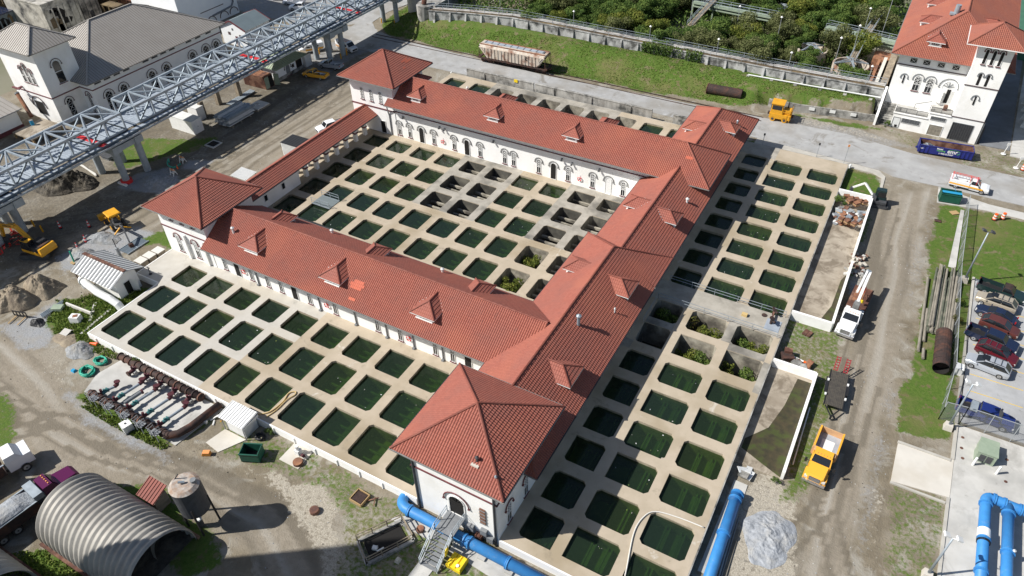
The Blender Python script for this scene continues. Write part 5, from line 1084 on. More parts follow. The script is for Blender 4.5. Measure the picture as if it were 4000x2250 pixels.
b = MB('dark_grey'); b.box(15.1, 137.4, 0, 15.5, 142, 3); b.build('side_lean_to', rb)
# horizontal gas tank at the right edge
gt = thing('gas_tank', 'long white horizontal tank on saddles at the right edge', 'tank', (23.2, 152, 0))
b = MB('white_metal'); b.tube([(23.4, 144.6, 2.7), (23.4, 145.4, 2.7), (23.4, 160, 2.7), (23.4, 160.8, 2.7)], [.7, 1.6, 1.6, .7], 18); b.build('vessel', gt, smooth=True)
for y in (147, 150.5, 154, 157.5): b = MB('white_paint'); b.tbox(21.6, y, .1, 25.2, y + .5, 2.0, .4, 0, .4, 0); b.build('saddle', gt)
b = MB('old_wall'); b.box(23, 137.3, .1, 27, 138.5, .9); tag(b.build('concrete_trough'), 'stained grey concrete trough below the white tank', 'trough')
b = MB('green_court'); b.box(19.5, 180, -.1, 60, 240, .15); b.box(19.5, 195, .15, 60, 195.2, .2, 'white_paint'); struct(b.build('sports_court'))
b = MB('green_court'); b.box(19.6, 179.6, 0, 60, 179.75, 2.2); tag(b.build('court_fence'), 'green screened fence at the edge of the court, top right corner', 'fence')
# ---------------- vehicles ----------------
def hull(b, st, m=None):   # st: (x, halfwidth, z0, z1, tuck)
    V = []; F = []
    for x, hw, z0, z1, tk in st:
        zm = z0 + (z1 - z0) * .55; zt = z1 - (z1 - z0) * .12
        V += [(x, -hw * .94, z0), (x, -hw, zm), (x, -hw + tk * .5, zt), (x, -hw + tk, z1), (x, hw - tk, z1), (x, hw - tk * .5, zt), (x, hw, zm), (x, hw * .94, z0)]
    n = 8
    for i in range(len(st) - 1):
        for k in range(n): F.append((i * n + k, i * n + (k + 1) % n, (i + 1) * n + (k + 1) % n, (i + 1) * n + k))
    F.append(tuple(range(n))[::-1]); F.append(tuple(range((len(st) - 1) * n, len(st) * n)))
    return b.mesh(V, F, m)
def L_(b, name, t): return b.build(name, t, world=False)
def wheels(t, xs, hw, r=.36, w=.25, dual=()):
    for x in xs:
        for s in (-1, 1):
            ww = w * (2.0 if x in dual else 1); b = MB('tyre'); y0 = s * (hw - ww); y1 = s * hw
            b.cyl((x, y0, r), (x, y1, r), r, 16, 'tyre'); b.cyl((x, y1 - s * .02, r), (x, y1 + s * .015, r), r * .6, 12, 'rim'); b.cyl((x, y1, r), (x, y1 + s * .03, r), r * .18, 8, 'dark_grey'); L_(b, 'wheel', t)
def lights(t, xf, xr, hw, z, zr=None):
    for s in (-1, 1):
        b = MB('headlight'); b.box(xf - .12, s * hw - .2, z - .08, xf + .02, s * hw + .2, z + .08); L_(b, 'headlight', t)
        b = MB('taillight'); b.box(xr - .02, s * hw - .12, (zr or z) - .1, xr + .12, s * hw + .12, (zr or z) + .14); L_(b, 'taillight', t)
def vloc(p, q):   # world centre and heading from rear and front points
    return ((p[0] + q[0]) / 2, (p[1] + q[1]) / 2, .09), atan2(q[1] - p[1], q[0] - p[0])
def suv(lb, paint, loc, rz, L=4.7, sedan=False, rack=False, roofc=None, name='parked_car', cat='car', group='cars in the right hand car park'):
    t = thing(name, lb, cat, loc, rz, group); h = L / 2; b = MB(paint)
    if sedan: st = [(h, .62, .42, .60, .1), (h - .12, .80, .28, .70, .14), (h - .7, .90, .22, .82, .2), (h - 1.5, .93, .22, .93, .14), (-h + 1.0, .93, .24, 1.0, .14), (-h + .2, .84, .3, .95, .2), (-h, .74, .4, .82, .1)]
    else: st = [(h, .66, .42, .72, .1), (h - .12, .84, .30, .84, .12), (h - .6, .92, .26, .96, .18), (h - 1.25, .94, .26, 1.04, .1), (-h + .4, .94, .28, 1.08, .08), (-h + .06, .88, .34, 1.05, .1), (-h, .8, .42, .95, .1)]
    hull(b, st); L_(b, 'body', t)
    b = MB('glass_dark')
    if sedan: g = [(h - 1.35, .74, .88, .92, .05), (h - 2.15, .80, .9, 1.34, .2), (h - 2.9, .80, .9, 1.42, .22), (-h + 1.5, .78, .92, 1.32, .22), (-h + .55, .72, .9, .98, .06)]
    else: g = [(h - 1.1, .80, .98, 1.04, .05), (h - 1.85, .84, 1.0, 1.54, .16), (h - 2.6, .84, 1.0, 1.64, .16), (-h + .75, .82, 1.0, 1.62, .17), (-h + .12, .80, 1.0, 1.10, .08)]
    hull(b, g); L_(b, 'windows', t)
    b = MB(roofc or paint); i = 1 if not sedan else 1
    r = [(g[1][0] - .02, .60 if sedan else .67, g[1][3] - .03, g[1][3] + .02, .04), (g[2][0], .58 if sedan else .68, g[2][3] - .02, g[2][3] + .035, .05), (g[3][0] + .02, .56 if sedan else .65, g[3][3] - .03, g[3][3] + .02, .05)]
    hull(b, r)
    for s in (-1, 1):
        b.beam((g[0][0] + .02, s * .72, g[0][3]), (g[1][0], s * (.62 if sedan else .7), g[1][3]), .09, .06); b.beam((g[3][0], s * (.58 if sedan else .67), g[3][3]), (g[4][0], s * .7, g[4][3]), .16, .09)
        xm = (g[1][0] + g[3][0]) / 2; b.beam((xm, s * .845, 1.0 if not sedan else .92), (xm, s * (.62 if sedan else .7), g[2][3] - .02), .09, .05)
    L_(b, 'roof', t)
    if rack:
        b = MB('dark_grey'); [b.beam((g[1][0] - .2, s * .58, g[2][3] + .09), (g[3][0] + .1, s * .58, g[2][3] + .09), .05) for s in (-1, 1)]
        b.box(.1, -.45, g[2][3] + .03, .9, .45, g[2][3] + .05, 'glass_dark'); [b.beam((x, -.58, g[2][3] + .1), (x, .58, g[2][3] + .1), .05) for x in (-.4, -1.1)]; L_(b, 'roof_rack', t)
    b = MB(paint); [b.rbox((g[0][0] - .15, s * 1.0, 1.02), (.14, .2, .14), 0) for s in (-1, 1)]; L_(b, 'mirrors', t)
    b = MB('black'); b.box(h - .06, -.5, .42, h + .01, .5, .62); L_(b, 'grille', t)
    wheels(t, (h - .88, -h + .9), .94, .35); lights(t, h - .1, -h + .02, .62, .68, .85); return t
def pickup(lb, paint, loc, rz, L=5.6, crew=False, name='pickup_truck', cat='pickup', group='pickups parked round the site', bed='black', stripe=None, cargo=None, utility=False, rack=None, roofc=None):
    t = thing(name, lb, cat, loc, rz, group); h = L / 2; b = MB(paint); cl = 2.2 if crew else 1.35; xc = h - 1.45; xb = xc - cl   # cab from xb..xc
    hull(b, [(h, .78, .45, .88, .06), (h - .1, .92, .38, 1.0, .1), (h - .5, .97, .36, 1.1, .12), (xc, .98, .36, 1.18, .08), (xb - .02, .98, .38, 1.2, .05)]); L_(b, 'body', t)
    b = MB('glass_dark'); hull(b, [(xc + .1, .82, 1.1, 1.18, .05), (xc - .45, .84, 1.12, 1.74, .14), (xb + .1, .82, 1.12, 1.76, .14), (xb, .80, 1.12, 1.5, .1)]); L_(b, 'windows', t)
    b = MB(roofc or paint); hull(b, [(xc - .42, .68, 1.72, 1.78, .05), ((xc + xb) / 2, .70, 1.75, 1.83, .06), (xb + .08, .67, 1.74, 1.80, .05)])
    for s in (-1, 1):
        b.beam((xc + .08, s * .8, 1.17), (xc - .44, s * .70, 1.74), .09, .06); b.beam((xb + .04, s * .8, 1.17), (xb + .08, s * .69, 1.75), .14, .08)
        if crew: b.beam((xc - 1.15, s * .85, 1.15), (xc - 1.1, s * .7, 1.74), .1, .06)
    L_(b, 'cab_roof', t)
    if not utility:
        b = MB(paint); [b.tbox(-h + .05, min(s * .99, s * .86), .5, xb - .04, max(s * .99, s * .86), 1.2, 0, 0, 0, 0) for s in (-1, 1)]
        b.box(-h + .03, -.98, .5, -h + .1, .98, 1.18); b.box(xb - .12, -.9, .5, xb - .04, .9, 1.18); b.box(-h + .1, -.86, .5, xb - .1, .86, .62, bed); L_(b, 'bed', t)
        b = MB(bed); b.box(-h + .1, -.95, 1.2, xb - .1, -.85, 1.225); L_(b, 'bed_rail', t); b = MB(bed); b.box(-h + .1, .85, 1.2, xb - .1, .95, 1.225); L_(b, 'bed_rail', t)
    else:
        b = MB(paint); [b.box(-h + .05, min(s * 1.03, s * .6), .55, xb - .06, max(s * 1.03, s * .6), 1.4) for s in (-1, 1)]; b.box(-h + .05, -.6, .55, xb - .06, .6, .8, 'grey'); b.box(-h, -1, .5, -h + .06, 1, .75, 'chrome')
        b.box(-h + .6, -.5, .8, -h + .9, .5, 1.1, 'grey'); b.rbox((-.8, .1, 1.0), (.5, .6, .5), .3, 'white_paint'); L_(b, 'utility_bed', t)
    if stripe:
        b = MB(stripe); [b.box(-h + .1, s * .985 - .012 + s * .05 * utility, .72, h - .9, s * .985 + .012 + s * .05 * utility, .98) for s in (-1, 1)]; L_(b, 'side_stripe', t)
    if rack:
        b = MB(rack); z = 1.95
        for x in (-h + .3, xb - .2, xc - .6): [b.beam((x, s * .8, 1.3), (x, s * .8, z), .06) for s in (-1, 1)]; b.beam((x, -.8, z), (x, .8, z), .06)
        for y in (.1, .5): b.beam((-h + .1, y, z + .06), (xc - .3, y, z + .06), .05)
        k = -h + .3
        while k < xc - .4: b.beam((k, .1, z + .06), (k, .5, z + .06), .035); k += .45
        L_(b, 'ladder_rack', t)
    if cargo: cargo(t, -h, xb)
    b = MB(paint); [b.rbox((xc - .1, s * 1.08, 1.25), (.14, .24, .2), 0, 'black') for s in (-1, 1)]; L_(b, 'mirrors', t)
    b = MB('black'); b.box(h - .05, -.6, .55, h + .02, .6, .85); b.box(h - .02, -.92, .38, h + .06, .92, .52, 'chrome'); L_(b, 'bumper', t); b = MB('chrome'); b.box(-h - .08, -.9, .45, -h + .02, .9, .58, 'chrome'); L_(b, 'bumper', t)
    wheels(t, (h - .95, -h + 1.15), .98, .39, .27); lights(t, h - .06, -h + .03, .78, .85, 1.0); return t
V_ = vloc
# right-hand car park
l, r = V_((17.6, 95.1), (23.2, 94.2)); pickup('dark green pickup with a rust worn roof, topmost in the right car park', 'car_green', l, r, 5.7, crew=False, group='cars in the right hand car park', roofc='rust_dark')
l, r = V_((22.3, 91.6), (17.6, 92.4)); suv('pale gold estate car parked just below the green pickup', 'car_gold', l, r, 4.75, rack=True)
l, r = V_((22.4, 88.9), (17.7, 89.9)); suv('dark navy saloon car between the gold and the brown car', 'car_navy', l, r, 4.75, sedan=True)
l, r = V_((18.3, 87.5), (22.8, 86.6)); suv('reddish brown hatchback between the navy saloon and the navy pickup', 'car_brown', l, r, 4.5)
l, r = V_((17.0, 84.7), (22.6, 83.5)); pickup('navy blue pickup between the brown and the dark red car', 'car_navy', l, r, 5.8, crew=True, group='cars in the right hand car park')
l, r = V_((18.2, 82.3), (22.7, 81.2)); suv('dark red hatchback between the navy pickup and the silver estate', 'car_maroon', l, r, 4.6, rack=True)
l, r = V_((22.0, 78.7), (17.2, 79.4)); suv('silver estate car with roof rails, lowest in the row of cars', 'car_silver', l, r, 4.8, rack=True)
def box_(t, x0, x1): b = MB('galv'); b.box(x1 - .85, -.85, .9, x1 - .15, .85, 1.28); L_(b, 'toolbox', t)
l, r = V_((16.9, 70.6), (22.6, 70.0)); pickup('royal blue pickup with silver toolbox parked behind the chain link fence', 'car_blue', (l[0], l[1] + .3, l[2]), r, 5.8, crew=True, cargo=box_, group='cars in the right hand car park')
# trucks along the road and yard
l, r = V_((12.1, 120.9), (17.6, 120.6)); pickup('white utility truck with orange stripe and red ladder rack on the road', 'car_white', (l[0], l[1] + .2, .1), r, 5.8, stripe='truck_yellow', utility=True, rack='safety_red')
def junk(t, x0, x1): b = MB('grey'); b.rbox((x0 + .9, .2, .85), (.7, .6, .4), .3); b.rbox((x0 + 1.6, -.3, .8), (.5, .5, .35), .8, 'white_metal'); b.beam((x0 + .3, 0, 1.25), (x1 - .1, .3, 1.3), .08, m='white_metal'); L_(b, 'load', t)
l, r = V_((-104.9, 110.9), (-110.0, 110.6)); pickup('silver pickup with junk in its bed parked by the bridge pier', 'car_silver', (l[0], l[1], .02), r + .08, 5.4, cargo=junk, bed='grey')
l, r = V_((-104.4, 105.9), (-109.9, 105.2)); pickup('orange-yellow pickup parked in front of the green roofed house', 'truck_yellow', (l[0], l[1], .02), r, 5.6, cargo=junk, bed='dark_grey')
l, r = V_((-88.6, 91.4), (-91.0, 86.6)); pickup('white pickup with yellow lower stripe, half hidden behind the arcade roof', 'car_white', (l[0] + .3, l[1] + .3, .02), r, 5.6, crew=True, stripe='yellow')
l, r = V_((-134.5, 136.0), (-139.8, 133.4)); pickup('white crew cab pickup parked at the top of the yard', 'car_white', (l[0], l[1], .02), r, 5.8, crew=True)
l, r = V_((-139, 138.4), (-144, 135.7)); pickup('white pickup with open bed behind the other white pickup', 'car_white', (l[0], l[1], .02), r, 5.6, bed='grey')
l, r = V_((-144, 139.8), (-149.2, 137)); pickup('black pickup farthest left of the pickups at the top edge', 'black', (l[0], l[1], .02), r, 5.6, crew=True)
l, r = V_((-155, 139.2), (-159.6, 137)); pickup('small dark pickup cut off by the top edge of the picture', 'dark_grey', (l[0], l[1] + 2, .02), r, 5.4)
def van(lb, loc, rz, tall=2.05, tank=False):
    t = thing('van', lb, 'van', loc, rz); b = MB('car_white'); h = 2.8
    hull(b, [(h, .84, .4, .95, .08), (h - .3, .97, .34, 1.1, .1), (h - .95, 1.0, .34, 1.22, .1), (h - 1.7, 1.0, .34, tall, .16), (-h + .1, 1.0, .36, tall, .16), (-h, .96, .4, tall - .1, .14)]); L_(b, 'body', t)
    b = MB('glass_dark'); b.mesh([(h - .98, -.86, 1.24), (h - .98, .86, 1.24), (h - 1.66, .80, tall - .12), (h - 1.66, -.80, tall - .12)], [(0, 1, 2, 3)]); 
    V = b.v; b.v = [(x + .04, y, z + .03) for x, y, z in V]
    for s in (-1, 1): b.box(h - 2.5, s * 1.0 - .015, 1.2, h - 1.7, s * 1.0 + .015, tall - .4); b.box(-h + 1.2, s * 1.0 - .015, 1.2, h - 2.65, s * 1.0 + .015, tall - .4)
    L_(b, 'windows', t); b = MB('truck_tan' if not tank else 'truck_yellow'); [b.box(-h + .2, s * 1.0 - .02, .6, h - 1.4, s * 1.0 + .02, 1.0) for s in (-1, 1)]; L_(b, 'side_stripe', t)
    b = MB('black'); b.box(h - .02, -.7, .5, h + .03, .7, .9); L_(b, 'grille', t)
    if not tank: b = MB('hazard'); [b.beam((-h + .5, s * .4, tall + .1), (h - 2, s * .4, tall + .1), .06) for s in (-1, 1)]; [b.beam((x, -.4, tall + .1), (x, .4, tall + .1), .05) for x in (-2, -1.2, -.4, .4)]; L_(b, 'ladder', t)
    wheels(t, (h - .95, -h + 1.1), 1.0, .38, .27); lights(t, h - .1, -h + .02, .76, .85, 1.1); return t
l, r = V_((-113.2, 120.4), (-107.6, 119.3)); van('white van with orange stripe and ladder on the roof beside the bridge piers', l, r)
# white service truck with boxy cab under the bridge
t = van('white and yellow service truck with low side tanks behind the piers', (-117.2, 115.6, .05), -2.2, 1.9, True)
# big trucks
def bigcab(t, paint, xf, roof_lights=True, hood=1.6, hgrille='chrome'):
    b = MB(paint); hull(b, [(xf, .7, .6, 1.25, .08), (xf - .15, .92, .5, 1.5, .12), (xf - hood, 1.02, .5, 1.75, .14)])
    for s in (-1, 1): hull(b, [(xf - .1, .1, .5, .7, .02)] and [(xf - .2, .0, .5, .6, .0)]) if 0 else None; b.tbox(xf - 1.35, min(s * .8, s * 1.18), .5, xf - .1, max(s * .8, s * 1.18), 1.15, .15, .04, .15, .04)
    b.tbox(xf - hood - 1.6, -1.05, .6, xf - hood, 1.05, 1.75, 0, 0, 0, 0); L_(b, 'cab_body', t)
    b = MB('glass_dark'); b.tbox(xf - hood - 1.5, -.98, 1.75, xf - hood - .02, .98, 2.45, .08, .08, .55, .08); L_(b, 'windows', t)
    b = MB(paint); b.tbox(xf - hood - 1.5, -.92, 2.42, xf - hood - .52, .92, 2.56, .04, .04, .04, .04)
    for s in (-1, 1): b.beam((xf - hood - .02, s * .96, 1.75), (xf - hood - .56, s * .88, 2.45), .1); b.beam((xf - hood - 1.47, s * .96, 1.75), (xf - hood - 1.42, s * .88, 2.45), .16)
    for k in range(5): b.box(xf - hood - .72, -.6 + .3 * k - .04, 2.56, xf - hood - .6, -.6 + .3 * k + .04, 2.61, 'hazard')
    L_(b, 'cab_roof', t)
    b = MB(hgrille); b.box(xf - .03, -.55, .75, xf + .04, .55, 1.3, 'dark_grey'); [b.box(xf + .03, -.55, .78 + .11 * k, xf + .06, .55, .83 + .11 * k, 'chrome') for k in range(5)]; b.box(xf - .05, -1.15, .4, xf + .16, 1.15, .66, 'chrome'); L_(b, 'grille', t)
    for s in (-1, 1):
        b = MB('headlight'); b.box(xf - .25, s * .85 - .18, .85, xf - .02, s * .85 + .2, 1.1); L_(b, 'headlight', t)
        b = MB('black'); b.beam((xf - hood, s * 1.05, 1.7), (xf - hood + .1, s * 1.4, 1.75), .05); b.box(xf - hood, s * 1.42 - .12, 1.4, xf - hood + .1, s * 1.42 + .12, 2.0); L_(b, 'mirror', t)
# yellow dump truck, heading down the picture
t = thing('dump_truck', 'orange-yellow dump truck with empty open bed on the gravel road', 'dump truck', (5.1, 56.0, .05), -H90 - .06)
bigcab(t, 'truck_yellow', 3.4); b = MB('black'); b.box(-3.1, -.45, .6, 1.8, .45, .85); L_(b, 'chassis', t)
b = MB('truck_tan'); b.box(-3.2, -1.18, .95, .1, 1.18, 1.08, 'galv_deck'); [b.box(-3.2, min(s * 1.22, s * 1.1), 1.0, .15, max(s * 1.22, s * 1.1), 1.95) for s in (-1, 1)]; b.box(-3.3, -1.22, 1.0, -3.2, 1.22, 1.9); b.box(.1, -1.22, 1.0, .22, 1.22, 2.3)
b.box(.2, -1.1, 2.28, .75, 1.1, 2.36); [b.box(-3.25, s * 1.16 - .09, 1.95, .15, s * 1.16 + .09, 2.02, 'truck_yellow') for s in (-1, 1)]
[b.box(-3 + .6 * k, s * 1.26 - .04, 1.0, -2.92 + .6 * k, s * 1.26 + .04, 1.9) for k in range(6) for s in (-1, 1)]; L_(b, 'dump_bed', t)
b = MB('white_metal'); b.rbox((-1.4, 0, 1.09), (1.9, 1.3, .015), 0); L_(b, 'worn_floor', t)
wheels(t, (2.35, -1.9), 1.15, .5, .3, dual=(-1.9,))
# white bucket truck
t = thing('bucket_truck', 'white bucket truck with folded boom and rusty flat bed', 'truck', (4.1, 81.9, .05), -H90 - .08)
bigcab(t, 'car_white', 5.4); b = MB('rust'); b.box(-4.6, -1.2, .95, 1.6, 1.2, 1.1); b.box(-4.2, -.9, 1.1, -1.2, .3, 1.16, 'rust_orange'); [b.beam((-3.2, y, 1.15), (-1.8, y, 1.6), .06, m='rust_orange') for y in (-.2, .6)]; L_(b, 'flat_bed', t)
b = MB('white_metal'); b.box(1.7, -1.15, .9, 2.15, 1.15, 1.9); b.box(.7, -1.1, .7, 1.7, -.6, 1.5); b.box(.7, .6, .7, 1.7, 1.1, 1.5); b.cyl((1.2, 0, 1.0), (1.2, 0, 2.6), .4, 12, 'grey'); L_(b, 'turret', t)
b = MB('white_paint'); b.beam((1.6, 0, 2.8), (-5.2, -.1, 3.3), .34, .34); b.beam((-4.9, -.45, 3.5), (-.6, -.55, 3.0), .26, .26); b.box(1.0, -.35, 2.3, 1.9, .35, 3.0, 'grey_gutter'); b.cyl((-5.2, -.1, 3.3), (-5.0, -.5, 3.5), .25, 10, 'galv'); L_(b, 'boom', t)
b = MB('safety_yellow'); b.cyl((-.6, .4, 1.7), (-.6, .4, 1.95), .2, 8); b.beam((-2.9, .2, 1.6), (-2.2, .2, 3.0), .1, m='safety_red'); L_(b, 'tools', t)
b = MB('black'); b.box(-4.3, -.45, .6, 3.6, .45, .9); L_(b, 'chassis', t); wheels(t, (4.3, -2.9), 1.15, .5, .3, dual=(-2.9,))
# black flatbed trailer with red ramps
t = thing('flatbed_trailer', 'black flatbed trailer with wooden deck and two raised red ramps', 'trailer', (4.6, 66.6, .05), -H90 + .05)
b = MB('wood_dark'); b.box(-2.9, -.95, .72, 2.8, .95, .8); [b.box(-2.9, -.95 + .19 * k, .8, 2.8, -.94 + .19 * k, .806, 'black') for k in range(11)]; L_(b, 'plank_deck', t)
b = MB('black'); [b.box(-3, min(s * 1.05, s * .95), .55, 2.9, max(s * 1.05, s * .95), .85) for s in (-1, 1)]; b.beam((2.8, -.8, .6), (4.3, 0, .6), .12); b.beam((2.8, .8, .6), (4.3, 0, .6), .12); b.box(4.2, -.1, .2, 4.4, .1, .8); [b.box(-1.6, min(s * 1.3, s * 1.05), .75, .6, max(s * 1.3, s * 1.05), .82) for s in (-1, 1)]; [b.box(x, s * 1.08 - .1, .85, x + .3, s * 1.08 + .1, 1.0, 'white_paint') for x in (-1.2, 1.2) for s in (-1, 1)]; L_(b, 'frame', t)
b = MB('ramp_red')
for s in (-1, 1):
    for y in (.35, .75): b.beam((-3.0, s * y, .8), (-4.1, s * y, 2.1), .09)
    for k in range(6): b.beam((-3.0 - .2 * k, s * .35, .85 + .24 * k), (-3.0 - .2 * k, s * .75, .85 + .24 * k), .07)
L_(b, 'loading_ramps', t); wheels(t, (-1.0, 0.0), 1.25, .36, .22)
# semi tractor and dump trailer, lower left
t = thing('tipper_truck', 'purple truck tractor with dark tipper body heaped with pale gravel', 'truck', (-63.9, 12.2, .05), 1.45)
b = MB('car_purple'); hull(b, [(4.6, .8, .8, 1.6, .1), (4.3, .95, .7, 1.9, .15), (2.6, 1.05, .7, 2.1, .12)]); b.tbox(1.1, -1.1, .8, 2.7, 1.1, 2.1, 0, 0, 0, 0); b.tbox(1.1, -1.05, 2.1, 2.6, 1.05, 2.9, .1, .1, .45, .1); L_(b, 'cab_body', t)
b = MB('glass_dark'); b.mesh([(2.65, -.9, 2.15), (2.65, .9, 2.15), (2.28, .82, 2.82), (2.28, -.82, 2.82)], [(0, 1, 2, 3)]); L_(b, 'windows', t)
b = MB('hazard'); [b.cyl((1.9, -.7 + .35 * k, 2.9), (1.9, -.7 + .35 * k, 3.05), .07, 6) for k in range(5)]; L_(b, 'cab_lights', t)
b = MB('galv'); b.box(.1, -1.2, 2.2, 1.0, 1.2, 2.9); b.box(.9, -1.15, .9, 1.1, 1.15, 2.6, 'galv_dark'); L_(b, 'headboard', t)
b = MB('rust_dark'); b.box(-5.6, -1.25, 1.0, .2, 1.25, 1.3); [b.box(-5.6, min(s * 1.3, s * 1.22), 1.0, .2, max(s * 1.3, s * 1.22), 2.3) for s in (-1, 1)]; b.box(-5.75, -1.3, 1.0, -5.6, 1.3, 2.2, 'galv'); [b.box(-5.6, s * 1.27 - .07, 2.3, .2, s * 1.27 + .07, 2.38, 'galv') for s in (-1, 1)]; L_(b, 'tipper_body', t)
b = MB('gravel_pale'); hull(b, [(.1, 1.2, 2.0, 2.15, .5), (-1.2, 1.2, 2.0, 2.85, .8), (-3.5, 1.2, 2.0, 2.95, .8), (-5.2, 1.2, 2.0, 2.4, .7), (-5.55, 1.1, 2.0, 2.1, .4)]); L_(b, 'gravel_load', t)
b = MB('black'); b.box(-5.4, -.5, .6, 3.5, .5, .95); L_(b, 'chassis', t); wheels(t, (3.6, .1, -3.9, -2.5), 1.25, .52, .3, dual=(-3.9, -2.5, .1))
t = thing('tipper_truck', 'second tipper truck with brown sides cut off by the left edge', 'truck', (-71.6, 10.9, .05), 1.3)
b = MB('rust_dark'); b.box(-5, -1.25, 1.0, 2.6, 1.25, 1.3); [b.box(-5, min(s * 1.3, s * 1.2), 1.0, 2.6, max(s * 1.3, s * 1.2), 2.4) for s in (-1, 1)]; [b.box(-5, s * 1.27 - .08, 2.4, 2.8, s * 1.27 + .08, 2.5, 'galv') for s in (-1, 1)]; L_(b, 'tipper_body', t)
b = MB('car_white'); b.box(2.9, -1.1, .8, 5.4, 1.1, 2.2); b.tbox(2.9, -1.1, 2.2, 4.6, 1.1, 2.9, .1, .1, .5, .1, 'white_paint'); L_(b, 'cab_body', t); b = MB('bin_green'); b.box(-1.5, -1, 1.3, 1.8, 1, 2.2); L_(b, 'load', t)
b = MB('black'); b.box(-5, -.5, .6, 5, .5, .95); L_(b, 'chassis', t); wheels(t, (4.3, -3.6, -2.2, .4), 1.25, .52, .3)
# railway hopper car and railcar mover
t = thing('hopper_wagon', 'long rust streaked cream railway hopper wagon standing below the grass bank', 'rail wagon', (-72.6, 129.2, 0), .03)
b = MB('hopper_paint'); N = 8.0
V = []; F = []; sec = ((-1.55, 1.5), (-1.6, 3.6), (-1.2, 4.1), (1.2, 4.1), (1.6, 3.6), (1.55, 1.5), (.5, 1.0), (-.5, 1.0))
for x, sc in ((-N, 0), (-N + .01, 1), (N - .01, 1), (N, 0)):
    for y, z in sec: V.append((x if abs(z) > 3 or 1 else x, y, z if z > 2 else z))
for i in (1,):
    for k in range(8): F.append((i * 8 + k, i * 8 + (k + 1) % 8, (i + 1) * 8 + (k + 1) % 8, (i + 1) * 8 + k))
V2 = []
for x in (-1, 1):
    for y, z in sec: V2.append((x * (7.7 if z > 3 else 5.9), y, z))
b.mesh(V2, [tuple(range(8))[::-1], tuple(range(8, 16))] + [(k, (k + 1) % 8, 8 + (k + 1) % 8, 8 + k) for k in range(8)])
for k in range(19):
    x = -7.2 + .8 * k; b.beam((max(-6.4, min(6.4, x)) if abs(x) > 6.4 else x, -1.62, 1.5 if abs(x) < 6 else 2.6), (x, -1.65, 3.6), .1, .1); b.beam((x, 1.62, 1.5 if abs(x) < 6 else 2.6), (x, 1.65, 3.6), .1, .1)
L_(b, 'hopper_body', t)
b = MB('white_metal'); b.box(-7.0, -.45, 4.1, 7.0, .45, 4.3, 'galv_deck'); [b.box(-7.6, s * 1.1 - .18, 4.12, 7.6, s * 1.1 + .18, 4.18, 'rust_orange') for s in (-1, 1)]; [b.box(-6.8 + 1.5 * k, -.5, 4.3, -6.6 + 1.5 * k, .5, 4.36, 'grey') for k in range(10)]; b.box(-7.7, -1.25, 4.1, 7.7, 1.25, 4.13, 'hopper_paint'); L_(b, 'roof_hatches', t)
b = MB('rust_dark'); [b.box(-7.9 * 1, y - .1, 1.1, 7.9, y + .1, 1.35) for y in (-1.5, 1.5)]; b.box(-8.2, -1.55, 1.1, -7.6, 1.55, 1.3); b.box(7.6, -1.55, 1.1, 8.2, 1.55, 1.3)
for s in (-1, 1):
    for k in (0, 1, 2): b.tbox(-4.5 + 4.5 * k - 1.1, -1, .55, -4.5 + 4.5 * k + 1.1, 1, 1.4, -.6, 0, -.6, 0, 'rust_dark')
    for y in (-1.5, -1.0, 1.0, 1.5): b.beam((s * 7.9, y, 1.2), (s * 7.6, y, 4.0), .07)
    for z in (1.6, 2.1, 2.6, 3.1, 3.6): b.beam((s * 7.9, -1.5, z), (s * 7.9, -1.0, z), .05); b.beam((s * 7.9, 1.0, z), (s * 7.9, 1.5, z), .05)
    b.beam((s * 8.0, 0, 1.0), (s * 8.7, 0, 1.0), .3)
L_(b, 'frame_and_ladders', t)
for x in (-6.4, 6.4):
    b = MB('rust_dark'); b.box(x - 1.2, -1.0, .45, x + 1.2, -.8, .8); b.box(x - 1.2, .8, .45, x + 1.2, 1.0, .8); b.box(x - .3, -1, .6, x + .3, 1, 1.0)
    for dx in (-.85, .85):
        for s in (-1, 1): b.cyl((x + dx, s * .68, .42), (x + dx, s * .8, .42), .42, 14, 'rust')
    L_(b, 'bogie', t)
t['_w'] = 1; text('lettering', 'C', 1.0, (3.6, -1.62, 2.9), (1, 0, 0), (0, 0, 1), 'black', t, .06); del t['_w']
b = MB('rust_dark'); [b.box(-110, y - .05, .08, -20, y + .05, .2) for y in (128.45, 129.95)]; o = b.build('railway_track'); struct(o)
t = thing('railcar_mover', 'yellow railcar mover with glazed cab standing beside the road', 'rail vehicle', (-17.2, 130.7, .08), .06)
b = MB('yellow'); b.box(-1.9, -1.2, .6, 1.9, 1.2, 1.5); b.tbox(-1.8, -1.15, 1.5, .3, 1.15, 3.3, .05, .05, .05, .05); b.box(-1.9, -1.2, 3.3, .4, 1.2, 3.4); b.box(.4, -.8, 1.5, 1.7, .8, 2.3); L_(b, 'body', t)
b = MB('glass_dark'); b.box(-1.6, -1.16, 2.3, .1, -1.1, 3.1); b.box(-1.87, -.9, 2.3, -1.78, .9, 3.1); b.box(.25, -.9, 2.4, .32, .9, 3.1); L_(b, 'cab_windows', t)
b = MB('dark_grey'); b.cyl((1.0, .5, 2.3), (1.0, .5, 3.4), .12, 8); rail(b, [(.4, -1.15, 1.5), (1.85, -1.15, 1.5), (1.85, 1.15, 1.5)], 1.0, 'yellow', post=.8, t=.05); b.box(1.9, -.3, .8, 2.3, .3, 1.2, 'rust_dark'); b.box(-2.3, -.3, .8, -1.9, .3, 1.2, 'rust_dark'); b.beam((1.2, -1.2, .3), (1.2, -1.25, 1.5), .08, m='yellow'); b.beam((1.7, -1.2, .3), (1.7, -1.25, 1.5), .08, m='yellow'); L_(b, 'stack_and_rail', t)
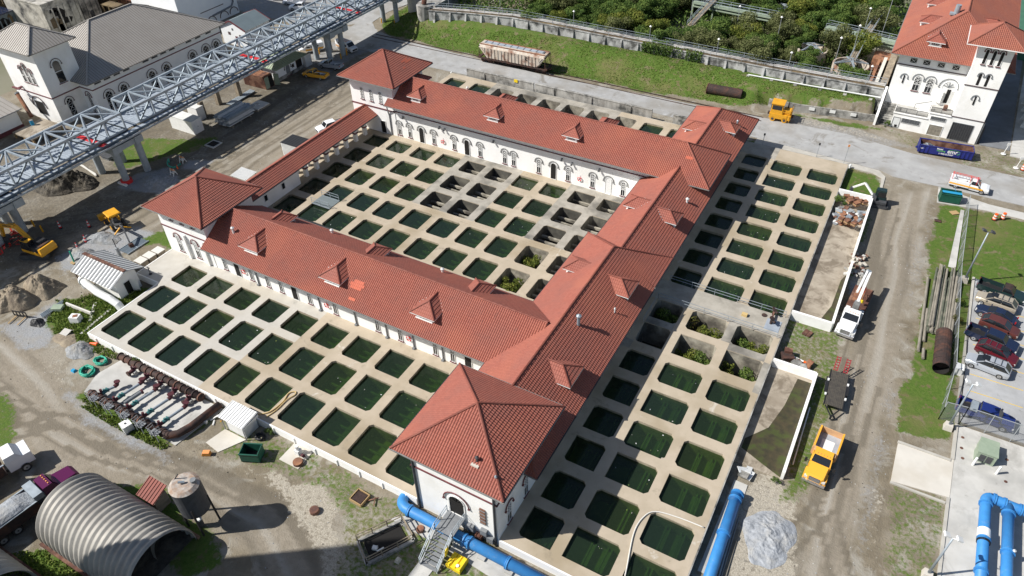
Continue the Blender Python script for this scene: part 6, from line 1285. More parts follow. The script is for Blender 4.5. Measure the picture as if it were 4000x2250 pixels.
for x in (-1.2, .9):
    for s in (-1, 1): b = MB('rust_dark'); b.cyl((x, s * .95, .48), (x, s * 1.2, .48), .48, 14, 'yellow'); b.cyl((x, s * 1.2, .48), (x, s * 1.23, .48), .25, 10, 'dark_grey'); L_(b, 'wheel', t)
# roll-off scrap skip
t = thing('scrap_skip', 'dark blue open scrap skip with white lettering in front of the street building', 'skip', (10.5, 131.0, .1), .12)
b = MB('skipblue'); Lx, Wy, Hz = 4.2, 1.2, 1.55
for s in (-1, 1): b.box(-Lx, min(s * Wy, s * (Wy - .08)), .2, Lx, max(s * Wy, s * (Wy - .08)), Hz); b.box(-Lx, s * Wy - .08, Hz, Lx, s * Wy + .08, Hz + .1)
b.box(-Lx, -Wy, .2, -Lx + .08, Wy, Hz); b.box(Lx - .08, -Wy, .2, Lx, Wy, Hz); b.box(-Lx, -Wy - .08, Hz, -Lx + .1, Wy + .08, Hz + .1); b.box(Lx - .1, -Wy - .08, Hz, Lx, Wy + .08, Hz + .1)
for k in range(14):
    x = -Lx + .1 + .62 * k
    if -2.3 < x < 1.9: continue
    for s in (-1, 1): b.tbox(x, min(s * Wy, s * (Wy + .1)), .25, x + .16, max(s * Wy, s * (Wy + .1)), Hz, 0, 0, 0, 0)
b.box(-Lx + .05, -Wy + .05, .2, Lx - .05, Wy - .05, .3, 'rust_dark'); b.box(-Lx + .09, Wy - .1, .3, Lx - .09, Wy - .085, Hz - .02, 'rust'); b.box(Lx - .1, -Wy + .1, .3, Lx - .09, Wy - .1, Hz - .02, 'rust'); b.box(-Lx, -.5, 0, Lx, -.35, .2); b.box(-Lx, .35, 0, Lx, .5, .2); b.beam((-Lx, 0, .4), (-Lx - .3, 0, .5), .25); L_(b, 'skip_body', t)
b = MB('galv_dark')
rr = random.Random(3)
for k in range(26): x = rr.uniform(-3.9, -1.6); y = rr.uniform(-.9, .9); b.rbox((x, y, .5 + rr.random() * .5), (rr.uniform(.2, .9), rr.uniform(.1, .5), rr.uniform(.05, .3)), rr.uniform(0, 3), rr.choice(['galv', 'galv_dark', 'white_metal', 'rust', 'grey']), rr.uniform(-.6, .6))
L_(b, 'scrap', t)
t['_w'] = 1
for s_, sz, x, z, m in (('Metal', .42, -1.0, 1.32, 'text_white'), ('recycling', .36, -.75, 1.0, 'text_green'), ('emr', .95, 1.0, 1.08, 'text_white'), ('1-800-SCRAP', .40, .1, .5, 'text_white'), ('emr', .4, -3.6, 1.0, 'text_white')): text('lettering', s_, sz, (x, -Wy - .01, z), (1, 0, 0), (0, 0, 1), m, t, .01)
b = MB('text_green'); b.tube([(1.15 + 1.0 * cos(a), -Wy - .03, 1.05 + .42 * sin(a)) for a in [-.9 + pi * 1.1 * k / 14 for k in range(15)]], .03, 4); b.build('emblem_arc', t, world=False)
del t['_w']
# ---------------- machines ----------------
def tracks(t, L=3.2, gw=2.2, w=.5, h=.75):
    for s in (-1, 1):
        b = MB('dark_grey'); P = [(-L / 2 + .3, 0), (L / 2 - .3, 0), (L / 2, h * .35), (L / 2, h * .65), (L / 2 - .3, h), (-L / 2 + .3, h), (-L / 2, h * .65), (-L / 2, h * .35)]
        b.side(P, s * gw / 2 - w / 2, s * gw / 2 + w / 2); k = -L / 2 + .25
        while k < L / 2 - .2: b.box(k, s * gw / 2 - w / 2 - .02, h, k + .1, s * gw / 2 + w / 2 + .02, h + .04, 'black'); k += .22
        L_(b, 'track', t)
t = thing('excavator', 'yellow crawler excavator with boom reaching left over the dirt', 'excavator', (-103.6, 39.6, 0), .5)
tracks(t, 4.2, 2.6, .6, .9); u = MB('yellow'); R = Matrix.Rotation(-2.55, 3, 'Z')   # upper structure slewed
ut = bpy.data.objects.new('upper_structure', None); COL.objects.link(ut); ut.parent = t; ut.rotation_euler = (0, 0, 2.75)
ub = MB('yellow'); ub.box(-2.6, -1.35, 1.0, 1.4, 1.35, 1.5); ub.tbox(-2.75, -1.35, 1.5, -2.2, 1.35, 2.2, .2, .1, 0, .1); ub.tbox(-2.2, -1.3, 1.5, .3, 1.3, 2.25, 0, .1, 0, .1, 'black'); ub.box(-1.6, -1.1, 2.25, -.6, .2, 2.4, 'black'); ub.box(-2.2, -.9, 2.3, -1.7, .9, 2.33, 'rust_dark'); ub.build('counterweight_and_deck', ut, world=False)
ub = MB('glass_dark'); ub.tbox(-.6, .35, 1.5, 1.3, 1.35, 3.0, .1, .05, .35, .05); ub.box(-.5, .4, 3.0, .9, 1.3, 3.08, 'yellow'); [ub.beam((x, y, 1.5), (x - .05, y, 3.0), .1, m='black') for x, y in ((-.55, .4), (-.55, 1.3), (1.0, 1.3), (1.0, .4))]; ub.box(.1, .45, 3.08, .8, 1.25, 3.12, 'glass_dark'); ub.build('cab', ut, world=False)
ub = MB('yellow'); 
for a, c in (((1.2, -.4, 1.7), (3.2, -.4, 3.9)), ((3.2, -.4, 3.9), (6.6, -.4, 3.3))): ub.beam(a, c, .45, .65)
ub.cyl((.9, -.4, 1.6), (2.4, -.4, 2.6), .12, 8, 'chrome'); ub.build('boom', ut, world=False)
ub = MB('yellow'); ub.beam((6.5, -.4, 3.6), (7.6, -.4, 1.0), .35, .5); ub.cyl((4.5, -.4, 3.9), (6.4, -.4, 3.9), .1, 8, 'chrome'); ub.build('dipper_arm', ut, world=False)
ub = MB('dark_grey'); ub.tbox(6.8, -1.0, .05, 7.9, .2, .9, .1, 0, .2, 0); ub.build('bucket', ut, world=False)
ut['_w'] = 1; text('lettering', 'KOMATSU', .42, (4.9, -.63, 3.62), (1, 0, -.17), (.17, 0, 1), 'black', ut, .01); text('lettering', 'KOMATSU', .42, (4.9, -.17, 3.62), (-1, 0, .17), (.17, 0, 1), 'black', ut, .01); del ut['_w']
t = thing('backhoe_loader', 'yellow backhoe loader with canopy roof, rear arm stretched right', 'backhoe', (-99.0, 49.6, 0), 2.9)
b = MB('yellow'); hull(b, [(2.6, .4, .8, 1.3, .05), (2.5, .5, .7, 1.6, .08), (.9, .55, .7, 1.75, .08)]); b.box(-1.4, -.5, .7, .9, .5, 1.1, 'dark_grey'); b.box(.6, -1.0, .6, 1.3, -.6, 1.2); L_(b, 'body', t)
b = MB('yellow'); b.tbox(-1.3, -.95, 2.75, .9, .95, 2.9, .12, .12, .12, .12); L_(b, 'canopy', t); b = MB('black'); [b.beam((x, y, 1.1), (x * .95, y, 2.75), .08) for x in (-1.1, .75) for y in (-.8, .8)]; b.box(-.5, -.35, 1.1, 0, .35, 1.8, 'dark_grey'); L_(b, 'cab_frame', t)
b = MB('yellow'); b.tbox(3.3, -1.15, .1, 4.1, 1.15, .9, .2, 0, -.1, 0); [b.beam((1.2, y, 1.5), (3.4, y, .6), .16, .22) for y in (-.65, .65)]; L_(b, 'loader_bucket', t)
b = MB('yellow'); b.beam((-1.6, 0, .8), (-2.0, 1.3, .2), .16); b.beam((-1.6, 0, .8), (-2.0, -1.3, .2), .16); L_(b, 'stabilisers', t)
b = MB('dark_grey'); b.beam((-1.7, 0, .9), (-4.0, .3, 2.0), .28, .4); b.beam((-4.0, .3, 2.0), (-6.6, .9, .9), .22, .3, 'dark_grey'); b.tbox(-7.1, .6, .0, -6.4, 1.2, .7, .1, 0, .1, 0, 'rust_dark'); b.cyl((-2, .15, 1.4), (-4.2, .4, 2.3), .06, 6, 'chrome'); L_(b, 'backhoe_arm', t)
for x, r_ in ((2.0, .42), (-.6, .65)):
    for s in (-1, 1): b = MB('tyre'); b.cyl((x, s * .7, r_), (x, s * 1.05, r_), r_, 18); b.cyl((x, s * 1.05, r_), (x, s * 1.08, r_), r_ * .55, 12, 'yellow'); L_(b, 'wheel', t)
t = thing('mini_excavator', 'compact excavator with dark green cab and white folded arm beside the walled bay', 'mini excavator', (3.0, 109.6, 0), .1)
tracks(t, 2.6, 1.7, .4, .6); b = MB('car_green'); b.box(-1.2, -.9, .7, 1.0, .9, 1.1, 'dark_grey'); b.tbox(-.8, -.2, 1.1, .8, .85, 2.6, .05, .05, .15, .05, 'car_green'); b.box(-.7, -.15, 2.6, .65, .8, 2.68, 'car_green'); b.box(-.5, -.22, 1.6, .6, -.16, 2.4, 'glass_dark'); b.box(-.82, 0, 1.6, -.76, .7, 2.4, 'glass_dark'); b.tbox(-1.3, -.9, 1.1, -.6, .5, 1.7, .2, .1, 0, 0, 'dark_grey'); L_(b, 'cab', t)
b = MB('white_paint'); b.beam((-.9, .2, 1.3), (-2.6, .9, 2.9), .22, .3); b.beam((-2.6, .9, 2.9), (-4.1, 1.2, 1.6), .18, .26); L_(b, 'arm', t); b = MB('dark_grey'); b.tbox(-4.5, .8, .9, -3.9, 1.5, 1.6, .1, 0, .1, 0); b.box(1.3, -.9, .1, 1.45, .9, .5); L_(b, 'bucket_and_blade', t)
# ---------------- north retaining wall, walkway, rails ----------------
NW = [(-99.5, 137.0), (-90, 139.6), (-80, 141.6), (-50, 141.2), (-22, 140.6), (-1.9, 141.0)]
def along(P, s):
    for a, c in zip(P[:-1], P[1:]):
        L = hypot(c[0] - a[0], c[1] - a[1])
        if s <= L: return (a[0] + (c[0] - a[0]) * s / L, a[1] + (c[1] - a[1]) * s / L), atan2(c[1] - a[1], c[0] - a[0])
        s -= L
    return P[-1], 0
t = thing('retaining_wall', 'long stained buttressed concrete wall along the top of the grass bank', 'wall', (-50, 141, 0))
b = MB('bank_wall'); 
for a, c in zip(NW[:-1], NW[1:]):
    V = []
    for (x, y) in (a, c): V += [(x, y - .1, .8), (x, y, 4.95), (x, y + .5, 4.95), (x, y + .5, .8)]
    b.mesh(V, [(0, 4, 5, 1), (1, 5, 6, 2), (2, 6, 7, 3), (0, 1, 2, 3), (7, 6, 5, 4)])
    b.mesh([(a[0], a[1] - .12, 4.95), (c[0], c[1] - .12, 4.95), (c[0], c[1] + 2.4, 4.95), (a[0], a[1] + 2.4, 4.95), (a[0], a[1] - .12, 5.12), (c[0], c[1] - .12, 5.12), (c[0], c[1] + 2.4, 5.12), (a[0], a[1] + 2.4, 5.12)], [(0, 3, 2, 1), (4, 5, 6, 7), (0, 1, 5, 4), (2, 3, 7, 6), (1, 2, 6, 5), (3, 0, 4, 7)])
b.mesh([(x, y + q, z) for (x, y) in NW for q, z in ((2.2, .9), (2.2, 4.95))], [(2 * k, 2 * k + 2, 2 * k + 3, 2 * k + 1) for k in range(5)], 'bank_wall')
b.build('wall_face', t)
s = 1.5
while s < 100:
    (x, y), a = along(NW, s); b = MB('bank_wall'); c = y - .05
    zt = 4.85; b.mesh([(x - .28, c - 1.0, 1.2), (x + .28, c - 1.0, 1.2), (x + .28, c, 1.2), (x - .28, c, 1.2), (x - .2, c - .15, zt), (x + .2, c - .15, zt), (x + .2, c, zt), (x - .2, c, zt)], [(0, 1, 5, 4), (1, 2, 6, 5), (3, 0, 4, 7), (4, 5, 6, 7)]); b.build('buttress', t); s += 3.75
b = MB('mesh_grey')
for dy in (.35, 2.1): rail(b, [(x, y + dy, 5.12) for x, y in NW], 1.05, 'galv', post=3.2, t=.06)
b.build('railing', t)
b = MB('hopper_paint'); b.mesh([(x, y + q, 5.13) for (x, y) in NW for q in (1.5, 1.95)], [(2 * k, 2 * k + 2, 2 * k + 3, 2 * k + 1) for k in range(5)], 'hopper_paint'); b.mesh([(x, y + q, 5.125) for (x, y) in NW for q in (.1, 1.1)], [(2 * k, 2 * k + 2, 2 * k + 3, 2 * k + 1) for k in range(5)], 'brown_ruin'); b.build('walkway_planks', t)
b = MB('white_metal'); b.tube([(-26, 139.2, 3.6), (-14, 139.4, 3.7), (-2, 139.9, 3.8)], .13, 6); 
for x in (-26, -21.5, -17, -12.5, -8, -3.5): b.box(x - .3, 138.9, 2.4, x + .3, 139.7, 3.45, 'old_wall')
tag(b.build('service_pipe'), 'pale pipe on concrete blocks along the foot of the buttressed wall', 'pipe')
b = MB('old_wall'); Q = [(-20.5, 135.2), (-14.8, 135.4), (-1.7, 137.4)]
for a, c in zip(Q[:-1], Q[1:]):
    V = [(p[0], p[1] + d, z) for p in (a, c) for d, z in ((0, -.1), (0, 1.45), (.35, 1.45), (.35, -.1))]; b.mesh(V, [(0, 4, 5, 1), (1, 5, 6, 2), (0, 1, 2, 3), (7, 6, 5, 4)])
for x, y in ((-12.6, 135.7), (-9, 136.3), (-5.4, 136.8)): b.rbox((x, y - .08, 1.0), (1.0, .1, .55), .15, 'white_paint')
tag(b.build('kerb_wall'), 'low stained wall with three white plates between road and grass bank', 'wall')
for i, (x, y, h) in enumerate(((-84, 143.2, 3.2), (-65.5, 142.9, 3.2), (-47.7, 141.9, 3.3), (-33.4, 141.6, 3.3), (-19.3, 141.4, 3.3), (-5, 142, 3.2), (-34, 158, 4.5), (-25, 157, 4.0), (-9.8, 155, 5.5), (-9.4, 164, 6.0), (-6.2, 171, 7.0), (-12, 148.5, 5.0), (-44, 157, 6.5), (-96, 140.3, 3.0))):
    b = MB('mesh_grey'); z = 5.1 if y < 144 else 2; b.cyl((x, y, z), (x, y, z + h + (0 if y < 144 else 3)), .05, 6); zz = z + h + (0 if y < 144 else 3); b.tube([(x, y, zz - .1), (x, y, zz + .05), (x, y, zz + .3)], [.1, .28, .05], 8, 'white_paint')
    tag(b.build('lamp_post'), 'slender lamp post with round white head by the railed walkway' if y < 144 else 'slender lamp post with round white head rising among the trees', 'lamp post', 'walkway lamp posts' if y < 144 else 'lamp posts among the trees')
# second walkway, stairs, clarifiers beyond the wall
for x0, y0, x1, y1, z, w, lb in ((-47, 168.5, -27.5, 166.8, 5.2, 1.6, 'pale green railed walkway among the trees, left length'), (-17, 166.2, -2.4, 163.6, 5.2, 2.2, 'pale green railed walkway beside the orange roofed building')):
    b = MB('yellow_green'); b.beam((x0, y0, z), (x1, y1, z), w, .3, 'teal_pale' if 'teal_pale' in MT else 'yellow_green')
    for d in (-w / 2, w / 2): rail(b, [(x0, y0 + d, z + .1), (x1, y1 + d, z + .1)], 1.1, 'galv', post=2.2, t=.07)
    b.beam((x0, y0, z - .7), (x1, y1, z - .7), w, .2, 'yellow_green')
    for k in range(5): q = k / 4; b.beam((x0 + (x1 - x0) * q, y0 + (y1 - y0) * q, 0), (x0 + (x1 - x0) * q, y0 + (y1 - y0) * q, z), .3)
    tag(b.build('raised_walkway'), lb, 'walkway')
def incl(lb, a, c, w=1.2):
    b = MB('concrete_white'); b.beam(a, c, w, .2, 'sand'); A = Vector(a); C = Vector(c); 
    for d in (-w / 2, w / 2): rail(b, [(a[0] + d, a[1], a[2] + .1), (c[0] + d, c[1], c[2] + .1)], 1.0, 'galv', post=2.0, t=.07)
    tag(b.build('catwalk'), lb, 'catwalk')
incl('sloping railed catwalk half hidden by trees, middle of the wood', (-43.8, 156.5, 4.2), (-42.6, 169.5, 6.0)); incl('catwalk bridging onto the open round tank', (-9.3, 152.2, 4.4), (-8.9, 162.6, 5.2)); incl('rusty catwalk running uphill behind the pale green walkway', (-8.8, 166, 5.2), (-7.8, 176, 6.0))
def clar(x, y, r, lb, ang=0):
    t = thing('round_tank', lb, 'tank', (x, y, 0)); b = MB('rust_orange'); n = 32; V = []
    for k in range(n):
        a = 2 * pi * k / n
        for rr_, z in ((r, 1.2), (r, 4.0), (r - .3, 4.0), (r - .3, 2.2)): V.append((x + rr_ * cos(a), y + rr_ * sin(a), z))
    b.mesh(V, [(4 * k + j, 4 * ((k + 1) % n) + j, 4 * ((k + 1) % n) + j + 1, 4 * k + j + 1) for k in range(n) for j in range(3)], 'hopper_paint'); b.face([(x + (r - .3) * cos(2 * pi * k / n), y + (r - .3) * sin(2 * pi * k / n), 2.3) for k in range(n)], 'opening'); b.build('rim', t)
    b = MB('galv')
    for k in range(4): a = ang + k * pi / 2 + .4; b.beam((x, y, 4.6), (x + (r - .1) * cos(a), y + (r - .1) * sin(a), 4.1), .3, .2, 'galv'); b.beam((x, y, 5.2), (x + (r - .1) * cos(a), y + (r - .1) * sin(a), 4.1), .12)
    b.build('scraper_arms', t)
clar(-9.3, 152.2, 3.4, 'open round tank with rusty rim and radial arms beside the street building'); clar(-17.5, 156.5, 3.0, 'rusty round tank half hidden under trees right of centre', .5); clar(-68, 168, 4.5, 'round tank with pale frame at the top edge among the trees', .9); clar(-27, 176, 4.5, 'round tank frame at the top edge right of centre', .2); clar(-48, 182, 4.5, 'yellowish round tank hidden in the wood at the top edge', .2)
b = MB('rust_orange'); b.box(-6.0, 157.2, 1.5, -2.8, 161.5, 3.9, 'rust_orange'); b.box(-3.9, 143.6, 2, -3.3, 157, 4.6, 'concrete_white'); b.box(-2.9, 143.6, 2, -1.7, 163, 4.9, 'sand'); b.box(-4.9, 143.8, 1.2, -4.4, 156.5, 4.2, 'rust_orange')
for k in range(7): b.box(-4.4, 144.5 + 1.8 * k, 3.4, -3.9, 144.8 + 1.8 * k, 4.0, 'rust')
tag(b.build('channel_walls'), 'rusty orange and cream channel walls against the street building', 'channel')
b = MB('rust_orange'); b.box(-60, 176, 1, -45, 178.5, 6.5, 'hopper_paint'); b.box(-60.2, 175.8, 6.5, -44.8, 178.7, 6.7, 'sand'); tag(b.build('yellow_gantry'), 'rust spotted cream gantry at the top edge above the trees', 'gantry')
b = MB('old_wall'); b.tube([(-101.5, 138, 2.0), (-101.5, 138.3, 5.6)], [1.6, 1.9], 14); b.cyl((-101.8, 138.6, 5.6), (-101.8, 139.2, 7.2), .6, 12, 'rust'); b.box(-104, 139, 0, -99, 144, 5.5); tag(b.build('pump_housing'), 'weathered round concrete housing with rusty pipe at the wall end', 'pump housing')
b = MB('old_wall'); b.cyl((-108, 147, 0), (-108, 147, 11), 4.0, 20, 'concrete'); tag(b.build('water_tower'), 'tall round tank past the top edge behind the bridge end', 'tank')
# fallen rusty pipe sections
b = MB('rust_dark'); P = [(-32.2, 134.1, 1.6), (-25.6, 134.6, 1.55)]; b.tube(P, .95, 18, 'rust_dark'); b.tube([(-32.25, 134.1, 1.6), (-32.1, 134.1, 1.6)], 1.02, 18, 'rust'); tag(b.build('rusty_pipe_section'), 'large rusty steel pipe section lying at the foot of the grass bank', 'pipe', )
def pipe_open(P, r, lb, m='rust_dark'):
    b = MB(m); b.tube(P, r, 20, m, caps=False); b.tube(P, r - .06, 20, 'opening', caps=False)
    for k in range(1, 6): q = Vector(P[0]).lerp(Vector(P[1]), k / 6); d = (Vector(P[1]) - Vector(P[0])).normalized() * .05; b.tube([q - d, q + d], r + .03, 20, 'rust_dark')
    tag(b.build('rusty_pipe_section'), lb, 'pipe')
pipe_open([(14.55, 82.3, .95), (14.75, 75.6, .95)], .92, 'large rusty open ended pipe lying on the verge below the log pile')
# log pile
rl = random.Random(5)
for k in range(24):
    lay = k // 11; x = 12.55 + .27 * (k % 11) + .12 * lay; r = .14 + rl.random() * .04; z = .12 + r + lay * .3; y0 = 82.9 + rl.uniform(-.5, .6); y1 = 94.5 + rl.uniform(-.6, 3.0)
    b = MB('wood_green' if rl.random() > .25 else 'wood_grey'); b.cyl((x, y0, z), (x + rl.uniform(-.15, .15), y1, z), r, 8, r2=r * .9); tag(b.build('timber_pole'), 'weathered greenish timber pole in the pile beside the fence', 'timber pole', 'timber poles in the pile')
for a, c, lb in (((11.75, 93.9), (12.2, 78.3), 'long pale pole lying alone left of the pole pile'), ((12.35, 87), (12.6, 80.5), 'short pale pole lying just left of the pole pile'), ((12.75, 79), (12.85, 77.2), 'very short log stub below the pole pile')):
    b = MB('wood_grey'); b.cyl((*a, .25), (*c, .25), .18, 8); tag(b.build('timber_pole'), lb, 'timber pole')
# chain link fences
def fence(P, h, lb, post=3.0, open_m='chainlink', base=.0):
    t = thing('chain_link_fence', lb, 'fence', (P[0][0], P[0][1], 0)); b = MB(open_m)
    for a, c in zip(P[:-1], P[1:]): b.face([(*a, base + .05), (*c, base + .05), (*c, base + h), (*a, base + h)])
    b.build('mesh_fabric', t)
    b = MB('mesh_grey')
    for a, c in zip(P[:-1], P[1:]): b.beam((*a, base + h), (*c, base + h), .06); 
    b.build('top_rail', t)
    for a, c in zip(P[:-1], P[1:]):
        L = hypot(c[0] - a[0], c[1] - a[1]); n = max(1, round(L / post))
        for k in range(n + 1): x = a[0] + (c[0] - a[0]) * k / n; y = a[1] + (c[1] - a[1]) * k / n; b = MB('mesh_grey'); b.beam((x, y, 0), (x, y, base + h + .1), .07); b.build('fence_post', t)
    return t
fence([(15.0, 115.5), (15.15, 97), (16.05, 76), (15.45, 68.2)], 2.0, 'chain link fence running between the pole pile and the car park')
fence([(15.45, 68.2), (17.5, 68.45), (30, 68.5)], 2.9, 'tall chain link fence across the foot of the car park', 2.6)
b = MB('concrete'); b.prism([(13.95, 98), (14.9, 98), (14.9, 114), (14.4, 114)], .08, .12); struct(b.build('path'))
def lamp(x, y, h, dx, lb, bm='concrete_white', fl=True):
    t = thing('floodlight_pole', lb, 'light pole', (x, y, 0)); b = MB(bm); b.tbox(x - .45, y - .45, 0, x + .45, y + .45, .75, .08, .08, .08, .08); b.build('footing', t)
    b = MB('mesh_grey'); b.tube([(x, y, .7), (x, y, h)], [.13, .08], 10, 'galv'); b.build('pole', t, smooth=True)
    for s in (-1, 1): b = MB('white_metal' if not fl else 'dark_grey'); b.beam((x, y, h), (x + s * .35, y, h + .1), .07); b.rbox((x + s * .5, y + .1, h + .15), (.5, .5, .2), .3, None, .4); b.build('lamp_head', t)
    return t
lamp(16.1, 95.6, 8.3, 0, 'tall light pole on a cream footing at the top corner of the car park'); lamp(16.45, 67.3, 7.2, 0, 'light pole on white footing by the corner of the tall fence', fl=False); lamp(16.3, 47.6, 6.6, 0, 'light pole leaning over the lawn edge at the bottom right', fl=False)
# ---------------- walled bays beside the deck ----------------
def wallrun(name, lb, P, h, m='white_wall', th=.3, z=-.1, cat='wall'):
    b = MB(m)
    for a, c in zip(P[:-1], P[1:]): b.beam((a[0], a[1], z + h / 2), (c[0], c[1], z + h / 2 + .002 * (c[0] - a[0])), th, h)
    return tag(b.build(name), lb, cat)
wallrun('bay_wall', 'white walls of the upper bay beside the basin deck', [(-3.0, 109.15), (1.95, 109.15), (1.95, 94.0)], 1.5, z=0); wallrun('bay_wall', 'white L shaped wall at the lower end of the upper bay', [(2.05, 91.2), (2.05, 77.05), (-2.95, 77.05)], 1.5, z=0)
wallrun('bay_wall', 'stained white wall round the lower bay with dark mud on its floor', [(-2.95, 67.6), (2.05, 67.6), (1.97, 51.9)], 1.3, 'old_wall' if 0 else 'white_wall', z=0)
b = MB('white_metal'); b.cyl((2.5, 63.0, .2), (2.6, 54.2, .2), .07, 6); tag(b.build('plastic_pipe'), 'thin white pipe lying along the lower bay wall', 'pipe')
rj = random.Random(11)
def heap(name, lb, cat, pts, z, mats, group=None, size=(.4, 1.0)):
    b = MB(mats[0])
    for x, y in pts: b.rbox((x, y, z + rj.random() * .5), (rj.uniform(*size), rj.uniform(size[0] * .6, size[1] * .7), rj.uniform(.06, .35)), rj.uniform(0, 3), rj.choice(mats), rj.uniform(-.4, .4))
    return tag(b.build(name), lb, cat, group)
for i, (x, y) in enumerate(((-1.6, 107.7), (-.9, 107.4), (-.2, 107.5), (.5, 107.2), (1.1, 107.3), (-.9, 106.6), (.1, 106.4), (-.3, 101.0), (.7, 100.8), (-1.2, 101.2))):
    t = MB('rust_orange') 
    for k in range(4): t.rbox((x, y, z + .12 + .17 * k), (.85, .7, .12), .3 + .1 * i, ['rust_orange', 'timber', 'rust'][k % 3])
    tag(t.build('clay_tile_stack'), 'small orange stack of clay tiles in the upper walled bay', 'tile stack', 'orange tile stacks in the upper bay')
heap('scrap_heap', 'heap of grey sheets, white scraps and brown rubble in the upper bay', 'scrap heap', [(rj.uniform(-2.2, 1.3), rj.uniform(101.5, 105.8)) for k in range(46)], .2, ['grey', 'white_paint', 'rust', 'galv', 'rust_orange', 'mesh_grey', 'timber'], size=(.5, 1.6))
heap('rubble', 'pale rubble spread around the end of the upper bay wall', 'rubble', [(rj.uniform(1.6, 4), rj.uniform(89.5, 95)) for k in range(34)], .05, ['concrete', 'concrete_white', 'rust', 'old_wall'], size=(.2, .8))
heap('rubble', 'pink and grey slabs lying above the lower bay wall', 'rubble', [(rj.uniform(-.5, 2.4), rj.uniform(67.9, 69.6)) for k in range(14)], .1, ['concrete_white', 'rust_orange', 'old_wall', 'concrete_brown'], size=(.6, 1.5))
b = MB('rust_dark'); b.rbox((-1.6, 69.6, .4), (1.4, 1.2, .7), .5); b.rbox((-1.7, 70.2, .9), (.9, .7, .4), .2, 'rust'); tag(b.build('scrap_machine'), 'rusty dark machine part on the grass beside the deck edge', 'scrap')
b = MB('orange'); b.cyl((-.9, 70.1, .3), (.3, 69.8, .35), .1, 8, 'white_paint'); b.cyl((.3, 69.8, .35), (.7, 69.7, .35), .13, 8); tag(b.build('marker_tube'), 'orange and white marker tube lying beside the rusty machine part', 'marker')
b = MB('rust'); b.rbox((-.6, 75.3, .15), (1.1, .5, .15), 1.3); b.rbox((-.1, 75.2, .15), (1.1, .45, .12), 1.3); tag(b.build('rusty_plate'), 'pair of rusty plates lying on gravel below the upper bay', 'plate')
b = MB('rust_orange'); b.rbox((2.9, 94.3, .2), (1.3, .7, .3), .1); b.rbox((2.9, 94.3, .36), (1.0, .45, .02), .1, 'rust_dark'); tag(b.build('catch_basin'), 'small rusty frame lying beside the road at the bay wall gap', 'frame')
# dumpster, barrels, hydrant
def skip(lb, x, y, rz, lid=None, name='dumpster', L=2.0, Wd=1.2, m='bin_green', h=1.35):
    t = thing(name, lb, 'skip bin', (x, y, .1), rz); b = MB(m); hw = Wd / 2; hl = L / 2
    b.tbox(-hl, -hw, 0, hl, -hw + .08, h, .1, 0, .1, 0); b.tbox(-hl, hw - .08, 0, hl, hw, h, .1, 0, .1, 0); b.tbox(-hl, -hw, 0, -hl + .08, hw, h, -.0, 0, 0, 0); b.tbox(hl - .08, -hw, 0, hl, hw, h, 0, 0, 0, 0); b.box(-hl, -hw, 0, hl, hw, .1, 'black'); [b.box(-hl - .05, min(s * hw, s * (hw + .06)), h - .12, hl + .05, max(s * hw, s * (hw + .06)), h) for s in (-1, 1)]; L_(b, 'bin_body', t)
    if lid: b = MB(lid); b.rbox((0, -.35, h + .15), (L * .95, .6, .04), 0, lid, 0); b.rbox((.7, .6, h - .1), (.8, .9, .04), .1, lid, .9); L_(b, 'lid', t)
    return t
skip('dark green skip bin with raised blue lids on the grass by the road', 12.5, 115.9, .15, 'tarp_blue', L=2.9, Wd=1.7, h=1.5); skip('small open dark green skip bin below the front deck wall', -49.0, 27.6, .42, L=2.1, Wd=1.5)
for x, y, lb in ((19.0, 113.5, 'orange and white traffic barrel, left one of the pair on the grass'), (20.1, 114.3, 'orange and white traffic barrel, right one of the pair on the grass'), (22.4, 131.2, 'orange and white traffic barrel at the right edge beside the road')):
    b = MB('orange')
    for k in range(5): b.cyl((x, y, .1 + .2 * k), (x, y, .3 + .2 * k), .3 - .015 * k, 12, 'orange' if k % 2 == 0 else 'white_paint')
    b.cyl((x, y, .08), (x, y, .14), .4, 12, 'black'); tag(b.build('traffic_barrel'), lb, 'traffic barrel')
def hydrant(x, y, lb): b = MB('white_paint'); b.cyl((x, y, 0), (x, y, .7), .14, 10); b.tube([(x, y, .7), (x, y, .9)], [.18, .04], 10); b.cyl((x - .28, y, .5), (x + .28, y, .5), .09, 8); tag(b.build('fire_hydrant'), lb, 'hydrant')
hydrant(-2.75, 118.8, 'small white hydrant on the grass at the deck corner'); hydrant(-82.2, 119.3, 'white hydrant on grass behind the north tower')
for x, y, h, lb in ((-3.9, 119.6, 3.6, 'thin leaning sign post at the deck corner by the road'), (-8.4, 119.9, 2.6, 'thin dark post beside the road edge'), (-17.5, 119.4, 2.4, 'post with small dark box beside the east roof end')):
    b = MB('mesh_grey'); b.cyl((x, y, 0), (x, y, h), .045, 6); b.rbox((x, y, h), (.3, .08, .4), .3, 'hazard' if h > 3 else 'dark_grey'); tag(b.build('sign_post'), lb, 'sign post')
for x, y, lb in ((19.4, 135.4, 'white sign on leaning post with white base beside the concrete apron'), (21.4, 131.3, 'white post with round base nearest the traffic barrel')):
    b = MB('white_paint'); b.cyl((x, y, .1), (x, y, .18), .4, 12); b.cyl((x, y, .1), (x + .2, y, 2.0), .06, 6); b.rbox((x + .2, y, 2.0), (.5, .08, .5), .3); tag(b.build('portable_sign'), lb, 'sign')
b = MB('rust_dark'); b.rbox((13.9, 101.3, .1), (.02, .02, .02), 0); b.rbox((11.6, 109.2, .14), (.9, .7, .04), .1); tag(b.build('drain_cover'), 'square brown drain cover set in the grass edge by the gravel road', 'drain cover')
b = MB('timber'); b.rbox((13.6, 112.6, .15), (1.2, .9, .06), .7); tag(b.build('wooden_board'), 'wooden board lying on grass below the green skip bin', 'board')
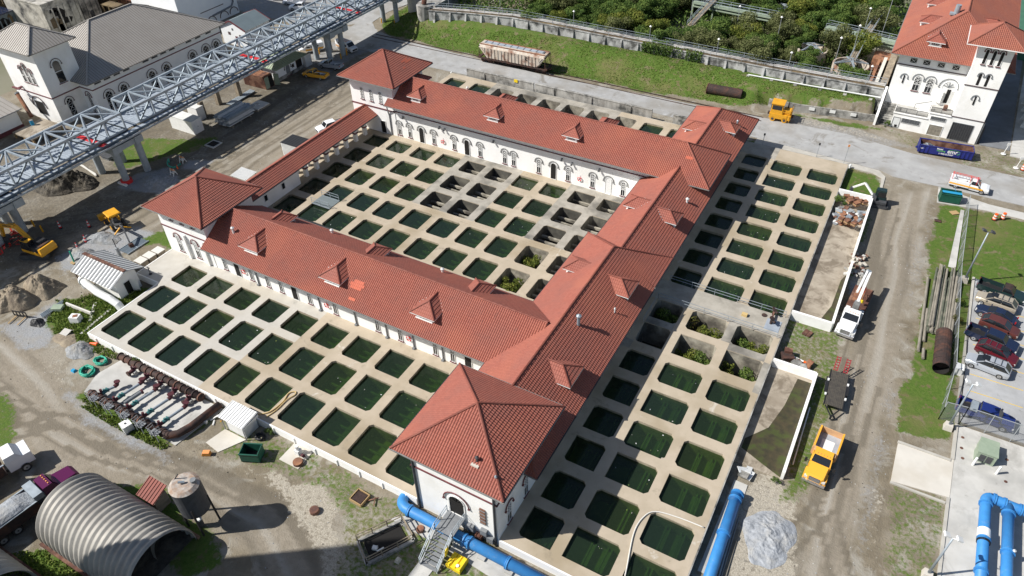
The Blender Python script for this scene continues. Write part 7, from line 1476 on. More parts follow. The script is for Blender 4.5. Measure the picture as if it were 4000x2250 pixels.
b = MB('white_paint'); b.box(16.3, 76.4, 0, 17.1, 77.4, 1.0); b.box(16.25, 76.35, 1.0, 17.15, 77.45, 1.06, 'white_metal'); tag(b.build('utility_box'), 'white box on the kerb beside the silver estate car', 'utility box')
t = thing('transformer_cabinet', 'sage green transformer cabinet on the concrete apron', 'cabinet', (20.1, 65.0, .1)); b = MB('yellow_green'); b.box(19.2, 63.9, .1, 21.0, 65.3, 1.55); b.box(19.4, 65.3, .1, 21.1, 66.3, 1.35); b.build('cabinet', t); b = MB('yellow_green'); b.box(19.15, 63.85, 1.55, 21.05, 65.35, 1.62); b.box(19.35, 65.35, 1.35, 21.15, 66.35, 1.42); b.build('cabinet_top', t); b = MB('dark_grey'); b.box(19.5, 63.86, .3, 20.05, 63.9, 1.3); b.box(20.15, 63.86, .3, 20.7, 63.9, 1.3); b.build('vents', t)
for x, y, lb in ((19.2, 63.2, 'white pipe bollard below the green cabinet'), (21.4, 63.1, 'white pipe bollard right of the green cabinet')): b = MB('white_paint'); b.cyl((x, y, .1), (x, y, 1.3), .13, 10); b.cyl((x, y, 1.3), (x, y, 1.36), .13, 10, r2=.05); tag(b.build('bollard'), lb, 'bollard')
for x, y in ((18.0, 66.6), (18.2, 63.6), (18.0, 65), (22.3, 65.6), (22.3, 62.5)): b = MB('rust'); b.cyl((x, y, .1), (x, y, .13), .17, 10); tag(b.build('access_cover'), 'small round rusty cover in the concrete apron', 'cover', 'rusty covers in the apron')
# ---------------- blue pipes ----------------
def flange(b, p, d, r, m='blue_pipe'):
    p = Vector(p); d = Vector(d).normalized() * .07; b.tube([p - d, p + d], r, 20, m)
    b.tube([p - d * 2.6, p - d * 1.5], r, 20, m)
def bpipe(lb, P, r, fl, name='water_main', z=0, bends=None):
    t = thing(name, lb, 'pipe', P[0]); Q = []
    for i, p in enumerate(P):
        p = Vector(p)
        if 0 < i < len(P) - 1:
            a = (Vector(P[i - 1]) - p).normalized(); c = (Vector(P[i + 1]) - p).normalized(); rr = bends or r * 1.6
            for k in range(7): q = k / 6; A = p + a * rr; C = p + c * rr; Q.append(A * (1 - q) ** 2 + p * 2 * q * (1 - q) + C * q * q)
        else: Q.append(p)
    b = MB('blue_pipe'); b.tube(Q, r, 24); b.build('pipe_run', t, smooth=True)
    for p, d in fl: b = MB('blue_pipe'); flange(b, p, d, r + .12); b.build('flange', t)
    return t
t = bpipe('thick blue water main bending round the south-east tower and under the steel steps', [(-31.3, 34.5, -.6), (-31.35, 30.0, .75), (-10, 29.75, .75)], .55, [((-31.33, 32.0, .12), (0, -1, .25)), ((-29.7, 29.95, .75), (1, 0, 0)), ((-22.6, 29.87, .75), (1, 0, 0)), ((-18.3, 29.84, .75), (1, 0, 0)), ((-23.2, 29.87, .75), (1, 0, 0))], bends=1.5)
b = MB('concrete'); [b.box(x - .4, 29.1, 0, x + .4, 30.5, .3) for x in (-27.5, -21, -18, -14)]; b.build('pipe_saddle', t)
t = bpipe('straight blue water main with capped end beside the basin deck', [(-1.55, 47.6, .85), (-1.2, 33, .85)], .55, [((-1.54, 46.7, .85), (0, 1, 0)), ((-1.5, 47.4, .85), (0, 1, 0)), ((-1.45, 42.4, .85), (0, 1, 0))])
t = bpipe('left blue water main rising from the apron, with white coupling', [(20.35, 44.0, 1.3), (20.25, 58.6, 1.3), (21.4, 58.5, 1.3), (27, 58.2, 1.3)], .5, [((20.3, 49.6, 1.3), (0, 1, 0)), ((20.27, 57.6, 1.3), (0, 1, 0)), ((21.0, 58.5, 1.3), (1, 0, 0)), ((21.9, 58.45, 1.3), (1, 0, 0)), ((23.3, 58.4, 1.3), (1, 0, 0)), ((20.33, 53.2, 1.3), (0, 1, 0))], bends=.7)
b = MB('white_paint'); b.cyl((20.31, 53.4, 1.3), (20.3, 54.3, 1.3), .58, 20); [b.cyl((20.31, 52.8 + .14 * k, 1.3), (20.31, 52.86 + .14 * k, 1.3), .6, 16, 'black') for k in range(4)]; b.build('coupling', t)
t = bpipe('right blue water main on the apron, joining the cross pipe', [(22.4, 44.0, 1.3), (22.25, 58.4, 1.3)], .5, [((22.35, 52.8, 1.3), (0, 1, 0)), ((22.27, 57.4, 1.3), (0, 1, 0))])
b = MB('white_metal'); b.cyl((22.6, 52.8, 1.7), (22.75, 52.8, 1.95), .14, 8); b.build('air_valve', t)
b = MB('galv'); b.cyl((-.9, 45.5, .25), (-.5, 37, .25), .09, 8); b.cyl((-.65, 45.2, .25), (-.3, 37, .25), .07, 8, 'grey'); [b.cyl((-.5 + .1 * k, 44, .15), (-.2 + .1 * k, 36, .15), .05, 6, 'wood_grey') for k in range(4)]; tag(b.build('conduit_bundle'), 'bundle of grey conduits lying beside the straight blue pipe', 'conduits')
heap('rubbish_boards', 'pale boards and slab lying in the corner beside the deck and blue pipe', 'boards', [(-1.8, 50.8), (-1.3, 51.4), (-1.6, 50.2), (-1.0, 50.6)], .1, ['white_metal', 'concrete', 'old_wall'], size=(.8, 1.5))
# ---------------- steel steps, pit, small things below the tower ----------------
t = thing('steel_steps', 'galvanised steel platform and steps leading to the tower door', 'stairs', (-24.8, 28, 0))
b = MB('grating'); b.box(-25.9, 28.9, 2.0, -23.9, 31.2, 2.08, 'grey'); b.build('platform', t)
b = MB('grey'); [b.box(-25.75, 28.9 - .36 * (k + 1), 2.0 - .24 * (k + 1), -24.05, 28.9 - .36 * k, 2.05 - .24 * (k + 1)) for k in range(8)]; [b.beam((x, 28.9, 1.95), (x, 26.0, .05), .08, .25, 'mesh_grey') for x in (-25.85, -23.95)]; b.build('treads', t)
b = MB('galv'); [rail(b, [(x, 31.1, 2.05), (x, 28.9, 2.05)], 1.05, 'galv', post=1.1, t=.06) for x in (-25.9, -23.9)]; [rail(b, [(x, 28.9, 2.05), (x, 26.0, .1)], 1.05, 'galv', post=1.1, t=.06) for x in (-25.9, -23.9)]; b.build('handrail', t)
b = MB('mesh_grey'); [b.beam((x, y, 0), (x, y, 2.0), .1) for x in (-25.8, -24.0) for y in (29.0, 31.0)]; b.build('legs', t)
b = MB('safety_yellow'); b.rbox((-23.85, 27.7, 1.5), (.08, .7, .8), .2); tag(b.build('yellow_sack'), 'yellow bag hung on the right handrail of the steel steps', 'bag')
t = thing('spill_pallet', 'bright yellow plastic spill pallet standing on grass beside the steps', 'pallet', (-22.75, 27.7, 0), -.03); b = MB('safety_yellow'); b.box(-.8, -.75, .05, .8, .75, .55); [b.tbox(-.78 + .54 * k, -.72, .55, -.28 + .54 * k, .72, .68, .06, .06, .06, .06) for k in range(3)]; L_(b, 'pallet_body', t); b = MB('white_paint'); b.cyl((.35, -.4, .68), (.35, -.4, .78), .16, 10); L_(b, 'bung', t)
PX = [(-32.6, 25.0), (-30.1, 29.0), (-27.8, 27.7), (-30.3, 23.5)]
t = thing('open_pit', 'open concrete pit with white railings beside the steel steps', 'pit', (-30.2, 26.2, 0))
b = MB('old_wall'); P3 = [Vector((*p, 0)) for p in PX]; cc = sum(P3, Vector()) / 4; 
for a, c in zip(P3, P3[1:] + P3[:1]): b.beam((a.x, a.y, .12), (c.x, c.y, .12), .3, .35)
inn = [cc + (p - cc) * .8 for p in P3]; b.face([(p.x, p.y, .14) for p in inn], 'opening'); 
b.build('pit_kerb', t); b = MB('white_paint'); rail(b, [(p.x, p.y, .3) for p in P3] + [(P3[0].x, P3[0].y, .3)], 1.0, 'sand', post=1.5, t=.08); b.build('railing', t)
b = MB('white_metal'); b.rbox((-30.6, 25.2, .3), (.5, .4, .3), .3); b.cyl((-30.2, 25, .3), (-29.8, 25.6, .4), .1, 6); b.build('pump', t)
t = thing('mulch_box', 'small timber box full of brown mulch on the grass', 'planter box', (-35.45, 29.0, .02), -.05)
b = MB('timber'); [b.box(-.75, s * .7 - .04, 0, .75, s * .7 + .04, .4) for s in (-1, 1)]; [b.box(s * .75 - .04, -.7, 0, s * .75 + .04, .7, .4) for s in (-1, 1)]; L_(b, 'box_side', t); b = MB('mulch'); b.tbox(-.7, -.66, .05, .7, .66, .34, .1, .1, .1, .1); L_(b, 'mulch', t)
b = MB('rust'); b.beam((-34.7, 29.0, .1), (-33.7, 29.9, .3), .1); b.beam((-34.1, 29.8, .2), (-33.6, 28.9, .2), .1); tag(b.build('rusty_bracket'), 'rusty cross bracket lying beside the timber mulch box', 'bracket')
for x, y, r, lb in ((-44.1, 29.3, .55, 'raised rusty round manhole on the square concrete pad'), (-38.6, 25.6, .5, 'raised rusty round manhole in pale gravel'), (-27.9, 29.0, .4, 'rusty round cover at the pit corner near the tower')): b = MB('rust'); b.cyl((x, y, 0), (x, y, .35), r, 16); b.cyl((x, y, .35), (x, y, .42), r * .95, 16, 'rust_orange'); tag(b.build('manhole'), lb, 'manhole')
b = MB('grey'); b.box(-45.2, 30.0, .1, -44.6, 30.6, .8, 'white_metal'); b.cyl((-44.9, 30.3, .8), (-44.9, 30.3, 1.4), .2, 8, 'white_paint'); b.cyl((-44.3, 30.2, .3), (-43.9, 30.1, .5), .2, 8, 'maroon_valve'); b.beam((-44.8, 30.2, .4), (-43.7, 30.0, .3), .1); tag(b.build('pump_unit'), 'small white and red pump unit on the square concrete pad', 'pump')
b = MB('concrete_white'); b.tbox(-28.2, 25.0, 0, -27.7, 25.6, .4, .1, .1, .1, .1); tag(b.build('stone'), 'pale broken stone lying below the open pit', 'stone')
b = MB('hazard'); [b.rbox((-53.8 + .02 * k, 25.4, .08 + .11 * k), (.95 - .05 * k, .5, .09), .5, 'yellow' if k % 2 else 'hazard') for k in range(5)]; tag(b.build('orange_chocks'), 'small stack of orange plastic chocks on the verge', 'chocks')
t = thing('water_tote', 'white plastic water tote in a cage beside the pipe rack', 'tote tank', (-64.3, 23.6, .02), -.25); b = MB('white_paint'); b.box(-.55, -.5, .15, .55, .5, 1.1); b.cyl((0, 0, 1.1), (0, 0, 1.16), .12, 10, 'dark_grey'); L_(b, 'tank', t)
b = MB('white_metal'); [b.beam((x, s * .53, .1), (x, s * .53, 1.12), .03) for x in (-.5, -.25, 0, .25, .5) for s in (-1, 1)]; [b.beam((s * .58, y, .1), (s * .58, y, 1.12), .03) for y in (-.5, -.2, .2, .5) for s in (-1, 1)]; [b.beam((-.58, s * .53, z), (.58, s * .53, z), .03) for z in (.3, .6, .9, 1.12) for s in (-1, 1)]; b.box(-.6, -.55, 0, .6, .55, .12, 'grey'); L_(b, 'cage', t)
t = thing('water_tote', 'white wrapped box in the weeds beside the deck corner', 'wrapped box', (-85.6, 32.6, .02), .4); b = MB('white_paint'); b.tbox(-.65, -.5, 0, .65, .5, .95, .03, .03, .03, .03); b.rbox((.1, 0, .97), (.6, .5, .05), .4, 'rust_orange'); L_(b, 'box', t)
# hoses
def hose(lb, P, r, m, name='hose'): b = MB(m); b.tube(P, r, 6); return tag(b.build(name, smooth=True), lb, 'hose')
def spl(P, n=6):
    Q = []; P = [Vector(p) for p in P]
    for i in range(len(P) - 1):
        p0, p1, p2, p3 = P[max(i - 1, 0)], P[i], P[i + 1], P[min(i + 2, len(P) - 1)]
        for k in range(n): t = k / n; Q.append(.5 * ((2 * p1) + (p2 - p0) * t + (2 * p0 - 5 * p1 + 4 * p2 - p3) * t * t + (3 * p1 - p0 - 3 * p2 + p3) * t ** 3))
    return Q + [P[-1]]
hose('tan hose looped on the front deck above the tin kiosk', spl([(-51.9, 31.7, 1.2), (-51.0, 32.6, 1.2), (-50.7, 34.4, 1.2), (-51.0, 35.7, 1.2), (-50.5, 36.3, 1.2), (-50.2, 35.9, 1.2), (-50.5, 34.9, 1.22), (-50.5, 33.2, 1.2), (-50.85, 31.8, 1.2)]), .07, 'hose_tan')
hose('long pale hose snaking across the east deck near the bottom edge', spl([(-7.9, 32.5, 1.2), (-8.3, 34.5, 1.2), (-9.05, 38.1, 1.2), (-8.87, 40.14, 1.2), (-8.05, 41.3, 1.2), (-5.9, 41.75, 1.2), (-3.3, 41.9, 1.2)]), .07, 'hose_white')
def coil(lb, x, y, R, m, n=6):
    P = []; rc = random.Random(int(x * 10)); 
    for k in range(n * 14): a = 2 * pi * k / 14; rr_ = R * (.75 + .3 * rc.random() * .6 + .12 * sin(k * .7)); P.append((x + rr_ * cos(a) * 1.15, y + rr_ * sin(a) * .85, .12 + .06 * (k // 14)))
    return hose(lb, P, .09, m)
coil('green hose coil, larger of the two on the weeds below the deck corner', -76.2, 27.2, .95, 'hose_green'); coil('green hose coil nearer the deck wall', -76.3, 29.2, .8, 'hose_green', 5); coil('dark hose coil beside the tin kiosk', -50.2, 29.9, .55, 'black', 4)
hose('loose green hose lying under the bridge', spl([(-107.2, 66.8, .1), (-108.3, 67.6, .1), (-106.9, 66.2, .1), (-105.2, 66.0, .1), (-105.0, 67.4, .1)]), .12, 'hose_green')
b = MB('tarp_blue'); b.tbox(-78.3, 26.3, 0, -77.6, 26.8, .25, .1, .1, .15, .1); tag(b.build('blue_bag'), 'crumpled light blue bag beside the green hose coils', 'bag')
# pipe rack on slab
t = thing('pipe_manifold', 'rusty pipe manifold along the lower edge of the concrete slab', 'pipe manifold', (-65, 24.8, 0))
b = MB('rust_dark'); b.tube([(-72.2, 24.9, .75), (-60.2, 24.9, .75)], .42, 16); b.build('main_pipe', t, smooth=True)
b = MB('rust_dark'); b.tube([(-60.2, 24.9, .75), (-59.0, 24.9, .75), (-58.2, 25.6, .75), (-57.7, 27.0, .75), (-57.5, 31.0, .5)], .45, 16); b.build('end_bend', t, smooth=True)
for k in range(14): x = -71.9 + .93 * k; b = MB('rust' if k % 3 == 0 else 'rust_dark'); b.cyl((x, 24.9, .75), (x + .14, 24.9, .75), .52, 16); b.build('flange', t)
for i, x in enumerate((-70.6, -68.0, -65.3, -62.6, -60.2)):
    b = MB('mesh_grey'); b.box(x - .55, 23.9, 1.2, x + .55, 24.7, 1.26, 'grey'); rail(b, [(x - .55, 24.7, 1.25), (x - .55, 23.9, 1.25), (x + .55, 23.9, 1.25), (x + .55, 24.7, 1.25)], .9, 'grey', post=.6, t=.05); [b.beam((x + s * .5, 24.0, 0), (x + s * .5, 24.0, 1.2), .07) for s in (-1, 1)]; b.build('valve_platform', t)
t2 = thing('pipe_manifold', 'second rusty pipe manifold along the white front wall of the deck', 'pipe manifold', (-67, 30.4, 0))
b = MB('rust_dark'); b.tube([(-74.2, 30.6, .8), (-59.8, 30.6, .8)], .42, 16); b.build('main_pipe', t2, smooth=True)
for k in range(15): x = -74.1 + 1.0 * k; b = MB('rust' if k % 4 == 2 else 'rust_dark'); b.cyl((x, 30.6, .8), (x + .14, 30.6, .8), .53, 16); b.build('flange', t2)
for i, x in enumerate((-70.8, -68.4, -66.0, -63.6, -61.2)):
    b = MB('maroon_valve'); b.cyl((x, 30.3, .8), (x - .1, 29.3, .6), .24, 10); b.cyl((x - .1, 29.25, .6), (x - .1, 29.05, .6), .36, 10, 'maroon_valve' if i % 2 else 'rust_dark'); b.cyl((x - .05, 29.8, .9), (x - .05, 29.8, 1.3), .14, 8); b.build('valve_stub', t2)
    b = MB('concrete'); b.tbox(x - .2, 29.6, 0, x + .5, 30.0, .6, .1, 0, .1, 0); b.build('support_block', t2)
for i, (x, y1) in enumerate(((-70.9, 26.9), (-68.6, 28.6), (-66.2, 28.7), (-63.6, 28.6), (-61.0, 28.5))):
    tt = thing('branch_pipe', 'silver branch pipe with teal valve, %s on the slab' % ('leftmost and shortest', 'second from the left', 'third from the left', 'fourth from the left', 'rightmost')[i], 'pipe', (x, 26, 0))
    b = MB('galv'); ys = 26.6 if i else 26.2; b.cyl((x, ys, .7), (x + .35, y1, .7), .17, 12, 'galv'); b.build('silver_pipe', tt, smooth=False)
    b = MB('teal'); b.cyl((x - .05, ys - .7, .7), (x, ys, .7), .25, 10); b.cyl((x - .02, ys - .35, .7), (x - .02, ys - .35, 1.1), .12, 8); b.cyl((x, ys - .05, .7), (x, ys + .05, .7), .33, 10); b.build('valve', tt)
    b = MB('maroon_valve'); b.cyl((x - .12, 25.2, .7), (x - .05, ys - .7, .7), .22, 10); b.cyl((x - .1, 25.5, .7), (x - .1, 25.55, 1.3), .16, 8); b.tube([(x + .35, y1, .7), (x + .38, y1 + .35, .75), (x + .4, y1 + .5, 1.1)], .26, 10); b.cyl((x + .4, y1 + .5, 1.1), (x + .4, y1 + .52, 1.2), .36, 10); b.build('elbow', tt)
b = MB('galv'); b.cyl((-67.4, 25.8, .6), (-67.1, 27.9, .6), .22, 12, 'grey'); b.cyl((-67.1, 27.9, .6), (-67.05, 28.1, .6), .3, 12, 'maroon_valve'); tag(b.build('spare_pipe'), 'short grey spare pipe between the first branch pipes', 'pipe')
b = MB('white_paint'); b.cyl((-57.0, 29.0, .1), (-56.4, 29.8, .5), .1, 6); b.cyl((-56.2, 28.6, .1), (-56.6, 29.2, .1), .1, 6); b.rbox((-57.2, 28.5, .2), (.3, .3, .4), .3); b.cyl((-55.9, 30, .1), (-55.4, 29.2, .6), .08, 6, 'yellow'); tag(b.build('pvc_fittings'), 'white pipe fittings scattered between slab and tin kiosk', 'pipe fittings')
# grating bridge over a courtyard basin, slab details
t = thing('grating_bridge', 'galvanised grating footbridge with handrails over a courtyard basin', 'footbridge', (-73.3, 68.8, ZD)); b = MB('grating'); b.box(-75.1, 67.6, ZD + .03, -71.55, 70.0, ZD + .1, 'grating'); b.box(-75.1, 67.55, ZD + .0, -71.5, 67.62, ZD + .16, 'galv'); b.box(-75.1, 69.98, ZD + .0, -71.5, 70.05, ZD + .16, 'galv'); b.build('grating', t)
b = MB('galv'); rail(b, [(-75.1, 67.6, ZD + .1), (-71.6, 67.6, ZD + .1)], 1.05, 'galv', post=1.7, t=.055); rail(b, [(-75.1, 70.0, ZD + .1), (-71.6, 70.0, ZD + .1)], 1.05, 'galv', post=1.7, t=.055); b.build('handrail', t)
b = MB('mesh_grey'); rail(b, [(-18.9, 75.75, ZD), (-3.5, 75.7, ZD)], 1.0, 'galv', post=3.1, t=.05); tag(b.build('deck_railing'), 'long thin railing on the north side of the concrete cross slab', 'railing')
b = MB('mesh_grey'); rail(b, [(-19.1, 66.4, ZD), (-19.05, 71.6, ZD), (-3.5, 71.45, ZD)], 1.0, 'galv', post=3.1, t=.05); tag(b.build('deck_railing'), 'long thin railing on the south side of the concrete cross slab', 'railing')
b = MB('rust_dark'); b.cyl((-5.9, 74.9, ZD), (-5.9, 74.9, ZD + .06), .35, 14); tag(b.build('manhole'), 'dark round cover on the concrete cross slab', 'manhole'); b = MB('hose_tan'); b.box(-8.5, 73.4, ZD, -7.8, 73.9, ZD + .35); tag(b.build('junction_box'), 'small tan box on the concrete cross slab', 'box')
b = MB('rust_dark'); 
for x, y in ((-4.95, 75.6), (-4.8, 73.7)): b.cyl((x, y, ZD), (x, y, ZD + .9), .18, 8); b.cyl((x, y, ZD + .7), (x + .5, y - .4, ZD + .7), .16, 8); b.cyl((x - .02, y, ZD + .9), (x + .02, y, ZD + 1.0), .35, 10)
b.beam((-4.95, 75.6, ZD + .5), (-4.8, 73.7, ZD + .5), .2, m='rust'); b.box(-5.4, 72.4, ZD, -3.6, 74.6, ZD + .04, 'galv_deck'); tag(b.build('valve_group'), 'rusty valve group on a grey plate at the end of the cross slab', 'valves')
# west yard items
for x, y, lb in ((-87.1, 44.7, 'cream cabinet box nearest the pump shed'), (-87.0, 46.1, 'cream cabinet box in the middle of three'), (-86.8, 47.5, 'cream cabinet box nearest the corner tower')): b = MB('hose_white'); b.box(x - .75, y - .6, .25, x + .7, y + .55, 1.3, 'sand'); b.box(x - .8, y - .65, 1.3, x + .75, y + .6, 1.36, 'hose_white'); b.box(x - .9, y - .7, 0, x + .8, y + .62, .25, 'concrete'); tag(b.build('cabinet_box'), lb, 'cabinet', 'cream cabinets in a row')
b = MB('galv_dark'); b.prism([(-93.6, 45.6), (-91.5, 45.6), (-91.6, 49.2), (-93.6, 49.2)], .1, .18, 'galv_dark'); b.box(-93.6, 47.3, .18, -91.5, 47.42, .22, 'galv'); b.box(-93.65, 45.5, .08, -93.55, 49.3, .24, 'galv'); b.box(-91.6, 45.5, .08, -91.5, 49.3, .24, 'galv'); tag(b.build('fence_panel'), 'dark mesh panels stacked flat on the gravel beside the tower', 'panels')
b = MB('mesh_grey'); b.cyl((-90.0, 43.7, 0), (-90.3, 43.8, 3.0), .25, 8); b.cyl((-90.3, 43.8, 3.0), (-90.5, 43.9, 4.4), .06, 6, 'dark_grey'); b.cyl((-88.9, 43.0, .5), (-87.8, 43.4, .5), .5, 12, 'galv'); tag(b.build('vent_stack'), 'grey perforated vent stack leaning behind the pump shed', 'vent stack')
b = MB('dark_grey'); b.cyl((-83.5, 43.3, ZD), (-83.5, 43.3, ZD + 1.3), .07, 8); b.cyl((-83.5, 43.3, ZD), (-83.5, 43.3, ZD + .1), .25, 10); b.beam((-83.9, 43.3, ZD + 1.2), (-83.1, 43.3, ZD + 1.2), .08); tag(b.build('valve_key_post'), 'dark valve post standing on the concrete behind the pump shed', 'post')
b = MB('hose_green'); b.cyl((-97.1, 40.6, 0), (-97.3, 40.8, 1.9), .12, 8); b.box(-97.5, 40.2, 0, -96.7, 41.0, .15, 'timber'); tag(b.build('standpipe'), 'green standpipe on a wooden base in the gravel', 'standpipe')
for x, y, lb in ((-102.9, 47.5, 'tall red and white delineator post next to the backhoe'), (-99.9, 44.7, 'tall red and white delineator post on the gravel, upper of two'), (-99.3, 42.9, 'tall red and white delineator post on the gravel, lower of two'), (-106.7, 45.2, 'tall red and white delineator post near the bridge column')):
    b = MB('safety_red'); b.cyl((x, y, 0), (x, y, .12), .32, 8, 'black'); [b.cyl((x, y, .1 + .25 * k), (x, y, .35 + .25 * k), .2 - .035 * k, 8, 'safety_red' if k % 2 == 0 else 'white_paint') for k in range(5)]; tag(b.build('traffic_cone'), lb, 'cone')
for x, y, a, lb in ((-103.3, 64.4, .3, 'white folding barricade with red stripes beside the gravel patch'), (-105.2, 68.1, .5, 'white folding barricade farther under the bridge')):
    b = MB('white_paint')
    for s in (-1, 1):
        for d in (-.4, .4): b.beam((x + d, y + s * .4, 0), (x + d, y, 1.25), .09)
        for z in (.55, 1.05): b.rbox((x, y + s * .22 * (1.4 - z), z), (1.0, .06, .22), 0, 'white_paint' if z < 1 else 'hazard')
    tag(b.build('barricade'), lb, 'barricade')
b = MB('safety_red'); b.cyl((-104.3, 66.1, 0), (-104.3, 66.1, .8), .15, 8, 'orange', r2=.04); tag(b.build('traffic_cone'), 'small orange cone beside the barricades under the bridge', 'cone')
t = thing('steel_bundle', 'large stack of galvanised steel decking sheets on timbers under the bridge', 'steel stack', (-108.6, 84.2, 0))
rs2 = random.Random(2)
for k in range(9):
    b = MB('galv')
    for j in range(4): x = -110.4 + .95 * j + rs2.uniform(-.1, .1); b.box(x, 80.9 + rs2.uniform(-.4, .3), .35 + .19 * k, x + .8, 87.3 + rs2.uniform(-.5, .4), .46 + .19 * k, rs2.choice(['galv', 'galv_deck', 'white_metal']))
    b.build('sheet_layer', t)
b = MB('timber'); [b.box(-110.6, y, .05, -106.6, y + .25, .32, 'wood_grey') for y in (81.3, 83.5, 85.9)]; b.build('bearer_timber', t)
b = MB('galv'); [b.beam((-114.6 + .3 * k, 87.6, .35), (-114.9 + .3 * k, 94.4, .35), .22, .14, 'galv') for k in range(5)]; tag(b.build('steel_sheets'), 'short row of galvanised channels laid beyond the large steel stack', 'steel channels')
b = MB('sand'); b.box(-109.9, 88.4, .3, -107.0, 91.5, .5, 'hose_white'); b.box(-110.2, 88.2, 0, -106.9, 91.7, .3, 'wood_grey'); b.tube([(-108.8 + .7 * cos(a), 89.8 + .7 * sin(a), .6) for a in [2 * pi * k / 14 for k in range(13)]], .1, 6, 'white_metal'); tag(b.build('pallet_of_boards'), 'pale boards on a low platform next to the steel stack', 'boards')
for x, y in ((-113, 79.5), (-112.4, 81.0), (-112, 83), (-111.8, 84.9)): b = MB('wood_grey'); [b.beam((x - 1 + .1 * k, y - .5 + .35 * k, .1 + .05 * k), (x + 1.3, y + .2 + .3 * k, .1 + .05 * k), .2, .12, 'wood_grey') for k in range(4)]; tag(b.build('timber_beams'), 'loose grey timbers heaped in the shade under the bridge', 'timbers', 'grey timbers under the bridge')
b = MB('wood_grey'); [b.beam((-120.5 + .25 * k, 58.9, .2), (-115.2 + .2 * k, 58.0 - .1 * k, .3), .25, .12, 'hose_white') for k in range(4)]; tag(b.build('timber_beams'), 'pale planks lying beside the soil heap under the bridge', 'planks')
b = MB('dark_grey'); [b.box(-119.2 + .5 * i, 62.3 + .5 * j, .0, -118.8 + .5 * i, 62.7 + .5 * j, .6, 'grey') for i in range(4) for j in range(4)]; b.box(-119.4, 62.1, .6, -117.0, 64.4, .68, 'dark_grey'); tag(b.build('crate_stack'), 'stack of dark crates on the grass under the bridge', 'crates')
b = MB('concrete'); b.box(-106.3, 74.0, .0, -104.0, 76.2, .16); b.box(-106.0, 74.3, .16, -104.3, 75.9, .18, 'opening'); tag(b.build('catch_basin'), 'square concrete drain frame in the grass next to the white container', 'drain')
# mounds
def mound(name, lb, cx, cy, rx, ry, h, m, seed, kind=None, rz=0, rough=.35):
    n, k_ = 64, 26; i, j = np.meshgrid(np.arange(k_ + 1), np.arange(n), indexing='ij'); r = i / k_; a = 2 * pi * j / n
    R_ = r * (1 + .08 * np.sin(3 * a + seed) + .06 * np.sin(5 * a + 2 * seed) + .03 * np.sin(9 * a)); x = R_ * rx * np.cos(a); y = R_ * ry * np.sin(a); X = cx + x * cos(rz) - y * sin(rz); Y = cy + x * sin(rz) + y * cos(rz)
    z = h * (1 - (1 - np.clip(1 - r, 0, 1)) ** 1.6) * (1 + rough * (fbm(X, Y, 1.1, seed) - .5) * 2) + h * rough * .22 * (fbm(X, Y, .38, seed + 5) - .5); z = np.where(r < 1, z, -.15)
    V = np.stack([X, Y, z], -1).reshape(-1, 3).tolist(); F = [(p * n + q, p * n + (q + 1) % n, (p + 1) * n + (q + 1) % n, (p + 1) * n + q) for p in range(k_) for q in range(n)]
    b = MB(m); b.mesh(V, F); o = b.build(name, smooth=False); return tag(o, lb, 'pile', kind=None)
mound('sand_pile', 'large tan sand pile at the left edge, nearer the bottom', -96.5, 31.0, 3.2, 2.4, 2.6, 'sand', 3, rz=.6); mound('sand_pile', 'tan sand pile beside the gravel, behind the larger one', -95.8, 34.6, 3.2, 2.3, 2.4, 'sand', 5)
mound('soil_heap', 'dark lumpy soil heap under the bridge', -117.2, 53.6, 5.4, 3.4, 2.6, 'dark_soil', 8, rz=.5, rough=.8)
mound('gravel_pile', 'grey gravel pile beside the barricades', -104.3, 61.6, 3.4, 2.4, .7, 'gravel_grey', 4); mound('gravel_pile', 'low grey gravel pile next to the delineator posts', -97.4, 42.2, 2.6, 1.8, .9, 'gravel_grey', 6); mound('gravel_pile', 'grey gravel ridge in front of the backhoe', -98.6, 46.4, 3.2, 1.6, .8, 'gravel_grey', 9, rz=.3)
mound('gravel_pile', 'pale grey gravel pile beside the road near the bottom edge', 2.5, 44.6, 2.5, 3.4, .5, 'gravel_pale', 12, rough=.9); mound('soil_heap', 'small dark soil heap among weeds below the deck corner', -80.3, 29.2, 2.2, 1.5, .9, 'gravel_grey', 14, rough=.6)
mound('sand_pile', 'low tan dirt patch with a pallet on it near the deck corner', -83.8, 29.6, 2.0, 1.1, .35, 'sand', 16)
b = MB('wood_grey'); [b.rbox((-85.2 + .17 * k, 30.3 + .02 * k, .35), (.13, 1.1, .05), .3, 'hose_white') for k in range(7)]; [b.rbox((-84.7, 30.0 + .45 * k, .28), (1.3, .1, .1), .3, 'wood_grey') for k in range(3)]; tag(b.build('wooden_pallet'), 'pale wooden pallet lying on the dirt patch', 'pallet')
t = thing('fork_attachment', 'black pallet fork attachment lying on grey gravel', 'fork attachment', (-93, 29.6, .05), .3); b = MB('black'); [b.beam((-1, 0, z), (1, 0, z), .12) for z in (.2, .9)]; [b.beam((x, 0, .1), (x, 0, 1.0), .1) for x in (-1, -.5, 0, .5, 1)]; L_(b, 'frame', t); b = MB('timber'); [b.beam((x, 0, .12), (x, -1.6, .1), .14, .06) for x in (-.7, .7)]; L_(b, 'fork', t)
mound('black_bags', 'heap of crumpled black plastic on the grey gravel', -90.0, 29.9, 1.2, .8, .55, 'black', 21, rough=1.2)
b = MB('galv'); [b.cyl((-91.0 + .13 * k, 31.0 - .04 * k, .15 + .12 * (k % 2)), (-90.9 + .13 * k, 34.4 - .1 * k, .15 + .12 * (k % 2)), .07, 8, 'galv') for k in range(8)]; tag(b.build('conduit_bundle'), 'bundle of silver conduits lying beside the weeds', 'conduits')
b = MB('yellow_green'); b.rbox((-89.9, 32.9, .3), (1.4, 1.0, .5), .5); tag(b.build('tarp_crate'), 'green covered crate beside the silver conduits', 'crate')
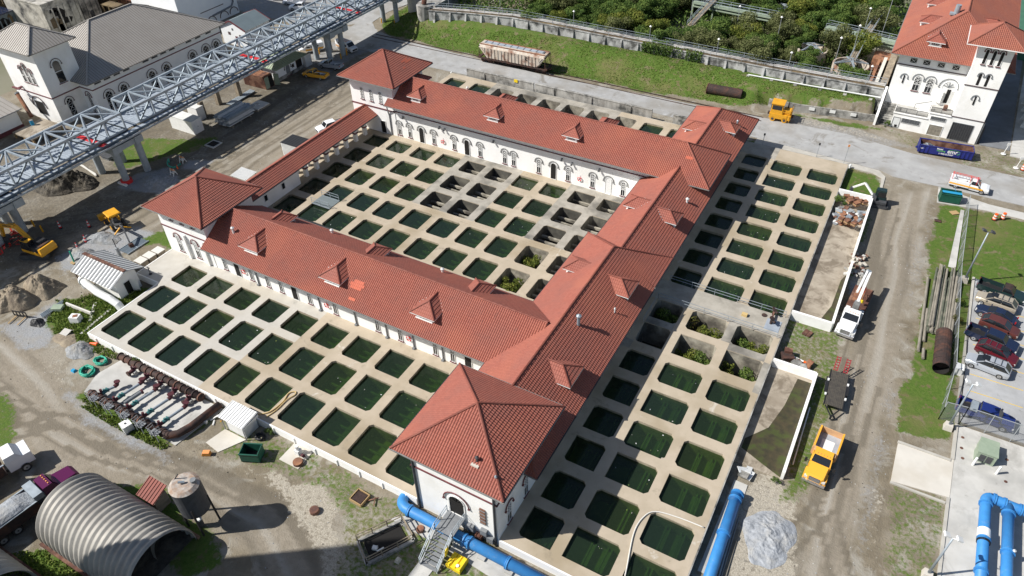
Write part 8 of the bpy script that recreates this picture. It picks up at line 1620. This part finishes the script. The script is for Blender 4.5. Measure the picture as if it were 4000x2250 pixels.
b = MB('hose_white'); b.beam((-89.5, 34.0, .35), (-84.8, 34.3, .35), .22, .5); tag(b.build('timber_beam'), 'long pale squared beam lying across the weeds', 'beam'); b = MB('concrete'); b.beam((-86.6, 36.2, .06), (-84.0, 33.4, .06), .4, .14); tag(b.build('kerb_strip'), 'narrow concrete strip in the weeds below the pump shed', 'kerb'); b = MB('concrete'); b.beam((-83.6, 36.2, .06), (-82.9, 31.2, .06), .35, .14); tag(b.build('kerb_strip'), 'narrow concrete strip in the weeds along the deck corner', 'kerb')
b = MB('orange'); b.cyl((-80.2, 30.6, .2), (-79.2, 30.9, .2), .12, 8, r2=.25); tag(b.build('traffic_cone'), 'orange cone fallen against the white front wall', 'cone')
# orange safety netting by the excavator
b = MB('net_red'); rn = random.Random(4)
for k in range(26): x = -110.5 + rn.uniform(-2.2, 2.0); y = 38.5 + rn.uniform(-2.6, 2.6); b.rbox((x, y, rn.uniform(.1, .6)), (rn.uniform(.3, 1.0), rn.uniform(.2, .6), .04), rn.uniform(0, 3), None, rn.uniform(-1, 1))
tag(b.build('safety_netting'), 'crumpled red safety netting round the column by the excavator', 'netting')
# unseen off-frame block, added and sized to cast the shadow across the bottom
b = MB('pale_blue_wall'); b.box(-70.2, -22, 0, -67.6, -1.7, 49); o = b.build('shade_caster'); tag(o, 'unseen tall block added outside the lower left to cast its shadow', 'building')
# ---------------- vegetation ----------------
def leafmesh(name, m, n, shape, size, seed, yel=0):
    r = np.random.RandomState(seed); C = []
    # clump centres
    for (cx, cy, cz, R) in shape:
        k = int(n * R ** 2 / sum(q[3] ** 2 for q in shape)); d = r.normal(size=(k, 3)); d /= np.linalg.norm(d, axis=1)[:, None]; rad = R * (.55 + .5 * r.rand(k, 1) ** .6)
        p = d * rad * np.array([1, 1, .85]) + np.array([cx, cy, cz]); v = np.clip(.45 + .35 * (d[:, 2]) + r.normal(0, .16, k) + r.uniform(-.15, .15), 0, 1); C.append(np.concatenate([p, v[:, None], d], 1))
    C = np.concatenate(C); n = len(C); V = np.zeros((n, 4, 3)); s = size * (.6 + .8 * r.rand(n))
    nrm = C[:, 4:7] + r.normal(0, .55, (n, 3)); nrm /= np.linalg.norm(nrm, axis=1)[:, None]
    a = np.cross(nrm, r.normal(size=(n, 3))); a /= np.linalg.norm(a, axis=1)[:, None]; b = np.cross(nrm, a)
    for k, (u, w) in enumerate(((-1, -.45), (.2, -.6), (1, .4), (-.3, .6))): V[:, k] = C[:, :3] + a * (u * s)[:, None] + b * (w * s)[:, None]
    me = bpy.data.meshes.new(name); me.from_pydata(V.reshape(-1, 3).tolist(), [], [(4 * i, 4 * i + 1, 4 * i + 2, 4 * i + 3) for i in range(n)])
    at = me.attributes.new('lv', 'FLOAT', 'FACE'); at.data.foreach_set('value', C[:, 3]); me.materials.append(MT[m]); return me
def crown_shape(seed, H, R):
    r = random.Random(seed); S_ = [(0, 0, H * .62, R * .75)]
    for k in range(11): a = r.uniform(0, 2 * pi); q = r.uniform(.3, .95) * R; S_.append((q * cos(a), q * sin(a), H * r.uniform(.35, .92), R * r.uniform(.22, .5)))
    return S_
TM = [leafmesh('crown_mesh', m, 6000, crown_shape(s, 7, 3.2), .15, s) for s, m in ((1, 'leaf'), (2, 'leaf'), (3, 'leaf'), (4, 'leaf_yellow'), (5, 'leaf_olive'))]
def trunkmesh(seed, H):
    r = random.Random(seed); b = MB('trunk'); b.tube([(0, 0, -.3), (.1, 0, H * .3), (0, .15, H * .55), (.1, .1, H * .8)], [.24, .18, .12, .04], 7)
    for k in range(7): a = r.uniform(0, 2 * pi); z = H * r.uniform(.2, .6); q = r.uniform(1.2, 2.4); b.tube([(0, 0, z), (q * .5 * cos(a), q * .5 * sin(a), z + .7), (q * cos(a), q * sin(a), z + 1.3)], [.1, .06, .02], 5)
    me = bpy.data.meshes.new('trunk_mesh'); me.from_pydata([tuple(v) for v in b.v], [], b.f); me.materials.append(MT['trunk']); return me
TK = [trunkmesh(s, 7) for s in (1, 2, 3)]
rt = random.Random(21)
def tree(x, y, z, sc, i, lb, group, rz=None, sx=1):
    t = thing('tree', lb, 'tree', (x, y, z), rz if rz is not None else rt.uniform(0, 6.28), group); t.scale = (sc * sx, sc * sx, sc)
    for nm, me in (('trunk', TK[i % 3]), ('crown', TM[i % 5])): o = bpy.data.objects.new(nm, me); COL.objects.link(o); o.parent = t
    return t
spots = []
def wood(x0, x1, y0, y1, st):
    y = y0
    while y < y1:
        x = x0 + rt.uniform(0, st)
        while x < x1: spots.append((x + rt.uniform(-1.2, 1.2), y + rt.uniform(-1.2, 1.2))); x += st
        y += st * .95
wood(-96, -3, 146, 200, 4.9)
def clear(x, y):
    if hypot(x + 9.3, y - 152.2) < 4.6: return True
    if -7.5 < x < -1 and y > 142 and y < 165: return True
    if -19 < x < -6 and 160 < y < 169: return True
    if abs(x + 43.2) < 2.3 and 152 < y < 170: return True
    if -47 < x < -27 and 163.5 < y < 170: return True
    if hypot(x + 17.5, y - 156.5) < 2.8 or hypot(x + 68, y - 168) < 4.0: return True
    if x < -80 and y < 160: return True
    if x > -6 and y > 165: return True
    return False
for i, (x, y) in enumerate(spots):
    if clear(x, y): continue
    if rt.random() < .12: continue
    k = rt.choice([0, 1, 2, 4, 0, 1, 2, 3]); sc = rt.uniform(.62, 1.0)
    if y > 160: sc *= 1.1
    tree(x, y, 1.0, sc, k, 'dense green tree in the overgrown tank yard behind the long wall' if k != 3 else 'yellowish green tree in the overgrown tank yard behind the long wall', 'trees behind the long wall' if k != 3 else 'yellowish trees behind the long wall', sx=rt.uniform(.9, 1.25))
# undergrowth carpet
def carpet(name, poly, n, m, size, z, hgt_, seed, lb=None):
    r = np.random.RandomState(seed); P = np.array(poly); lo = P.min(0); hi = P.max(0); pts = lo + r.rand(n * 2, 2) * (hi - lo)
    d = polyd(pts[:, 0], pts[:, 1], [tuple(p) for p in poly]); nn = fbm(pts[:, 0], pts[:, 1], 1.6, seed); pts = pts[(d > 0) & (nn + np.clip(d, 0, 1) * .25 > .48)][:n]; n = len(pts)
    base = z(pts[:, 0], pts[:, 1]) if callable(z) else np.full(n, z); hh = r.rand(n) * hgt_; V = np.zeros((n, 4, 3)); s = size * (.5 + r.rand(n)); a = r.rand(n) * 2 * pi; dx = np.cos(a); dy = np.sin(a); tl = r.normal(0, .5, n)
    c = np.stack([pts[:, 0], pts[:, 1], base + hh], 1)
    for k, (u, w) in enumerate(((-1, -.6), (1, -.6), (.6, .8), (-.6, .8))): V[:, k, 0] = c[:, 0] + dx * u * s * .6 - dy * w * s * tl; V[:, k, 1] = c[:, 1] + dy * u * s * .6 + dx * w * s * tl; V[:, k, 2] = c[:, 2] + w * s * .7
    me = bpy.data.meshes.new(name); me.from_pydata(V.reshape(-1, 3).tolist(), [], [(4 * i, 4 * i + 1, 4 * i + 2, 4 * i + 3) for i in range(n)])
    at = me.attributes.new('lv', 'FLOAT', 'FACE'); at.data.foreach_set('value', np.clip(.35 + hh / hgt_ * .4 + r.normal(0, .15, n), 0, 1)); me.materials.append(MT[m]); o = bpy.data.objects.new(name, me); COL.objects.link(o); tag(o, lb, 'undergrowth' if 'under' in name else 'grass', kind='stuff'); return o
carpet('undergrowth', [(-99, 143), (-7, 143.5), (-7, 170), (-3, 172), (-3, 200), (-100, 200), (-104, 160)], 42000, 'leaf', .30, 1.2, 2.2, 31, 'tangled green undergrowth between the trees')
H0 = lambda x, y: hgt(x, y)
carpet('grass', [(-92, 34), (-88.8, 37), (-84, 41), (-81, 42), (-81, 31.3), (-75, 31), (-75, 30.2), (-81, 29.4), (-84, 31), (-86, 29.5), (-89, 30.5)], 9000, 'grass_tuft', .13, 0, .25, 41, 'lush weeds around the left corner of the basin deck')
carpet('grass', [(-73, 23.2), (-66, 23.0), (-58.5, 23.4), (-58, 24.2), (-73, 24.4)], 2200, 'grass_tuft', .12, 0, .22, 42, 'weeds along the lower edge of the pipe slab')
carpet('grass', [(-66, 4), (-61, 8.6), (-59, 9.8), (-50, 9.8), (-50, 4)], 4500, 'grass_tuft', .13, 0, .2, 43, 'green weeds between the two arched sheds')
carpet('grass', [(-115, 150), (-114, 138), (-108, 131.5), (-82, 130.4), (-63, 129.8), (-43, 130.8), (-24, 132.7), (-19, 136.5), (-2, 138.5), (-2, 140.5), (-60, 140.5), (-99, 136)], 26000, 'grass_tuft', .11, H0, .10, 44, 'rough grass on the sloping bank')
# vines on the wall
carpet('ivy_undergrowth', [(-49, 140.2), (-36, 140.2), (-36, 142), (-49, 142)], 5200, 'leaf', .16, 3.2, 2.2, 45, 'ivy hanging over the middle of the long buttressed wall')
# bushes in drained basins
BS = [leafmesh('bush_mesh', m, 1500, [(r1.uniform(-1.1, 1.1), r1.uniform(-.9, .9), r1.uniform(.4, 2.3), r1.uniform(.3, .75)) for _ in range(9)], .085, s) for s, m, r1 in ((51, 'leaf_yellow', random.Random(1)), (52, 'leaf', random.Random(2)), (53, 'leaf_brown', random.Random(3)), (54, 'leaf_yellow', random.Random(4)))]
def bush(x, y, z, k, lb, sc=1.0, sx=1.0, group=None):
    o = bpy.data.objects.new('bush', BS[k]); COL.objects.link(o); o.location = (x, y, z); o.rotation_euler = (0, 0, rt.uniform(0, 6)); o.scale = (sc * sx, sc * sx, sc); tag(o, lb, 'bush', group)
for x, y, k, sc, lb in ((-13.0, 69.7, 2, 1.2, 'brownish bush at the left in the upper middle drained basin'), (-10.8, 70.0, 0, 1.25, 'yellow green bush at the right in the upper middle drained basin'), (-7.0, 69.6, 1, 1.1, 'green bush at the left in the upper right drained basin'), (-5.2, 69.4, 3, 1.15, 'yellowish bush at the right in the upper right drained basin'),
                        (-12.8, 64.6, 3, 1.0, 'yellow green bush at the left in the lower middle drained basin'), (-10.9, 64.9, 1, 1.1, 'green bush at the right in the lower middle drained basin'), (-7.2, 64.4, 0, 1.0, 'yellow green bush at the left in the lower right drained basin'), (-5.2, 64.8, 1, 1.1, 'green bush at the right in the lower right drained basin'),
                        (-17.2, 69.8, 1, 1.3, 'dark bush filling the shaded drained basin under the eaves'), (-38.7, 71.6, 0, 1.2, 'feathery yellow green bush in the upper planted courtyard basin'), (-38.2, 65.6, 3, 1.35, 'feathery yellow green bush in the lower planted courtyard basin')):
    bush(x, y, -2.3, k, lb, sc * 1.05)
for x, y in ((-56.5, 77), (-56.2, 82.6), (-51.5, 77.2), (-51.2, 83), (-56.4, 88.3)): bush(x, y, -2.4, 2, 'small weed clump growing in a drained courtyard basin', .42, 1.3, 'weed clumps in drained courtyard basins')
for x, y, z, k, sc, lb in ((-71.6, 30.9, .2, 1, .5, 'leafy weed growing over the rusty manifold by the front wall'), (-65.6, 31.0, .3, 1, .28, 'thin weed on the white front wall above the manifold'), (1.5, 51.2, 0, 1, .35, 'low green weed at the end of the lower bay wall'), (.6, 137.0, 0, 1, .5, 'green bush at the foot of the terrace steps'), (-2.3, 106.8, 0, 1, .75, 'dark bush in the corner of the upper bay'), (-49.6, 30.8, 0, 1, .4, 'bush against the front wall beside the tin kiosk'), (15.6, 90, 0, 0, .5, 'weedy bush behind the pole pile at the fence'), (15.8, 86, 0, 2, .5, 'brown weedy bush at the fence beside the poles'), (15.7, 79, 0, 1, .4, 'green weedy bush at the fence beside the rusty pipe'), (-91.2, 52.5, 0, 1, .4, 'low weeds at the outer corner of the tower')):
    bush(x, y, z, k, lb, sc)
# low scatter: pebbles and litter
def scatter(name, lb, poly, n, m, size, seed, z=0):
    r = np.random.RandomState(seed); P = np.array(poly); lo = P.min(0); hi = P.max(0); pts = lo + r.rand(n * 3, 2) * (hi - lo); d = polyd(pts[:, 0], pts[:, 1], [tuple(p) for p in poly]); pts = pts[d > 0][:n]; b = MB(m[0])
    for x, y in pts: s = size * (.5 + r.rand()); b.rbox((x, y, z + s * .2), (s, s * (.5 + .5 * r.rand()), s * .5), r.rand() * 3, m[r.randint(len(m))])
    tag(b.build(name), lb, 'stones', kind='stuff')
scatter('loose_stones', 'loose stones and litter over the dirt yard', [(-110, 20), (-75, 20), (-35, 18), (-33, 31), (-75, 23), (-80, 31), (-92, 45), (-112, 60)], 500, ['concrete', 'gravel_pale', 'wood_grey', 'dark_soil'], .08, 61)
scatter('loose_stones', 'loose stones along the gravel road', [(2.2, 40), (12, 40), (11.5, 118), (3, 110)], 300, ['concrete', 'gravel_pale', 'dark_soil'], .07, 62)
scatter('loose_stones', 'loose stones over the upper dirt yard', [(-108, 50), (-92, 55), (-86.5, 115), (-106, 112)], 260, ['concrete', 'gravel_pale', 'dark_soil'], .08, 63)
